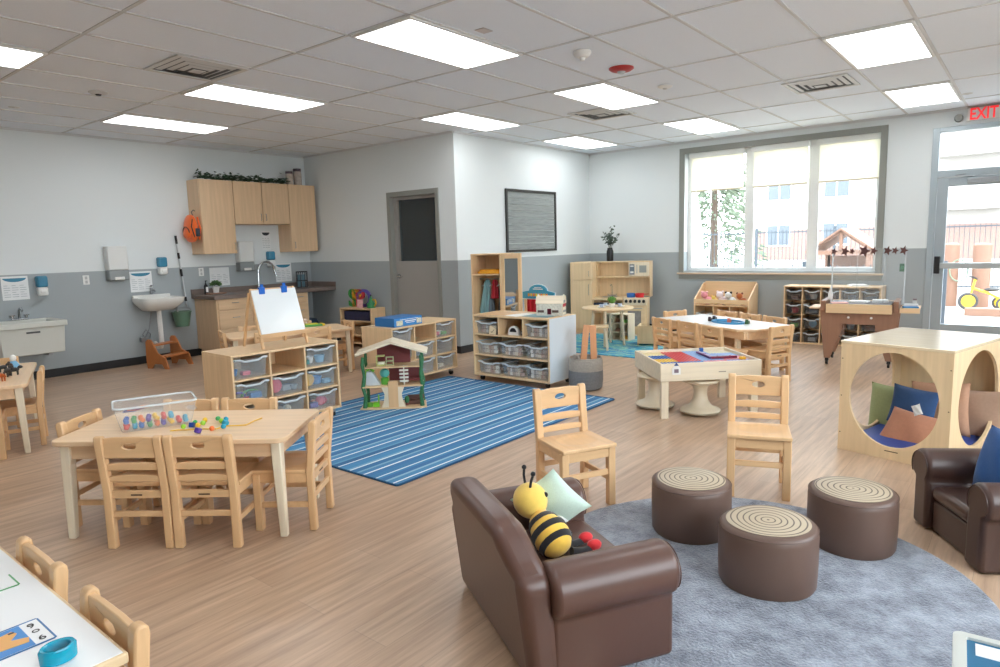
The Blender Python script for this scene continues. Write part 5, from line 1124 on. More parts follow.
for k, (dx, dy, tilt, w_, lb) in enumerate(((-.02, .05, .10, .06, 'tall orange-toned wooden plank leaning left in the rope basket'), (.0, -.085, -.02, .06, 'tall wooden plank standing right in the rope basket'), (-.07, .07, .16, .05, 'shorter wooden plank at the left edge of the rope basket'))):
    r_ = RT.copy(); r_.z = 0; r_.normalize(); c = bc+bkv*dx*.5-r_*dy
    h_ = (.62, .61, .42)[k]
    o = G().box(-w_/2, w_/2, -.012, .012, 0, h_).done('wooden_plank', mat('plank_orange', '#D79A6C', .5, noise_amt=.08, scale=5, stretch=(6, 6, .4)), bevel=.002); o.location = (c.x, c.y, .014); o.rotation_euler = (0, tilt, math.atan2(r_.y, r_.x)); tag(o, lb, 'plank')

# ------------------------------------------------------------------ things on the bead table
TZ = TH+.001
bl, br2, bbk = at(127, 433, TZ), at(188, 424, TZ), at(165, 413, TZ)
ba = math.atan2((br2-bl).y, (br2-bl).x)
bcn = (bl+br2)/2+Vector((-math.sin(ba), math.cos(ba), 0))*.105
t = thing('bead_bin', 'clear plastic bin full of coloured wooden beads on the maple table', 'storage bin', (bcn.x, bcn.y, TZ), ba)
O = rrect(-.165, .165, -.095, .095, .025, 4); U = rrect(-.195, .195, -.125, .125, .03, 4); n = len(O)
I = rrect(-.160, .160, -.090, .090, .025, 4); IU = rrect(-.190, .190, -.120, .120, .03, 4)
g = G(); g.add([(x, y, 0) for x, y in O]+[(x, y, .13) for x, y in U], [tuple(range(n))]+[(j, (j+1) % n, n+(j+1) % n, n+j) for j in range(n)]).done('tub', clear, t)
G().tube([(x, y, .13) for x, y in U], .006, 6, True).done('rim', clear_rim, t)
BCOL = [('red', '#D2342F'), ('blue', '#2463B8'), ('orange', '#EE7A3A'), ('yellow', '#F0C23C'), ('turquoise', '#2398B8'), ('green', '#3FA35B'), ('purple', '#5B3E9C')]
bead_proto = {}
def bead(cn, loc, lb, grp, shape=0):
    k = (cn, shape)
    if k not in bead_proto:
        g = G()
        if shape == 0: g.lathe([(.004, -.012), (.010, -.0095), (.0135, 0), (.010, .0095), (.004, .012), (.004, -.012)], n=18)
        else: g.box(-.013, .013, -.013, .013, -.013, .013)
        bead_proto[k] = g.done('wooden_bead', mat('bead_'+cn, dict(BCOL+[('lime', '#9BD13C'), ('navy', '#1E3F8C')])[cn], .3, noise_amt=.02), bevel=.003 if shape else 0); o = bead_proto[k]
    else: o = bead_proto[k].copy(); COL.objects.link(o)
    o.location = loc; o.rotation_euler = (random.random()*.8, random.random()*.8, random.random()*3); return tag(o, lb, 'bead', grp)
R = random.Random(21); ca, sa = math.cos(ba), math.sin(ba)
for k in range(54):
    i, j, l = k % 9, (k//9) % 3, k//27
    x = -.14+.035*i+R.uniform(-.004, .004); y = -.066+.04*j+R.uniform(-.005, .005); z = .018+l*.030
    if l and i > 6: continue
    cn = BCOL[(i*3+j*5+l*2+k) % 7][0]
    bead(cn, (bcn.x+ca*x-sa*y, bcn.y+sa*x+ca*y, TZ+z), f'{cn} wooden bead inside the clear bin on the maple table', f'{cn} beads in the clear bin')
for k in range(4):
    x = -.12+.02*k; tag(G().tube([(bcn.x+ca*(x+.03*math.cos(q*.6))-sa*(.03+.03*math.sin(q*.6)), bcn.y+sa*(x+.03*math.cos(q*.6))+ca*(.03+.03*math.sin(q*.6)), TZ+.085+.004*k+.003*math.sin(q)) for q in range(11)], .003, 6).done('lace', PL(['#3B3F8E', '#B0402F', '#5A3D80', '#D9822E'][k])), ['navy', 'dark red', 'purple', 'orange'][k]+' lace coiled on the beads in the clear bin', 'lace')
loose = [(183.5, 427, 'lime', 0), (192, 425.5, 'navy', 1), (195, 423, 'green', 0), (198, 425.5, 'yellow', 0), (203, 423.5, 'lime', 0), (205, 420.5, 'yellow', 0), (198, 431, 'purple', 1), (212, 429, 'orange', 0), (218, 419, 'green', 0), (221.5, 421.5, 'lime', 0), (226, 419.5, 'turquoise', 0), (225.5, 423.5, 'turquoise', 1), (223.5, 427, 'turquoise', 0)]
where = ['next to the bin', 'left of the middle cluster', 'in the middle cluster, rear', 'in the middle cluster', 'at the right of the middle cluster', 'at the rear of the middle cluster', 'square, nearest the chair rail', 'alone between the bead clusters', 'at the left of the right cluster', 'in the middle of the right cluster', 'at the rear of the right cluster', 'at the right of the right cluster', 'at the front of the right cluster']
for (x, y, cn, sh), w_ in zip(loose, where):
    p = at(x, y, TZ+.014); bead(cn, (p.x, p.y, TZ+.017), f'{cn} wooden bead loose on the maple table, {w_}', None, sh)
lp = [at(x, y, TZ+.003) for x, y in ((170, 431), (178, 430), (186, 430), (198, 429), (208, 429), (216, 429), (226, 426), (238, 425.5), (246, 425), (254, 421), (262, 418))]
tag(G().tube([(p.x, p.y, TZ+.0035) for p in lp], .003, 6).done('bead_lace', PL('#E9B92E', .5)), 'yellow lace trailing from the beads across the maple table', 'lace')

# things on near-left white table
q = at(0, 600, TZ)
def card(name, lb, pts, cat='card'):
    c = sum((Vector(p) for p in pts), Vector())/4; return c
def tt(px, py): return at(px, py, TZ+.002)
A_, B_, C_, = tt(36, 619), tt(55, 637), tt(-25, 672)     # back corner, right corner, front
ux = (B_-A_).normalized(); uy = Vector((-ux.y, ux.x, 0)); ln = (B_-A_).length
if uy.dot(tt(-40, 650)-A_) < 0: uy = -uy
ang = math.atan2(ux.y, ux.x); sgn = 1 if Vector((-math.sin(ang), math.cos(ang), 0)).dot(uy) > 0 else -1
t = thing('animal_card', 'laminated blue card with an orange animal picture and black letters on the near white table', 'card', (A_.x, A_.y, TZ+.001), ang)
def cbx(g, x0, x1, y0, y1, z0, z1): return g.box(x0*ln, x1*ln, min(sgn*y0, sgn*y1)*ln, max(sgn*y0, sgn*y1)*ln, z0, z1)
zn = (tt(19.7, 627)-A_).length/ln
cbx(G(), 0, 1, 0, 3.2, 0, .0012).done('sheet', white_top, t); cbx(G(), .02, .98, zn, 3.18, .0012, .0018).done('blue_field', PL('#2C86CF', .3), t)
cbx(cbx(cbx(cbx(G(), -.03, .0, 0, 3.2, 0, .002), 1, 1.03, 0, 3.2, 0, .002), 0, 1, -.03, 0, 0, .002), 0, 1, 3.2, 3.23, 0, .002).done('border', PL('#2C6FA8', .3), t)
an = PL('#E8AE62', .4)
G().plate([(ln*x, sgn*ln*(y-1.05+zn)) for x, y in ((.15, 1.2), (.3, 1.15), (.5, 1.3), (.62, 1.05), (.8, 1.1), (.75, 1.5), (.6, 1.9), (.72, 2.3), (.8, 2.9), (.5, 2.6), (.35, 2.9), (.2, 2.4), (.3, 1.8))], [], 'z', .0019, .0026).done('animal_print', an, t)
G().cbox(.22*ln, sgn*(zn+.17)*ln, .0029, .06*ln, .09*ln, .0004).cbox(.4*ln, sgn*(zn+1.7)*ln, .0029, .08*ln, .2*ln, .0004).done('animal_marks', PL('#3A3F48'), t)
for k, ch in enumerate('6o9'): text(ch, .26*ln, black, t, ((.2+.3*k)*ln, sgn*zn*.5*ln, .0019), (0, 0, PI/2*sgn), .0003)
A2 = tt(8, 575); t = thing('animal_card', 'green bordered card on the near white table, cut by the photo edge', 'card', (A2.x, A2.y, TZ+.001), ang)
e2 = tt(15, 587); l2 = .09; G().box(-.0, l2, -.0 if sgn > 0 else -.25, .25 if sgn > 0 else 0, 0, .0012).done('sheet', white_top, t)
G().box(l2, l2+.004, 0 if sgn > 0 else -.25, .25 if sgn > 0 else 0, 0, .002).box(0, l2, -.004 if sgn > 0 else 0, 0 if sgn > 0 else .004, 0, .002).done('border', PL('#4A9A5A'), t)
text('22', .03, black, t, (.05, sgn*.05, .0013), (0, 0, PI/2*sgn), .0003)
p = at(59, 660, TZ)
t = thing('tape_dispenser', 'translucent turquoise ring-shaped toy on the near white table', 'toy', (p.x, p.y, TZ+.001), 0)
tq = mat('turquoise_gel', '#12A6C4', .12, noise_amt=.03, alpha=.75)
G().lathe([(.030, 0), (.037, .002), (.038, .03), (.034, .036), (.027, .034), (.027, .004), (.030, 0)], n=36, sx=1, sy=.8).done('ring_body', tq, t)
G().lathe([(0, .004), (.027, .004), (.027, .010), (0, .012)], n=36, sx=1, sy=.8).done('inner_disc', tq, t)
G().box(-.018, .018, -.003, .003, .013, .022).done('bar_insert', PL('#6CC5D6'), t, bevel=.002)

# animals on the far-left table
def quad(t, s, m, m2=None):
    G().sph((0, 0, .03*s), (.028*s, .012*s, .012*s), 12, 8).sph((.032*s, 0, .042*s), (.012*s, .008*s, .009*s), 10, 6).tube([(.018*s, 0, .034*s), (.03*s, 0, .042*s)], .006*s, 6).tube([(-.026*s, 0, .034*s), (-.038*s, 0, .024*s)], .0025*s, 6).done('body', m, t)
    for x in (-.018, .018):
        for y in (-.007, .007): G().cyl((x*s, y*s, 0), (x*s, y*s, .026*s), .0035*s, .005*s, 8).done('leg', m2 or m, t)
for k, (px, py, c, lb, s, rz) in enumerate(((3, 372, '#2B2A2B', 'small dark toy animal at the left on the animal table', 1.1, .3), (8, 376.5, '#3A3431', 'dark toy animal in the middle of the animal table', 1.3, .9), (14, 375, '#33302E', 'dark toy animal at the right on the animal table', 1.2, -.4), (1, 381, '#B4581E', 'orange-brown toy animal at the front of the animal table', 1.2, 2.0), (11, 369, '#4A3C34', 'brown toy animal at the back of the animal table', 1.0, 1.6))):
    p = at(px, py, TZ); t = thing('toy_animal', lb, 'toy animal', (p.x, p.y, TZ), rz); quad(t, s*1.2, PL(c, .6))
p = at(14, 367, TZ); t = thing('toy_figure', 'blue and white toy figure at the back corner of the animal table', 'toy', (p.x, p.y, TZ), 0)
G().lathe([(0, 0), (.045, 0), (.04, .02), (.022, .05), (0, .055)], n=18).done('blue_skirt', PL('#6FA6C8'), t); G().sph((0, 0, .075), (.024, .024, .03), 14, 10).done('white_head', PL('#E6E4E0'), t)
# things on the table behind the easel
def midp(px, py): 
    p = at(px, py, TZ); return p
for nm, px, py, lb, c in (('toy_tray', 313, 326, 'green and yellow toy tray on the table behind the easel shelf', '#4E9C4E'),):
    p = midp(px, py); t = thing(nm, lb, 'toy', (p.x, p.y, TZ), rad(MTY)); G().box(-.12, .10, -.06, .06, 0, .02).done('tray_body', PL(c), t, bevel=.004); G().box(.10, .13, -.06, .06, 0, .025).done('yellow_end', PL('#E2C23B'), t, bevel=.004); G().box(-.09, .05, -.03, .03, .021, .035).done('yellow_insert', PL('#D8D24A'), t, bevel=.003)
p = midp(306, 325); t = thing('toy_figure', 'pale round-headed toy figure on the table behind the easel shelf', 'toy', (p.x, p.y, TZ)); G().lathe([(0, 0), (.03, 0), (.022, .04), (0, .045)], n=16).done('body', PL('#D9C7B5'), t); G().sph((0, 0, .062), .024).done('head', PL('#E0C8B4'), t)

# ------------------------------------------------------------------ toy shelf with letters near the grey door
ts = (3.17, 4.48, 0)
t = thing('toy_shelf', 'small maple toy shelf with pots, under the coloured letters by the grey door', 'shelf', ts, rad(-83))
sw_, sd_, sh_ = .62, .30, .575
G().box(-sw_/2, sw_/2, -sd_/2, sd_/2, sh_-.018, sh_).box(-sw_/2, -sw_/2+.018, -sd_/2, sd_/2, 0, sh_-.018).box(sw_/2-.018, sw_/2, -sd_/2, sd_/2, 0, sh_-.018).box(-sw_/2+.018, sw_/2-.018, sd_/2-.01, sd_/2, 0, sh_-.018).done('carcass', mz, t, bevel=.002)
G().box(-sw_/2+.018, sw_/2-.018, -sd_/2, sd_/2-.01, .38, .395).box(-sw_/2+.018, sw_/2-.018, -sd_/2, sd_/2-.01, .17, .185).box(-sw_/2+.018, sw_/2-.018, -sd_/2, sd_/2-.01, .06, .075).done('shelf_board', mx, t)
def pts_(x, y, z): return w2(ts, rad(-83), x, y, z)
q = tag(G().box(-.25, .25, -.08, .08, 0, .13).done('navy_box_row', mat('navy_books', '#1C2244', .5, noise_amt=.3, scale=40), bevel=.004, loc=pts_(0, -.04, .396), rot=(0, 0, rad(-83))), 'dark navy storage box filling the top compartment of the small toy shelf', 'box')
q = tag(G().lathe([(0, 0), (.09, 0), (.125, .12), (.118, .12), (.085, .008), (0, .008)], n=24).done('wicker_basket', weave('#A48B6C', 'wicker'), loc=pts_(-.02, -.0, .186)), 'round tan basket in the middle compartment of the small toy shelf', 'basket')
q = tag(G().lathe([(0, 0), (.04, 0), (.04, .09), (0, .09)], n=18).done('toy_cup', steel, loc=pts_(.22, -.05, .186)), 'grey cup beside the tan basket in the small toy shelf', 'cup')
LZ = sh_+.001
for ch, x, c, lb in (('S', -.20, '#2E8B44', 'green letter-shaped toy standing leftmost on the small toy shelf'), ('P', -.125, '#E0A52A', 'yellow letter-shaped toy on the small toy shelf'), ('P', -.05, '#B9303C', 'red letter-shaped toy on the small toy shelf'), ('O', .03, '#5C4C9E', 'purple ring letter toy on the small toy shelf')):
    cu = bpy.data.curves.new('toy_letter', 'FONT'); cu.body = ch; cu.size = .36; cu.extrude = .012; cu.offset = .006; cu.align_x = 'CENTER'; cu.materials.append(PL(c, .4))
    o = to_mesh('toy_letter', cu); o.location = pts_(x, .02, LZ+.012); o.rotation_euler = (PI/2, 0, rad(-83)); tag(o, lb, 'letter')
tag(G().box(-.055, .055, -.006, .006, 0, .12).done('picture_block', mat('pink_print', '#D3A3A6', .5, noise_amt=.2, scale=30), bevel=.003, loc=pts_(.035, -.08, LZ), rot=(-.12, 0, rad(-83))), 'pink picture card standing in front of the letters on the small toy shelf', 'card')
q = thing('toy_watering_can', 'green toy bottle with a yellow handle on the right of the small toy shelf', 'toy', pts_(.20, -.02, LZ), rad(-83))
G().lathe([(0, 0), (.06, 0), (.062, .05), (.035, .09), (.03, .13), (.012, .15), (.012, .17), (0, .17)], n=20).done('body', PL('#1F7A45', .35), q); G().sph((0, 0, .18), .014).done('cap', black, q)
G().tube([(.03, 0, .12), (.08, 0, .12), (.095, 0, .07), (.07, 0, .03), (.05, 0, .03)], .011, 8).done('handle', PL('#E2B32E', .35), q); G().cyl((-.05, 0, .04), (-.085, 0, .05), .014).done('spout', PL('#1F7A45', .35), q)

# ------------------------------------------------------------------ construction block table with wobble stools
lc = (at(656, 364.5, .45)+at(729, 347.5, .45))/2; LYW = -46
t = thing('block_table', 'pale maple construction table filled with coloured base plates and blocks', 'table', (lc.x, lc.y, 0), rad(LYW)); lw, ld, lh = .835, .70, .455
pm_ = W('pale', 'x')
G().box(-lw/2, lw/2, -ld/2, -ld/2+.018, lh-.145, lh).box(-lw/2, lw/2, ld/2-.018, ld/2, lh-.145, lh).box(-lw/2, -lw/2+.018, -ld/2+.018, ld/2-.018, lh-.145, lh).box(lw/2-.018, lw/2, -ld/2+.018, ld/2-.018, lh-.145, lh).done('frame', pm_, t, bevel=.003)
G().box(-lw/2+.018, lw/2-.018, -ld/2+.018, ld/2-.018, lh-.045, lh-.030).done('inner_board', pm_, t)
for sx in (-1, 1):
    for sy in (-1, 1): G().box(sx*(lw/2-.045)-.03, sx*(lw/2-.045)+.03, sy*(ld/2-.045)-.025, sy*(ld/2-.045)+.025, 0, lh-.146).done('leg', W('pale', 'z'), t, bevel=.003)
G().box(.06, .12, -ld/2-.003, -ld/2-.0005, lh-.085, lh-.078).done('engraved_mark', PL('#8C8577'), t)
LC = (lc.x, lc.y, 0)
NX, NY = 3, 3; cw_, ch_ = (lw-.05)/4, (ld-.05)/4
cols = {(0, 0): 'blue', (1, 0): 'blue', (2, 0): 'pink', (3, 0): 'purple_glare', (0, 1): 'yellow', (1, 1): 'red', (2, 1): 'blue_glare', (3, 1): 'pink', (0, 2): 'blue', (1, 2): 'red', (2, 2): 'blue_glare', (3, 2): 'blue_glare', (0, 3): 'yellow2', (1, 3): 'red', (2, 3): 'blue_glare', (3, 3): 'cream'}
hexc = {'blue': '#2364B4', 'red': '#CF3B3F', 'pink': '#D98A92', 'purple_glare': '#A9A3D6', 'yellow': '#E5BE3C', 'blue_glare': '#8FB0DC', 'cream': '#D9CFB3', 'yellow2': '#E9D9A8'}  # pastel pink, lilac, light blue, cream: glare on the right put into the colour
nmz = {'blue': 'blue', 'red': 'red', 'pink': 'pink', 'purple_glare': 'glare-paled lilac', 'yellow': 'yellow', 'blue_glare': 'light blue', 'cream': 'cream', 'yellow2': 'pale yellow'}
rw = ('front', 'second', 'third', 'back'); cl = ('leftmost', 'second from left', 'third from left', 'rightmost')
plate_proto = {}
for (i, j), c in cols.items():
    if c not in plate_proto:
        g = G().box(-cw_/2+.002, cw_/2-.002, -ch_/2+.002, ch_/2-.002, 0, .006)
        nx = 7
        for a in range(nx):
            for b_ in range(6):
                x = -cw_/2+cw_*(a+.5)/nx; y = -ch_/2+ch_*(b_+.5)/6; g.lathe([(.0075, .006), (.0075, .010), (0, .010)], (x, y, 0), 8)
        o = g.done('base_plate', PL(hexc[c], .28)); plate_proto[c] = o
    else: o = plate_proto[c].copy(); COL.objects.link(o)
    o.location = w2(LC, rad(LYW), -lw/2+.025+cw_*(i+.5), -ld/2+.025+ch_*(j+.5), lh-.0295); o.rotation_euler = (0, 0, rad(LYW)); tag(o, f'{nmz[c]} studded base plate in the {rw[j]} row of the construction table, {cl[i]}', 'base plate')
def brick(x, y, z, w_, d_, h_, c, lb):
    o = G().box(-w_/2, w_/2, -d_/2, d_/2, 0, h_).lathe([(.0075, h_), (.0075, h_+.004), (0, h_+.004)], (-w_/4, 0, 0), 10).lathe([(.0075, h_), (.0075, h_+.004), (0, h_+.004)], (w_/4, 0, 0), 10).done('toy_brick', PL(c, .3), bevel=.001); o.location = w2(LC, rad(LYW), x, y, z); o.rotation_euler = (0, 0, rad(LYW)); tag(o, lb, 'toy brick')
bz_ = lh-.0190
brick(.10, .04, bz_, .03, .30, .018, '#6A2F6E', 'long dark purple brick wall on the middle of the construction table'); brick(.21, -.10, bz_, .22, .03, .018, '#7A2540', 'long dark red brick wall on the right of the construction table')
brick(.16, .26, bz_, .03, .03, .03, '#2E5FA8', 'small blue brick at the back of the construction table'); brick(.33, -.19, bz_, .05, .03, .02, '#E9B02E', 'small yellow brick at the front right of the construction table')
# small glue bottle shaped sticker/object on the front rail
q = thing('paper_house_tag', 'little white house-shaped tag with blue roof on the construction table corner', 'tag', w2(LC, rad(LYW), -.29, -ld/2-.0025, lh-.09), rad(LYW))
G().plate([(-.035, 0), (.035, 0), (.035, .05), (.012, .075), (-.012, .075), (-.035, .05)], [], 'y', -.003, .001).done('tag_body', white, q); G().plate([(-.018, .072), (.018, .072), (0, .098)], [], 'y', -.008, .001).done('roof', PL('#1F3E78'), q); G().box(-.018, .018, -.0045, -.003, .015, .045).done('print', PL('#7A6A77'), q)
wm = mat('wobble_cream', '#D8CBB2', .3, noise_amt=.015, coat=.2)
def mk_wob():
    t = thing('wobble_stool', '', 'stool')
    G().lathe([(0, .0), (.09, .002), (.15, .02), (.162, .035), (.155, .045), (.12, .055), (.085, .08), (.062, .12), (.054, .16), (.056, .21), (.075, .245), (.12, .262), (.14, .268), (.148, .278), (.14, .292), (.08, .296), (0, .290)], n=48).done('body', wm, t)
    G().lathe([(.05, -.0), (.155, .018), (.166, .034), (.158, .038), (.15, .03)], n=48).done('base_ring', mat('wobble_ring', '#BDB39D', .5), t)
    return t
WB = Proto(mk_wob)
p = at(700, 418); v = (Vector((p.x-CP.x, p.y-CP.y, 0))).normalized(); WB.put((p.x+v.x*.15, p.y+v.y*.15, .001), 0, 'cream wobble stool under the middle of the construction table')
p = at(655, 411.5); v = (Vector((p.x-CP.x, p.y-CP.y, 0))).normalized(); WB.put((p.x+v.x*.15, p.y+v.y*.15, .001), 0, 'cream wobble stool at the left end of the construction table')

# toy track on white window table
p = at(728, 322.5, TZ)
t = thing('toy_track', 'oval blue toy train track on the white window table', 'toy track', (p.x, p.y, TZ), rad(-119))
G().tube([(.20*math.cos(q*PI/16), .13*math.sin(q*PI/16), .008) for q in range(32)], .012, 8, True).tube([(-.15, -.02, .008), (0, .03, .008), (.15, .0, .008)], .010, 8).done('track', PL('#2E86B8'), t)
for x, y, c, lb in ((.20, .06, '#2F5F3A', 'dark green toy engine at the right of the blue toy track'), (-.22, .02, '#33343A', 'dark toy car at the left of the blue toy track'), (.02, .0, '#C46A5A', 'red-brown toy wagon inside the blue toy track'), (-.19, -.06, '#40353A', 'second dark toy car at the left of the blue toy track')):
    o = G().box(-.03, .03, -.016, .016, .012, .034).box(-.028, -.005, -.014, .014, .034, .05).cyl((-.018, -.018, .010), (-.018, .018, .010), .010, n=12).cyl((.018, -.018, .010), (.018, .018, .010), .010, n=12).done('toy_car', PL(c), bevel=.002); o.location = w2((p.x, p.y, TZ+.001), rad(-119), x*1.1, y*1.1, .0); tag(o, lb, 'toy car')

# ------------------------------------------------------------------ stuffed toy bin
tb0 = (6.42, .26, 0)
t = thing('toy_bin', 'maple toy bin with a sloping open top full of stuffed toys under the window', 'toy bin', (XW-.03, .72, 0), rad(-90)); tw = .80
G().plate([(0, 0), (-.40, 0), (-.40, .56), (-.05, .78), (0, .78)], [], 'x', 0, .018).done('side_panel', mz, t, bevel=.002)
G().plate([(0, 0), (-.40, 0), (-.40, .56), (-.05, .78), (0, .78)], [], 'x', tw-.018, tw).done('side_panel', mz, t, bevel=.002)
G().box(.018, tw-.018, -.012, 0, 0, .80).box(.018, tw-.018, -.40, -.385, .50, .56).box(.018, tw-.018, -.385, -.012, .46, .475).box(.018, tw-.018, -.39, -.012, .03, .048).done('boards', mx, t, bevel=.002)
G().box(.28, .292, -.385, -.012, .048, .46).done('divider', mz, t)
G().box(.52, .532, -.385, -.012, .048, .46).done('divider', mz, t)
def tb(x, y, z): return w2((XW-.03, .72, 0), rad(-90), x, y, z)
def plush(name, lb, x, y, z, c, c2, s=1):
    t = thing(name, lb, 'stuffed toy', tb(x, y, z), rad(-90)); m = mat('plush_'+c.strip('#'), c, .95, noise_amt=.08, scale=40, bump=.3, sheen=.4); m2 = mat('plush_'+c2.strip('#'), c2, .95, noise_amt=.08, sheen=.3)
    G().sph((0, 0, .05*s), (.06*s, .05*s, .05*s)).done('body', m, t); G().sph((-.03*s, -.03*s, .12*s), .042*s).done('head', m, t)
    for a in (-1, 1): G().sph((-.03*s+a*.032*s, -.025*s, .155*s), .016*s, 10, 6).done('ear', m2, t); G().sph((a*.05*s, -.045*s, .03*s), (.018*s, .03*s, .018*s), 10, 6).done('paw', m2, t)
plush('stuffed_pig', 'pink stuffed toy at the left in the toy bin', .15, -.25, .476, '#D98C93', '#E7B3B5', 1.15)
plush('stuffed_chick', 'yellow stuffed toy between the pink one and the white one in the toy bin', .28, -.26, .476, '#DFC45F', '#E0A34A', .8)
plush('stuffed_bunny', 'pale pink and white stuffed toy in the middle of the toy bin', .38, -.24, .476, '#E3D3D6', '#E3D3D6', 1.2)
plush('stuffed_cow', 'black and white stuffed toy right of the middle in the toy bin', .50, -.24, .476, '#D8DAD8', '#232427', 1.15)
plush('stuffed_bear', 'orange-brown stuffed toy at the right in the toy bin', .66, -.24, .476, '#B2612E', '#6C3A22', 1.1)
BP2 = Proto(mk_bin(.22, .33, .30, clear_bin)); BP2.put(tb(.149, -.375, .05), rad(-90), 'tall clear bin in the left compartment under the stuffed toys')

# ------------------------------------------------------------------ big shelf with dark bins under the window
BS = (XW-.04-.20, -1.12, 0)
t, cell, cw, rh = cubby('bin_shelf', 'wide maple shelf of clear and dark bins under the window, behind the brown bench', BS, -90, 1.16, .36, .775, 5, 4, back=True, cast=False, boards=False)
dkb = mat('smoke_bin', '#5B5E62', .25, alpha=.42, noise_amt=.02)
BQ = Proto(mk_bin(.182, .30, .125, dkb, clear_rim)); cc = {0: ('brown', 'red', 'green', 'grey'), 1: ('white', 'grey', 'blue', 'white'), 2: ('brown', 'grey', 'grey', 'brown'), 3: ('grey', 'brown', 'grey', 'grey'), 4: ('grey', 'grey', 'brown', 'grey')}
rn4 = ('bottom', 'third', 'second', 'top'); cn5 = ('first', 'second', 'third', 'fourth', 'fifth')
for i in range(5):
    for j in range(4):
        x, z = cell(i, j); p_ = w2(BS, rad(-90), x, -.14, z+.002); BQ.put(p_, rad(-90), f'smoky storage bin, {cn5[i]} column, {rn4[j]} row of the wide bin shelf', 'smoky bins in the wide bin shelf')
        c = cc[i][3-j]; nmx = 'disc' if (i, j) == (1, 1) else ('block' if (i+j) % 2 else 'cup')
        toy(nmx, c if (i, j) != (1, 1) else 'light blue', w2(BS, rad(-90), x, -.06, z+.010), rad(-90), .05, f'{c} toy in the smoky bin, {cn5[i]} column, {rn4[j]} row, wide bin shelf')
for i in range(5):
    for j in range(1, 4):
        x, z = cell(i, j)
        for sgn in (-1, 1): G().box(x+sgn*.094-.008, x+sgn*.094+.008, -.17, .16, z-.008, z).done('bin_runner', mx, t)
tag(G().box(-.12, .12, -.1, .1, 0, .012).box(-.1, .09, -.09, .08, .012, .02).done('paper_pile', white, loc=w2(BS, rad(-90), .28, 0, .776), rot=(0, 0, .4)), 'small stack of white papers on top of the wide bin shelf', 'paper')

# ------------------------------------------------------------------ brown wheeled bench
c1, c2, c3 = at(826.5, 364), at(871, 367), at(887, 361)
e1 = Vector((c2.x-c1.x, c2.y-c1.y, 0)); SW = .55; sy_ = math.atan2(e1.y, e1.x)
SB0 = (c1.x, c1.y, 0)
t = thing('wheeled_bench', 'brown plywood activity bench on black casters with pale trays and papers on top', 'table', SB0, sy_)
wn = W('walnut', 'z'); L_ = .66; D_ = .55
def leg2(y):
    G().plate([(-.03, .07), (.03, .07), (.14, .40), (.14, .46), (.46, .46), (.46, .40), (.57, .07), (.63, .07), (.68, .64), (.64, .66), (-.06, .66), (-.09, .64)], [ell(.30, .55, .07, .03, 16)] if False else [], 'y', y-.009, y+.009).done('side_frame', wn, t, bevel=.003)
leg2(0); leg2(.46)
G().plate([(.02, .30), (.44, .30), (.44, .62), (.02, .62)], [rrect(.12, .34, .36, .48, .04)[::-1]], 'x', .10, .118).plate([(.02, .30), (.44, .30), (.44, .62), (.02, .62)], [rrect(.12, .34, .36, .48, .04)[::-1]], 'x', .50, .518).done('cross_panel', wn, t, bevel=.002)
for x in (-.08, .62): G().box(x, x+.05, -.02, .48, .60, .715).done('top_rail', wn, t, bevel=.006)
G().box(-.02, .61, -.05, .50, .60, .615).box(-.02, .61, -.065, -.05, .585, .685).box(-.02, .61, .49, .505, .585, .685).done('tray', W('maple', 'x'), t, bevel=.002)
G().box(.68, .86, -.03, .46, .625, .64).box(.68, .86, -.045, -.03, .60, .655).done('side_tray', W('maple', 'x'), t, bevel=.002)
G().box(-.20, -.09, .02, .40, .62, .635).done('end_shelf', W('maple', 'x'), t, bevel=.002)
G().box(0, .60, -.045, .48, .672, .682).done('dark_mat', mat('bench_top_dark', '#4E4B4D', .5), t)
for x in (0, .60):
    for y in (0, .46): c = G().cyl((x-.012, y, .03), (x+.012, y, .03), .030).done('caster', black, t); G().box(x-.018, x+.018, y-.02, y+.02, .045, .075).done('caster_fork', black, c)
for x in (.20, .42): G().cyl((x, -.012, .535), (x, -.017, .535), .013, n=14).done('bolt', white, t)
def sb(x, y, z): return w2(SB0, sy_, x, y, z)
for (x, y, w_, d_, h_, c, lb, nm, rz) in ((.10, .06, .16, .11, .012, '#E2A79E', 'pink and white papers at the left of the brown bench top', 'papers', .3), (.28, .22, .18, .13, .02, '#E4E6E6', 'open white booklet in the middle of the brown bench top', 'booklet', -.2), (.48, .28, .15, .12, .03, '#DADCDD', 'small stack of white books on the brown bench top', 'book_stack', .1), (.77, .10, .14, .10, .02, '#2F7FB8', 'blue folder on the right tray of the brown bench', 'folder', .2), (.77, .28, .13, .10, .03, '#C7CDD1', 'pale grey box on the right tray of the brown bench', 'box', 0)):
    z = .683 if x < .65 else .641
    o = G().box(-w_/2, w_/2, -d_/2, d_/2, 0, h_).done(nm, PL(c, .5), bevel=.002); o.location = sb(x, y, z); o.rotation_euler = (0, 0, sy_+rz); tag(o, lb, 'paper' if 'paper' in nm or nm == 'booklet' else nm.replace('_', ' '))
q = thing('vial', 'small clear bottle with grey cap standing on the right tray of the brown bench', 'bottle', sb(.80, .41, .641)); G().cyl((0, 0, 0), (0, 0, .06), .02).done('glass', clear_rim, q); G().cyl((0, 0, .06), (0, 0, .08), .021).done('cap', PL('#7A6E72'), q)
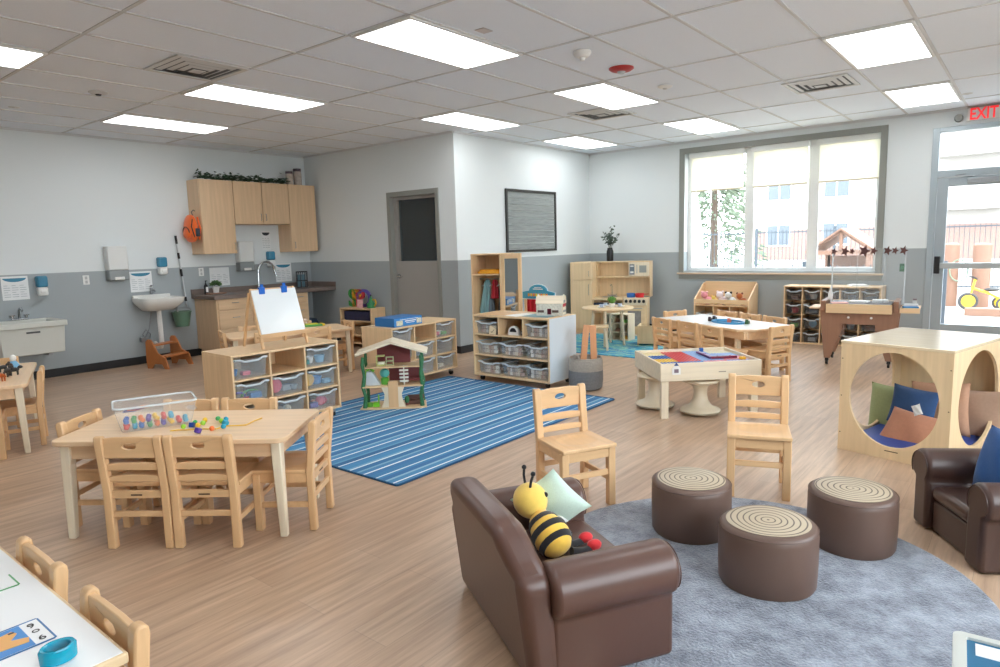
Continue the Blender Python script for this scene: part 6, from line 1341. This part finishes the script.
# plexiglass screen with magnetic leaf/bug shapes along its upper edge
t = thing('plexi_screen', 'clear acrylic screen on the brown bench with a line of leaf cut-outs', 'screen', SB0, sy_)
pz0, pz1 = .683, 1.28
G().box(-.005, .70, .20, .206, pz0, pz1).done('acrylic_panel', plexi, t)
for x in (-.008, .695, .24, .50): G().box(x, x+.014, .196, .21, pz0, pz1).done('edge_strip', clear_rim if x in (-.008, .695) else plexi, t)
lm_ = mat('maroon_leaf', '#5B3733', .6)
for k, x in enumerate((.01, .12, .19, .31, .40, .53, .60, .68)):
    s = (.045, .06, .04, .075, .05, .055, .045, .055)[k]; pts = []
    for q in range(20): a = 2*PI*q/20; r = s*(1 if q % 4 == 0 else .45 if q % 2 == 0 else .6); pts.append((x+r*.8*math.cos(a), pz1-.03+r*math.sin(a)))
    o = G().plate(pts, [], 'y', .190, .196).done('leaf_cutout', lm_); o.location = SB0; o.rotation_euler = (0, 0, sy_); tag(o, f'dark maroon leaf cut-out on the clear screen, {["first","second","third","fourth","fifth","sixth","seventh","eighth"][k]} from the left', 'leaf cut-out')
tag(G().lathe([(0, 0), (.022, 0), (.026, .06), (.008, .13), (0, .135)], n=16).done('white_bottle', white, loc=sb(.0, .12, .718)), 'white pointed glue bottle at the left end of the brown bench', 'bottle')

# ------------------------------------------------------------------ play cube with round openings
QC = (2.03, -2.64, 0); QY = rad(-104.4); qw, qd, qh = .655, .895, .74
t = thing('play_cube', 'birch plywood play cube with large round openings beside the brown armchair', 'play cube', QC, QY)
bz = W('birch', 'z')
G().plate([(-qw/2, .0), (qw/2, .0), (qw/2, qh-.019), (-qw/2, qh-.019)], [ell(0, .385, .265, .305, 56)], 'y', -qd/2, -qd/2+.018).done('front_panel', bz, t)
G().plate([(-qw/2, .0), (qw/2, .0), (qw/2, qh-.019), (-qw/2, qh-.019)], [], 'y', qd/2-.018, qd/2).done('back_panel', bz, t)
for s, nm in ((-1, 'side_panel'), (1, 'side_panel')):
    a, b = (s*qw/2-(.018 if s > 0 else 0), s*qw/2+(.018 if s < 0 else 0))
    G().plate([(-qd/2+.0185, 0), (qd/2-.0185, 0), (qd/2-.0185, qh-.019), (-qd/2+.0185, qh-.019)], [ell(0, .385, .335, .305, 56)], 'x', a, b).done(nm, bz, t)
G().box(-qw/2-.004, qw/2+.004, -qd/2-.004, qd/2+.004, qh-.0185, qh).done('top_panel', mat('birch_satin', '#E8D5B4', .16, noise_amt=.05, scale=5, stretch=(.4, 5, 5), coat=.5), t, bevel=.003)
for z in (.12, .37, .62): 
    for x in (-qw/2+.012, qw/2-.012): G().cyl((x, -qd/2-.001, z), (x, -qd/2+.002, z), .004, n=10).done('screw', mat('screw', '#6B5A48', .4, .5), t)
G().box(-.03, .05, -qd/2-.001, -qd/2, .052, .058).done('stamped_mark', mat('stamp', '#5C4630', .6), t)
def qq(x, y, z): return w2(QC, QY, x, y, z)
tag(G().box(-qw/2+.022, qw/2-.022, -qd/2+.022, qd/2-.022, .001, .075).done('floor_mat', mat('blue_mat', '#2A4796', .5, noise_amt=.03), bevel=.012, loc=QC, rot=(0, 0, QY)), 'blue padded mat on the floor of the play cube', 'mat')
def pillow(name, lb, s, th, m, M4, cat='cushion', sx=1, n=21, group=None):
    g = G()
    for sg in (1, -1):
        def f(u, v, sg=sg):
            a, b = 2*u-1, 2*v-1; e = max(0, (1-a*a))**.45*max(0, (1-b*b))**.45; k = 1-.07*(1-abs(a)**2)*(abs(b)**3)-.0; k2 = 1-.07*(1-abs(b)**2)*(abs(a)**3)
            return (a*s/2*sx*k2, b*s/2*k, sg*th/2*e+.003*math.sin(a*5+b*3)*e)
        g.grid(f, n, n)
    o = g.done(name, m, ang=80); o.matrix_world = M4; return tag(o, lb, cat, group)
def basis(c, u, v):
    u = Vector(u).normalized(); v = Vector(v); v = (v-u*v.dot(u)).normalized(); w = u.cross(v); M_ = Matrix((u, v, w)).transposed().to_4x4(); M_.translation = Vector(c); return M_
QM = Matrix.Translation(QC) @ Matrix.Rotation(QY, 4, 'Z')
fab = lambda c: mat('fabric_'+c.strip('#'), c, .9, noise_amt=.05, scale=60, bump=.25, sheen=.2)
def pil_at(name, lb, px, py, dy, s, th, m, tilt, spin=0, sx=1, yaw=0):
    """cushion inside the cube at depth dy (local y), located by the sight line through px,py"""
    a = QM.inverted() @ CP; b = (QM.inverted().to_3x3()) @ (at(px, py, 0)-CP); k = (dy-a.y)/b.y; p = a+b*k
    M4 = QM @ Matrix.Translation(p) @ Matrix.Rotation(yaw, 4, 'Z') @ Matrix.Rotation(PI/2-tilt, 4, 'X') @ Matrix.Rotation(spin, 4, 'Z')
    return pillow(name, lb, s, th, m, M4, sx=sx)
pil_at('cushion', 'sage green cushion at the left inside the play cube', 892, 410, .15, .36, .11, fab('#98A474'), .12, .03, yaw=-.25)
pil_at('cushion', 'navy blue cushion in the middle inside the play cube', 913, 407, .06, .27, .10, fab('#2B4C78'), .2, -.08, sx=1.1)
pil_at('cushion', 'terracotta brown cushion lying at the front inside the play cube', 911, 432, -.12, .31, .10, fab('#BE8467'), .75, -.12, sx=1.15)
pil_at('cushion', 'pale brown cushion behind the navy one at the right inside the play cube', 940, 408, .20, .36, .10, fab('#BD9276'), .15, .1)
pil_at('cushion', 'large dusty brown cushion seen through the side opening of the play cube', 974, 418, .30, .40, .10, fab('#B4957F'), .12, .05)
p_ = pil_at('tissue', 'crumpled white tag lying on the terracotta cushion in the play cube', 917, 410, -.13, .075, .012, white, .5, .5, sx=.7)
p_['category'] = 'tag'

# ------------------------------------------------------------------ sofas
def sofa(name, lb, cat, loc, yaw, W_, D_, Hs, Ha, Hb, ar, m, camel=True):
    """local: x across, front at y=-D/2, back at y=+D/2"""
    t = thing(name, lb, cat, loc, yaw); hw = W_/2; in_ = hw-ar*1.45
    G().box(-in_+.0, in_, -D_/2+.02, D_/2-.1, .004, Hs-.075).done('base', m, t, bevel=.012, seg=3)
    G().box(-in_+.004, in_-.004, -D_/2+.005, D_/2-.09, Hs-.07, Hs).done('seat_cushion', m, t, bevel=.028, seg=4)
    for s in (-1, 1):
        # arm cross-section: straight outer panel with a roll on top
        cx, cz = s*(hw-ar*.55), Ha-ar; pts = []
        a0 = -35
        for q in range(19): a = rad(a0+(250)*q/18) if True else 0; pts.append((cx+s*ar*math.cos(a), cz+ar*math.sin(a)))
        o = [(s*(hw), .004), (s*hw, cz-ar*.75)]+pts+[(s*in_, cz-ar*.8), (s*in_, .004)]
        if s < 0: o = o[::-1]
        G().plate(o, [], 'y', -D_/2-.012, D_/2-.05).done('arm', m, t, bevel=.028, seg=4, ang=70)
        G().tube([(cx+s*(ar-.012)*math.cos(rad(a0+250*q/18)), -D_/2-.013, cz+(ar-.012)*math.sin(rad(a0+250*q/18))) for q in range(19)], .0025, 6).done('piping', m, t)
    pts = [(-hw, .004), (hw, .004), (hw+.01, Ha-ar*.9)]
    top = []
    for q in range(25):
        u = q/24; x = hw*(2*u-1)
        s_ = abs(x)/hw; z = Ha-ar*.5+(Hb-(Ha-ar*.5))*(1/(1+math.exp((s_-.80)*13)))
        top.append((x, z))
    pts = [(hw, .004)]+[(x, z) for x, z in top[::-1]]+[(-hw, .004)]
    g = G().plate(pts, [], 'y', D_/2-.10, D_/2+.02)
    g.v = [(x, y+max(0, z-Hs)*.32, z) for x, y, z in g.v]
    g.done('backrest', m, t, bevel=.045, seg=5, ang=75)
    return t
SFC = (-1.137, -1.825, 0); SFY = math.atan2(.859, .512)
sofa('sofa', 'brown vinyl child sofa with rolled arms, seen from behind, holding the bee toy', 'sofa', SFC, SFY, .78, .50, .26, .405, .535, .095, vinyl)
AX = Vector((-.846, -.533, 0)); AY_ = Vector((.533, -.846, 0)); ac = Vector((.629, -2.778, 0))+AX*.285+AY_*.26
sofa('armchair', 'dark brown vinyl child armchair at the right photo edge with a blue cushion', 'armchair', (ac.x, ac.y, 0), math.atan2(AX.y, AX.x), .57, .50, .23, .385, .50, .085, vinyl_d)
SM = Matrix.Translation(SFC) @ Matrix.Rotation(SFY, 4, 'Z')
def dots(c1, nm):
    return mat(nm, c1, .85, noise_amt=.05, scale=160, bump=.35)
M4 = SM @ basis((.165, -.055, .385), (-.10, -.64, -.70), (.46, .60, -.55))
pillow('cushion', 'mint green dotted cushion leaning in the far corner of the brown sofa', .235, .08, dots('#CFE6D8', 'mint_knit'), M4)
AM = Matrix.Translation((ac.x, ac.y, 0)) @ Matrix.Rotation(math.atan2(AX.y, AX.x), 4, 'Z')
pillow('cushion', 'bright blue cushion propped on the dark brown armchair', .30, .10, fab('#12508F'), AM @ basis((.0, -.03, .392), (1, .03, .05), (.0, .26, .95)))
# bee soft toy (plain)
t = thing('bee_soft_toy', 'yellow and black striped bee soft toy with red feet sitting on the brown sofa', 'soft toy', tuple(SM @ Vector((.0, .02, .262))), SFY)
by = mat('bee_yellow', '#F1C24B', .9, noise_amt=.05, scale=50, bump=.25, sheen=.4); byh = mat('bee_face', '#F3CE63', .9, noise_amt=.04, scale=50, bump=.2, sheen=.4); bk_ = mat('bee_black', '#17161A', .9, sheen=.3); brd = mat('bee_red', '#D5232B', .8, sheen=.3)
ax0, ax1 = Vector((-.045, -.005, .045)), Vector((.075, .02, .115)); dv = (ax1-ax0).normalized()
def bodyring(tv, r):
    return ax0.lerp(ax1, tv), r
prof = [(-.25, .015), (-.15, .045), (0, .062), (.25, .072), (.5, .070), (.75, .058), (1.0, .040), (1.1, .02)]
g = G(); g.tube([ax0+(ax1-ax0)*a for a, r in prof], [r for a, r in prof], 20).done('body', by, t)
def stripe(a0, a1, r0, r1): G().tube([ax0+(ax1-ax0)*a0, ax0+(ax1-ax0)*((a0+a1)/2), ax0+(ax1-ax0)*a1], [r0, (r0+r1)/2+.001, r1], 20).done('stripe', bk_, t)
stripe(-.02, .14, .0635, .071); stripe(.34, .52, .0745, .0735); stripe(.72, .88, .0625, .053)
hc = Vector((.128, .03, .165)); G().sph(hc, (.074, .068, .070), 20, 14).done('head', byh, t)
toC = (SM.inverted().to_3x3() @ (CP-(SM @ Vector((.1, 0, .4))))).normalized()
fdir = Vector((-.15, -.85, .45)).normalized()
rt_ = Vector((1, -.15, 0)).normalized()
for s in (-1, 1):
    e_ = hc+(fdir*.9+rt_*s*.42).normalized()*.067; G().sph(e_, .011, 12, 8).done('eye', bk_, t)
    b0 = hc+Vector((s*.025, .01, .062)); G().tube([b0, b0+Vector((s*.012, .0, .03)), b0+Vector((s*.02, -.005, .055))], .0055, 8).sph(b0+Vector((s*.02, -.005, .06)), .010, 10, 8).done('antenna', bk_, t)
for s, zz in ((-1, 0), (1, .0)):
    a = Vector((-.03, -.045+.0, .02)); f = Vector((-.02+s*.035, -.135, .012))
    o = G().tube([Vector((-.05+s*.03, -.045, .03)), Vector((-.04+s*.035, -.09, .018)), f], [.016, .014, .014], 10).done('leg', bk_, t)
    G().sph(f+Vector((0, -.018, .012)), (.021, .030, .022), 14, 10).done('foot', brd, o)
    G().tube([ax1+Vector((-.01, -.04, -.01)), ax1+Vector((-.05+s*.03, -.075, -.035)), ax1+Vector((-.06+s*.04, -.09, -.05))], [.014, .013, .012], 10).done('arm', bk_, t)
G().plate([(0, 0), (.03, .035), (.055, .02), (.045, -.01)], [], 'z', -.002, .002).done('wing', white, t, loc=(.03, -.07, .10), rot=(.5, .3, -.6))

# ------------------------------------------------------------------ tree-stump pouffes
def ring_mat():
    m = bpy.data.materials.new('stump_rings'); m.use_nodes = True; nt = m.node_tree; N = nt.nodes; L = nt.links; b = N['Principled BSDF']
    tc = N.new('ShaderNodeTexCoord'); nz = N.new('ShaderNodeTexNoise'); nz.inputs['Scale'].default_value = 3.2; nz.inputs['Detail'].default_value = 1; L.new(tc.outputs['Object'], nz.inputs[0])
    ln_ = N.new('ShaderNodeVectorMath'); ln_.operation = 'LENGTH'; mp = N.new('ShaderNodeMapping'); mp.inputs['Scale'].default_value = (1, 1, 0); L.new(tc.outputs['Object'], mp.inputs[0]); L.new(mp.outputs[0], ln_.inputs[0])
    a = N.new('ShaderNodeMath'); a.operation = 'MULTIPLY_ADD'; a.inputs[1].default_value = .045; L.new(nz.outputs['Fac'], a.inputs[0]); L.new(ln_.outputs['Value'], a.inputs[2])
    s = N.new('ShaderNodeMath'); s.operation = 'MULTIPLY'; s.inputs[1].default_value = 2*PI/.0245; L.new(a.outputs[0], s.inputs[0]); c = N.new('ShaderNodeMath'); c.operation = 'COSINE'; L.new(s.outputs[0], c.inputs[0])
    rp = N.new('ShaderNodeValToRGB'); rp.color_ramp.elements[0].position = .80; rp.color_ramp.elements[0].color = lin('#B9A990'); rp.color_ramp.elements[1].position = .95; rp.color_ramp.elements[1].color = lin('#54463C')
    mr = N.new('ShaderNodeMapRange'); mr.inputs['From Min'].default_value = -1; L.new(c.outputs[0], mr.inputs['Value']); L.new(mr.outputs[0], rp.inputs[0]); L.new(rp.outputs[0], b.inputs['Base Color']); b.inputs['Roughness'].default_value = .45; return m
rm_ = ring_mat()
wp = lambda a: 1+.02*math.sin(2*a+.6)+.012*math.sin(3*a)
def mk_stump():
    t = thing('stump_pouffe', '', 'pouffe')
    G().lathe([(0, 0), (.182, 0), (.188, .012), (.191, .10), (.191, .218), (.187, .244), (.176, .255), (.160, .258), (0, .258)], n=56, warp=wp).done('body', stump_v, t)
    G().lathe([(0, .2582), (.160, .2582), (.162, .2595), (.158, .261), (0, .261)], n=56, warp=wp).done('ring_top', rm_, t)
    G().lathe([(.1885, .240), (.191, .243), (.1885, .246), (.186, .243), (.1885, .240)], n=56, warp=wp).done('seam', stump_v, t)
    return t
SP_ = Proto(mk_stump)
for (x, y, rz, lb) in ((690, 545.5, .4, 'brown tree-stump pouffe with ringed top, leftmost and farthest of the three'), (766, 602.5, 1.8, 'brown tree-stump pouffe with ringed top, nearest the camera, in the middle'), (850, 559.5, 3.1, 'brown tree-stump pouffe with ringed top, nearest the dark armchair')):
    p = at(x, y, RZ); v = Vector((p.x-CP.x, p.y-CP.y, 0)).normalized(); SP_.put((p.x+v.x*.192, p.y+v.y*.192, RZ), rz, lb)

# ------------------------------------------------------------------ corner object, bottom right: framed tablet on a side cabinet next to the camera
p0, p1 = at(953, 629, .86), at(1005, 642, .86)
ux = (p1-p0).normalized(); aa = math.atan2(ux.y, ux.x)
M0 = Matrix.Translation(p0) @ Matrix.Rotation(aa, 4, 'Z')
t = thing('tablet', 'white framed tablet with a glossy blue and white screen in the bottom right corner', 'tablet', tuple(p0), aa)
G().plate(rrect(0, .26, -.19, 0, .012), [rrect(.016, .244, -.178, -.012, .004)[::-1]], 'z', -.014, 0).done('frame', mat('tablet_frame', '#C9CCC6', .35), t, bevel=.003)
G().box(.016, .244, -.178, -.012, -.013, -.004).done('screen', mat('tablet_blue', '#2C6C92', .08), t)
G().box(.026, .24, -.05, -.018, -.004, -.0035).done('screen_bar', mat('tablet_white', '#E8EEF2', .1), t)
t = thing('side_cabinet', 'low maple side cabinet under the tablet, below the photo edge', 'cabinet', tuple(M0 @ Vector((.13, -.10, 0)))[:2]+(0,), aa)
hz = .86-.0145
G().box(-.11, .11, -.075, .075, .05, hz).box(-.10, .10, -.065, .065, 0, .05).done('body', W('maple', 'z'), t, bevel=.003); G().box(-.10, .10, -.085, -.0755, .06, hz-.01).done('door', W('maple', 'z'), t, bevel=.002)

# board on the middle wall
t = thing('wood_board', 'black framed board of grey weathered planks on the wall beside the play kitchen corner', 'wall board', (5.03, YC-.001, 1.765), 0)
bw_, bh_ = 1.26, .90
G().box(-bw_/2, bw_/2, -.03, 0, -bh_/2, -bh_/2+.035).box(-bw_/2, bw_/2, -.03, 0, bh_/2-.035, bh_/2).box(-bw_/2, -bw_/2+.035, -.03, 0, -bh_/2+.035, bh_/2-.035).box(bw_/2-.035, bw_/2, -.03, 0, -bh_/2+.035, bh_/2-.035).done('frame', mat('dark_frame', '#33322F', .6), t, bevel=.002)
g = G(); zz = -bh_/2+.035
for k in range(9): hgt = (bh_-.07)/9; g.box(-bw_/2+.035, bw_/2-.035, -.015, -.002, zz+.002, zz+hgt-.002); zz += hgt
g.done('plank_panel', mat('grey_planks', '#8B9190', .7, noise_amt=.28, scale=5, stretch=(1, 8, 14)), t)

# ------------------------------------------------------------------ light and view
w = bpy.data.worlds.new('overcast_sky'); SC.world = w; w.use_nodes = True; nt = w.node_tree; bg = nt.nodes['Background']
sky = nt.nodes.new('ShaderNodeTexSky'); sky.sky_type = 'HOSEK_WILKIE'; sky.turbidity = 9; sky.ground_albedo = .6; sky.sun_direction = Vector((-.3, -.5, .8)).normalized()
mxs = nt.nodes.new('ShaderNodeMix'); mxs.data_type = 'RGBA'; mxs.inputs['Factor'].default_value = .8; mxs.inputs['B'].default_value = (.84, .93, 1.0, 1)
nt.links.new(sky.outputs[0], mxs.inputs['A']); nt.links.new(mxs.outputs['Result'], bg.inputs[0]); bg.inputs[1].default_value = 6.4
v = SC.view_settings; SC.display_settings.display_device = 'sRGB'; v.view_transform = 'Standard'; v.look = 'None'; v.gamma = 1; v.use_curve_mapping = False; v.exposure = 0.88
SC.cycles.use_denoising = True
SC.cycles.max_bounces = 10; SC.cycles.transparent_max_bounces = 24; SC.cycles.diffuse_bounces = 5; SC.cycles.sample_clamp_indirect = 6
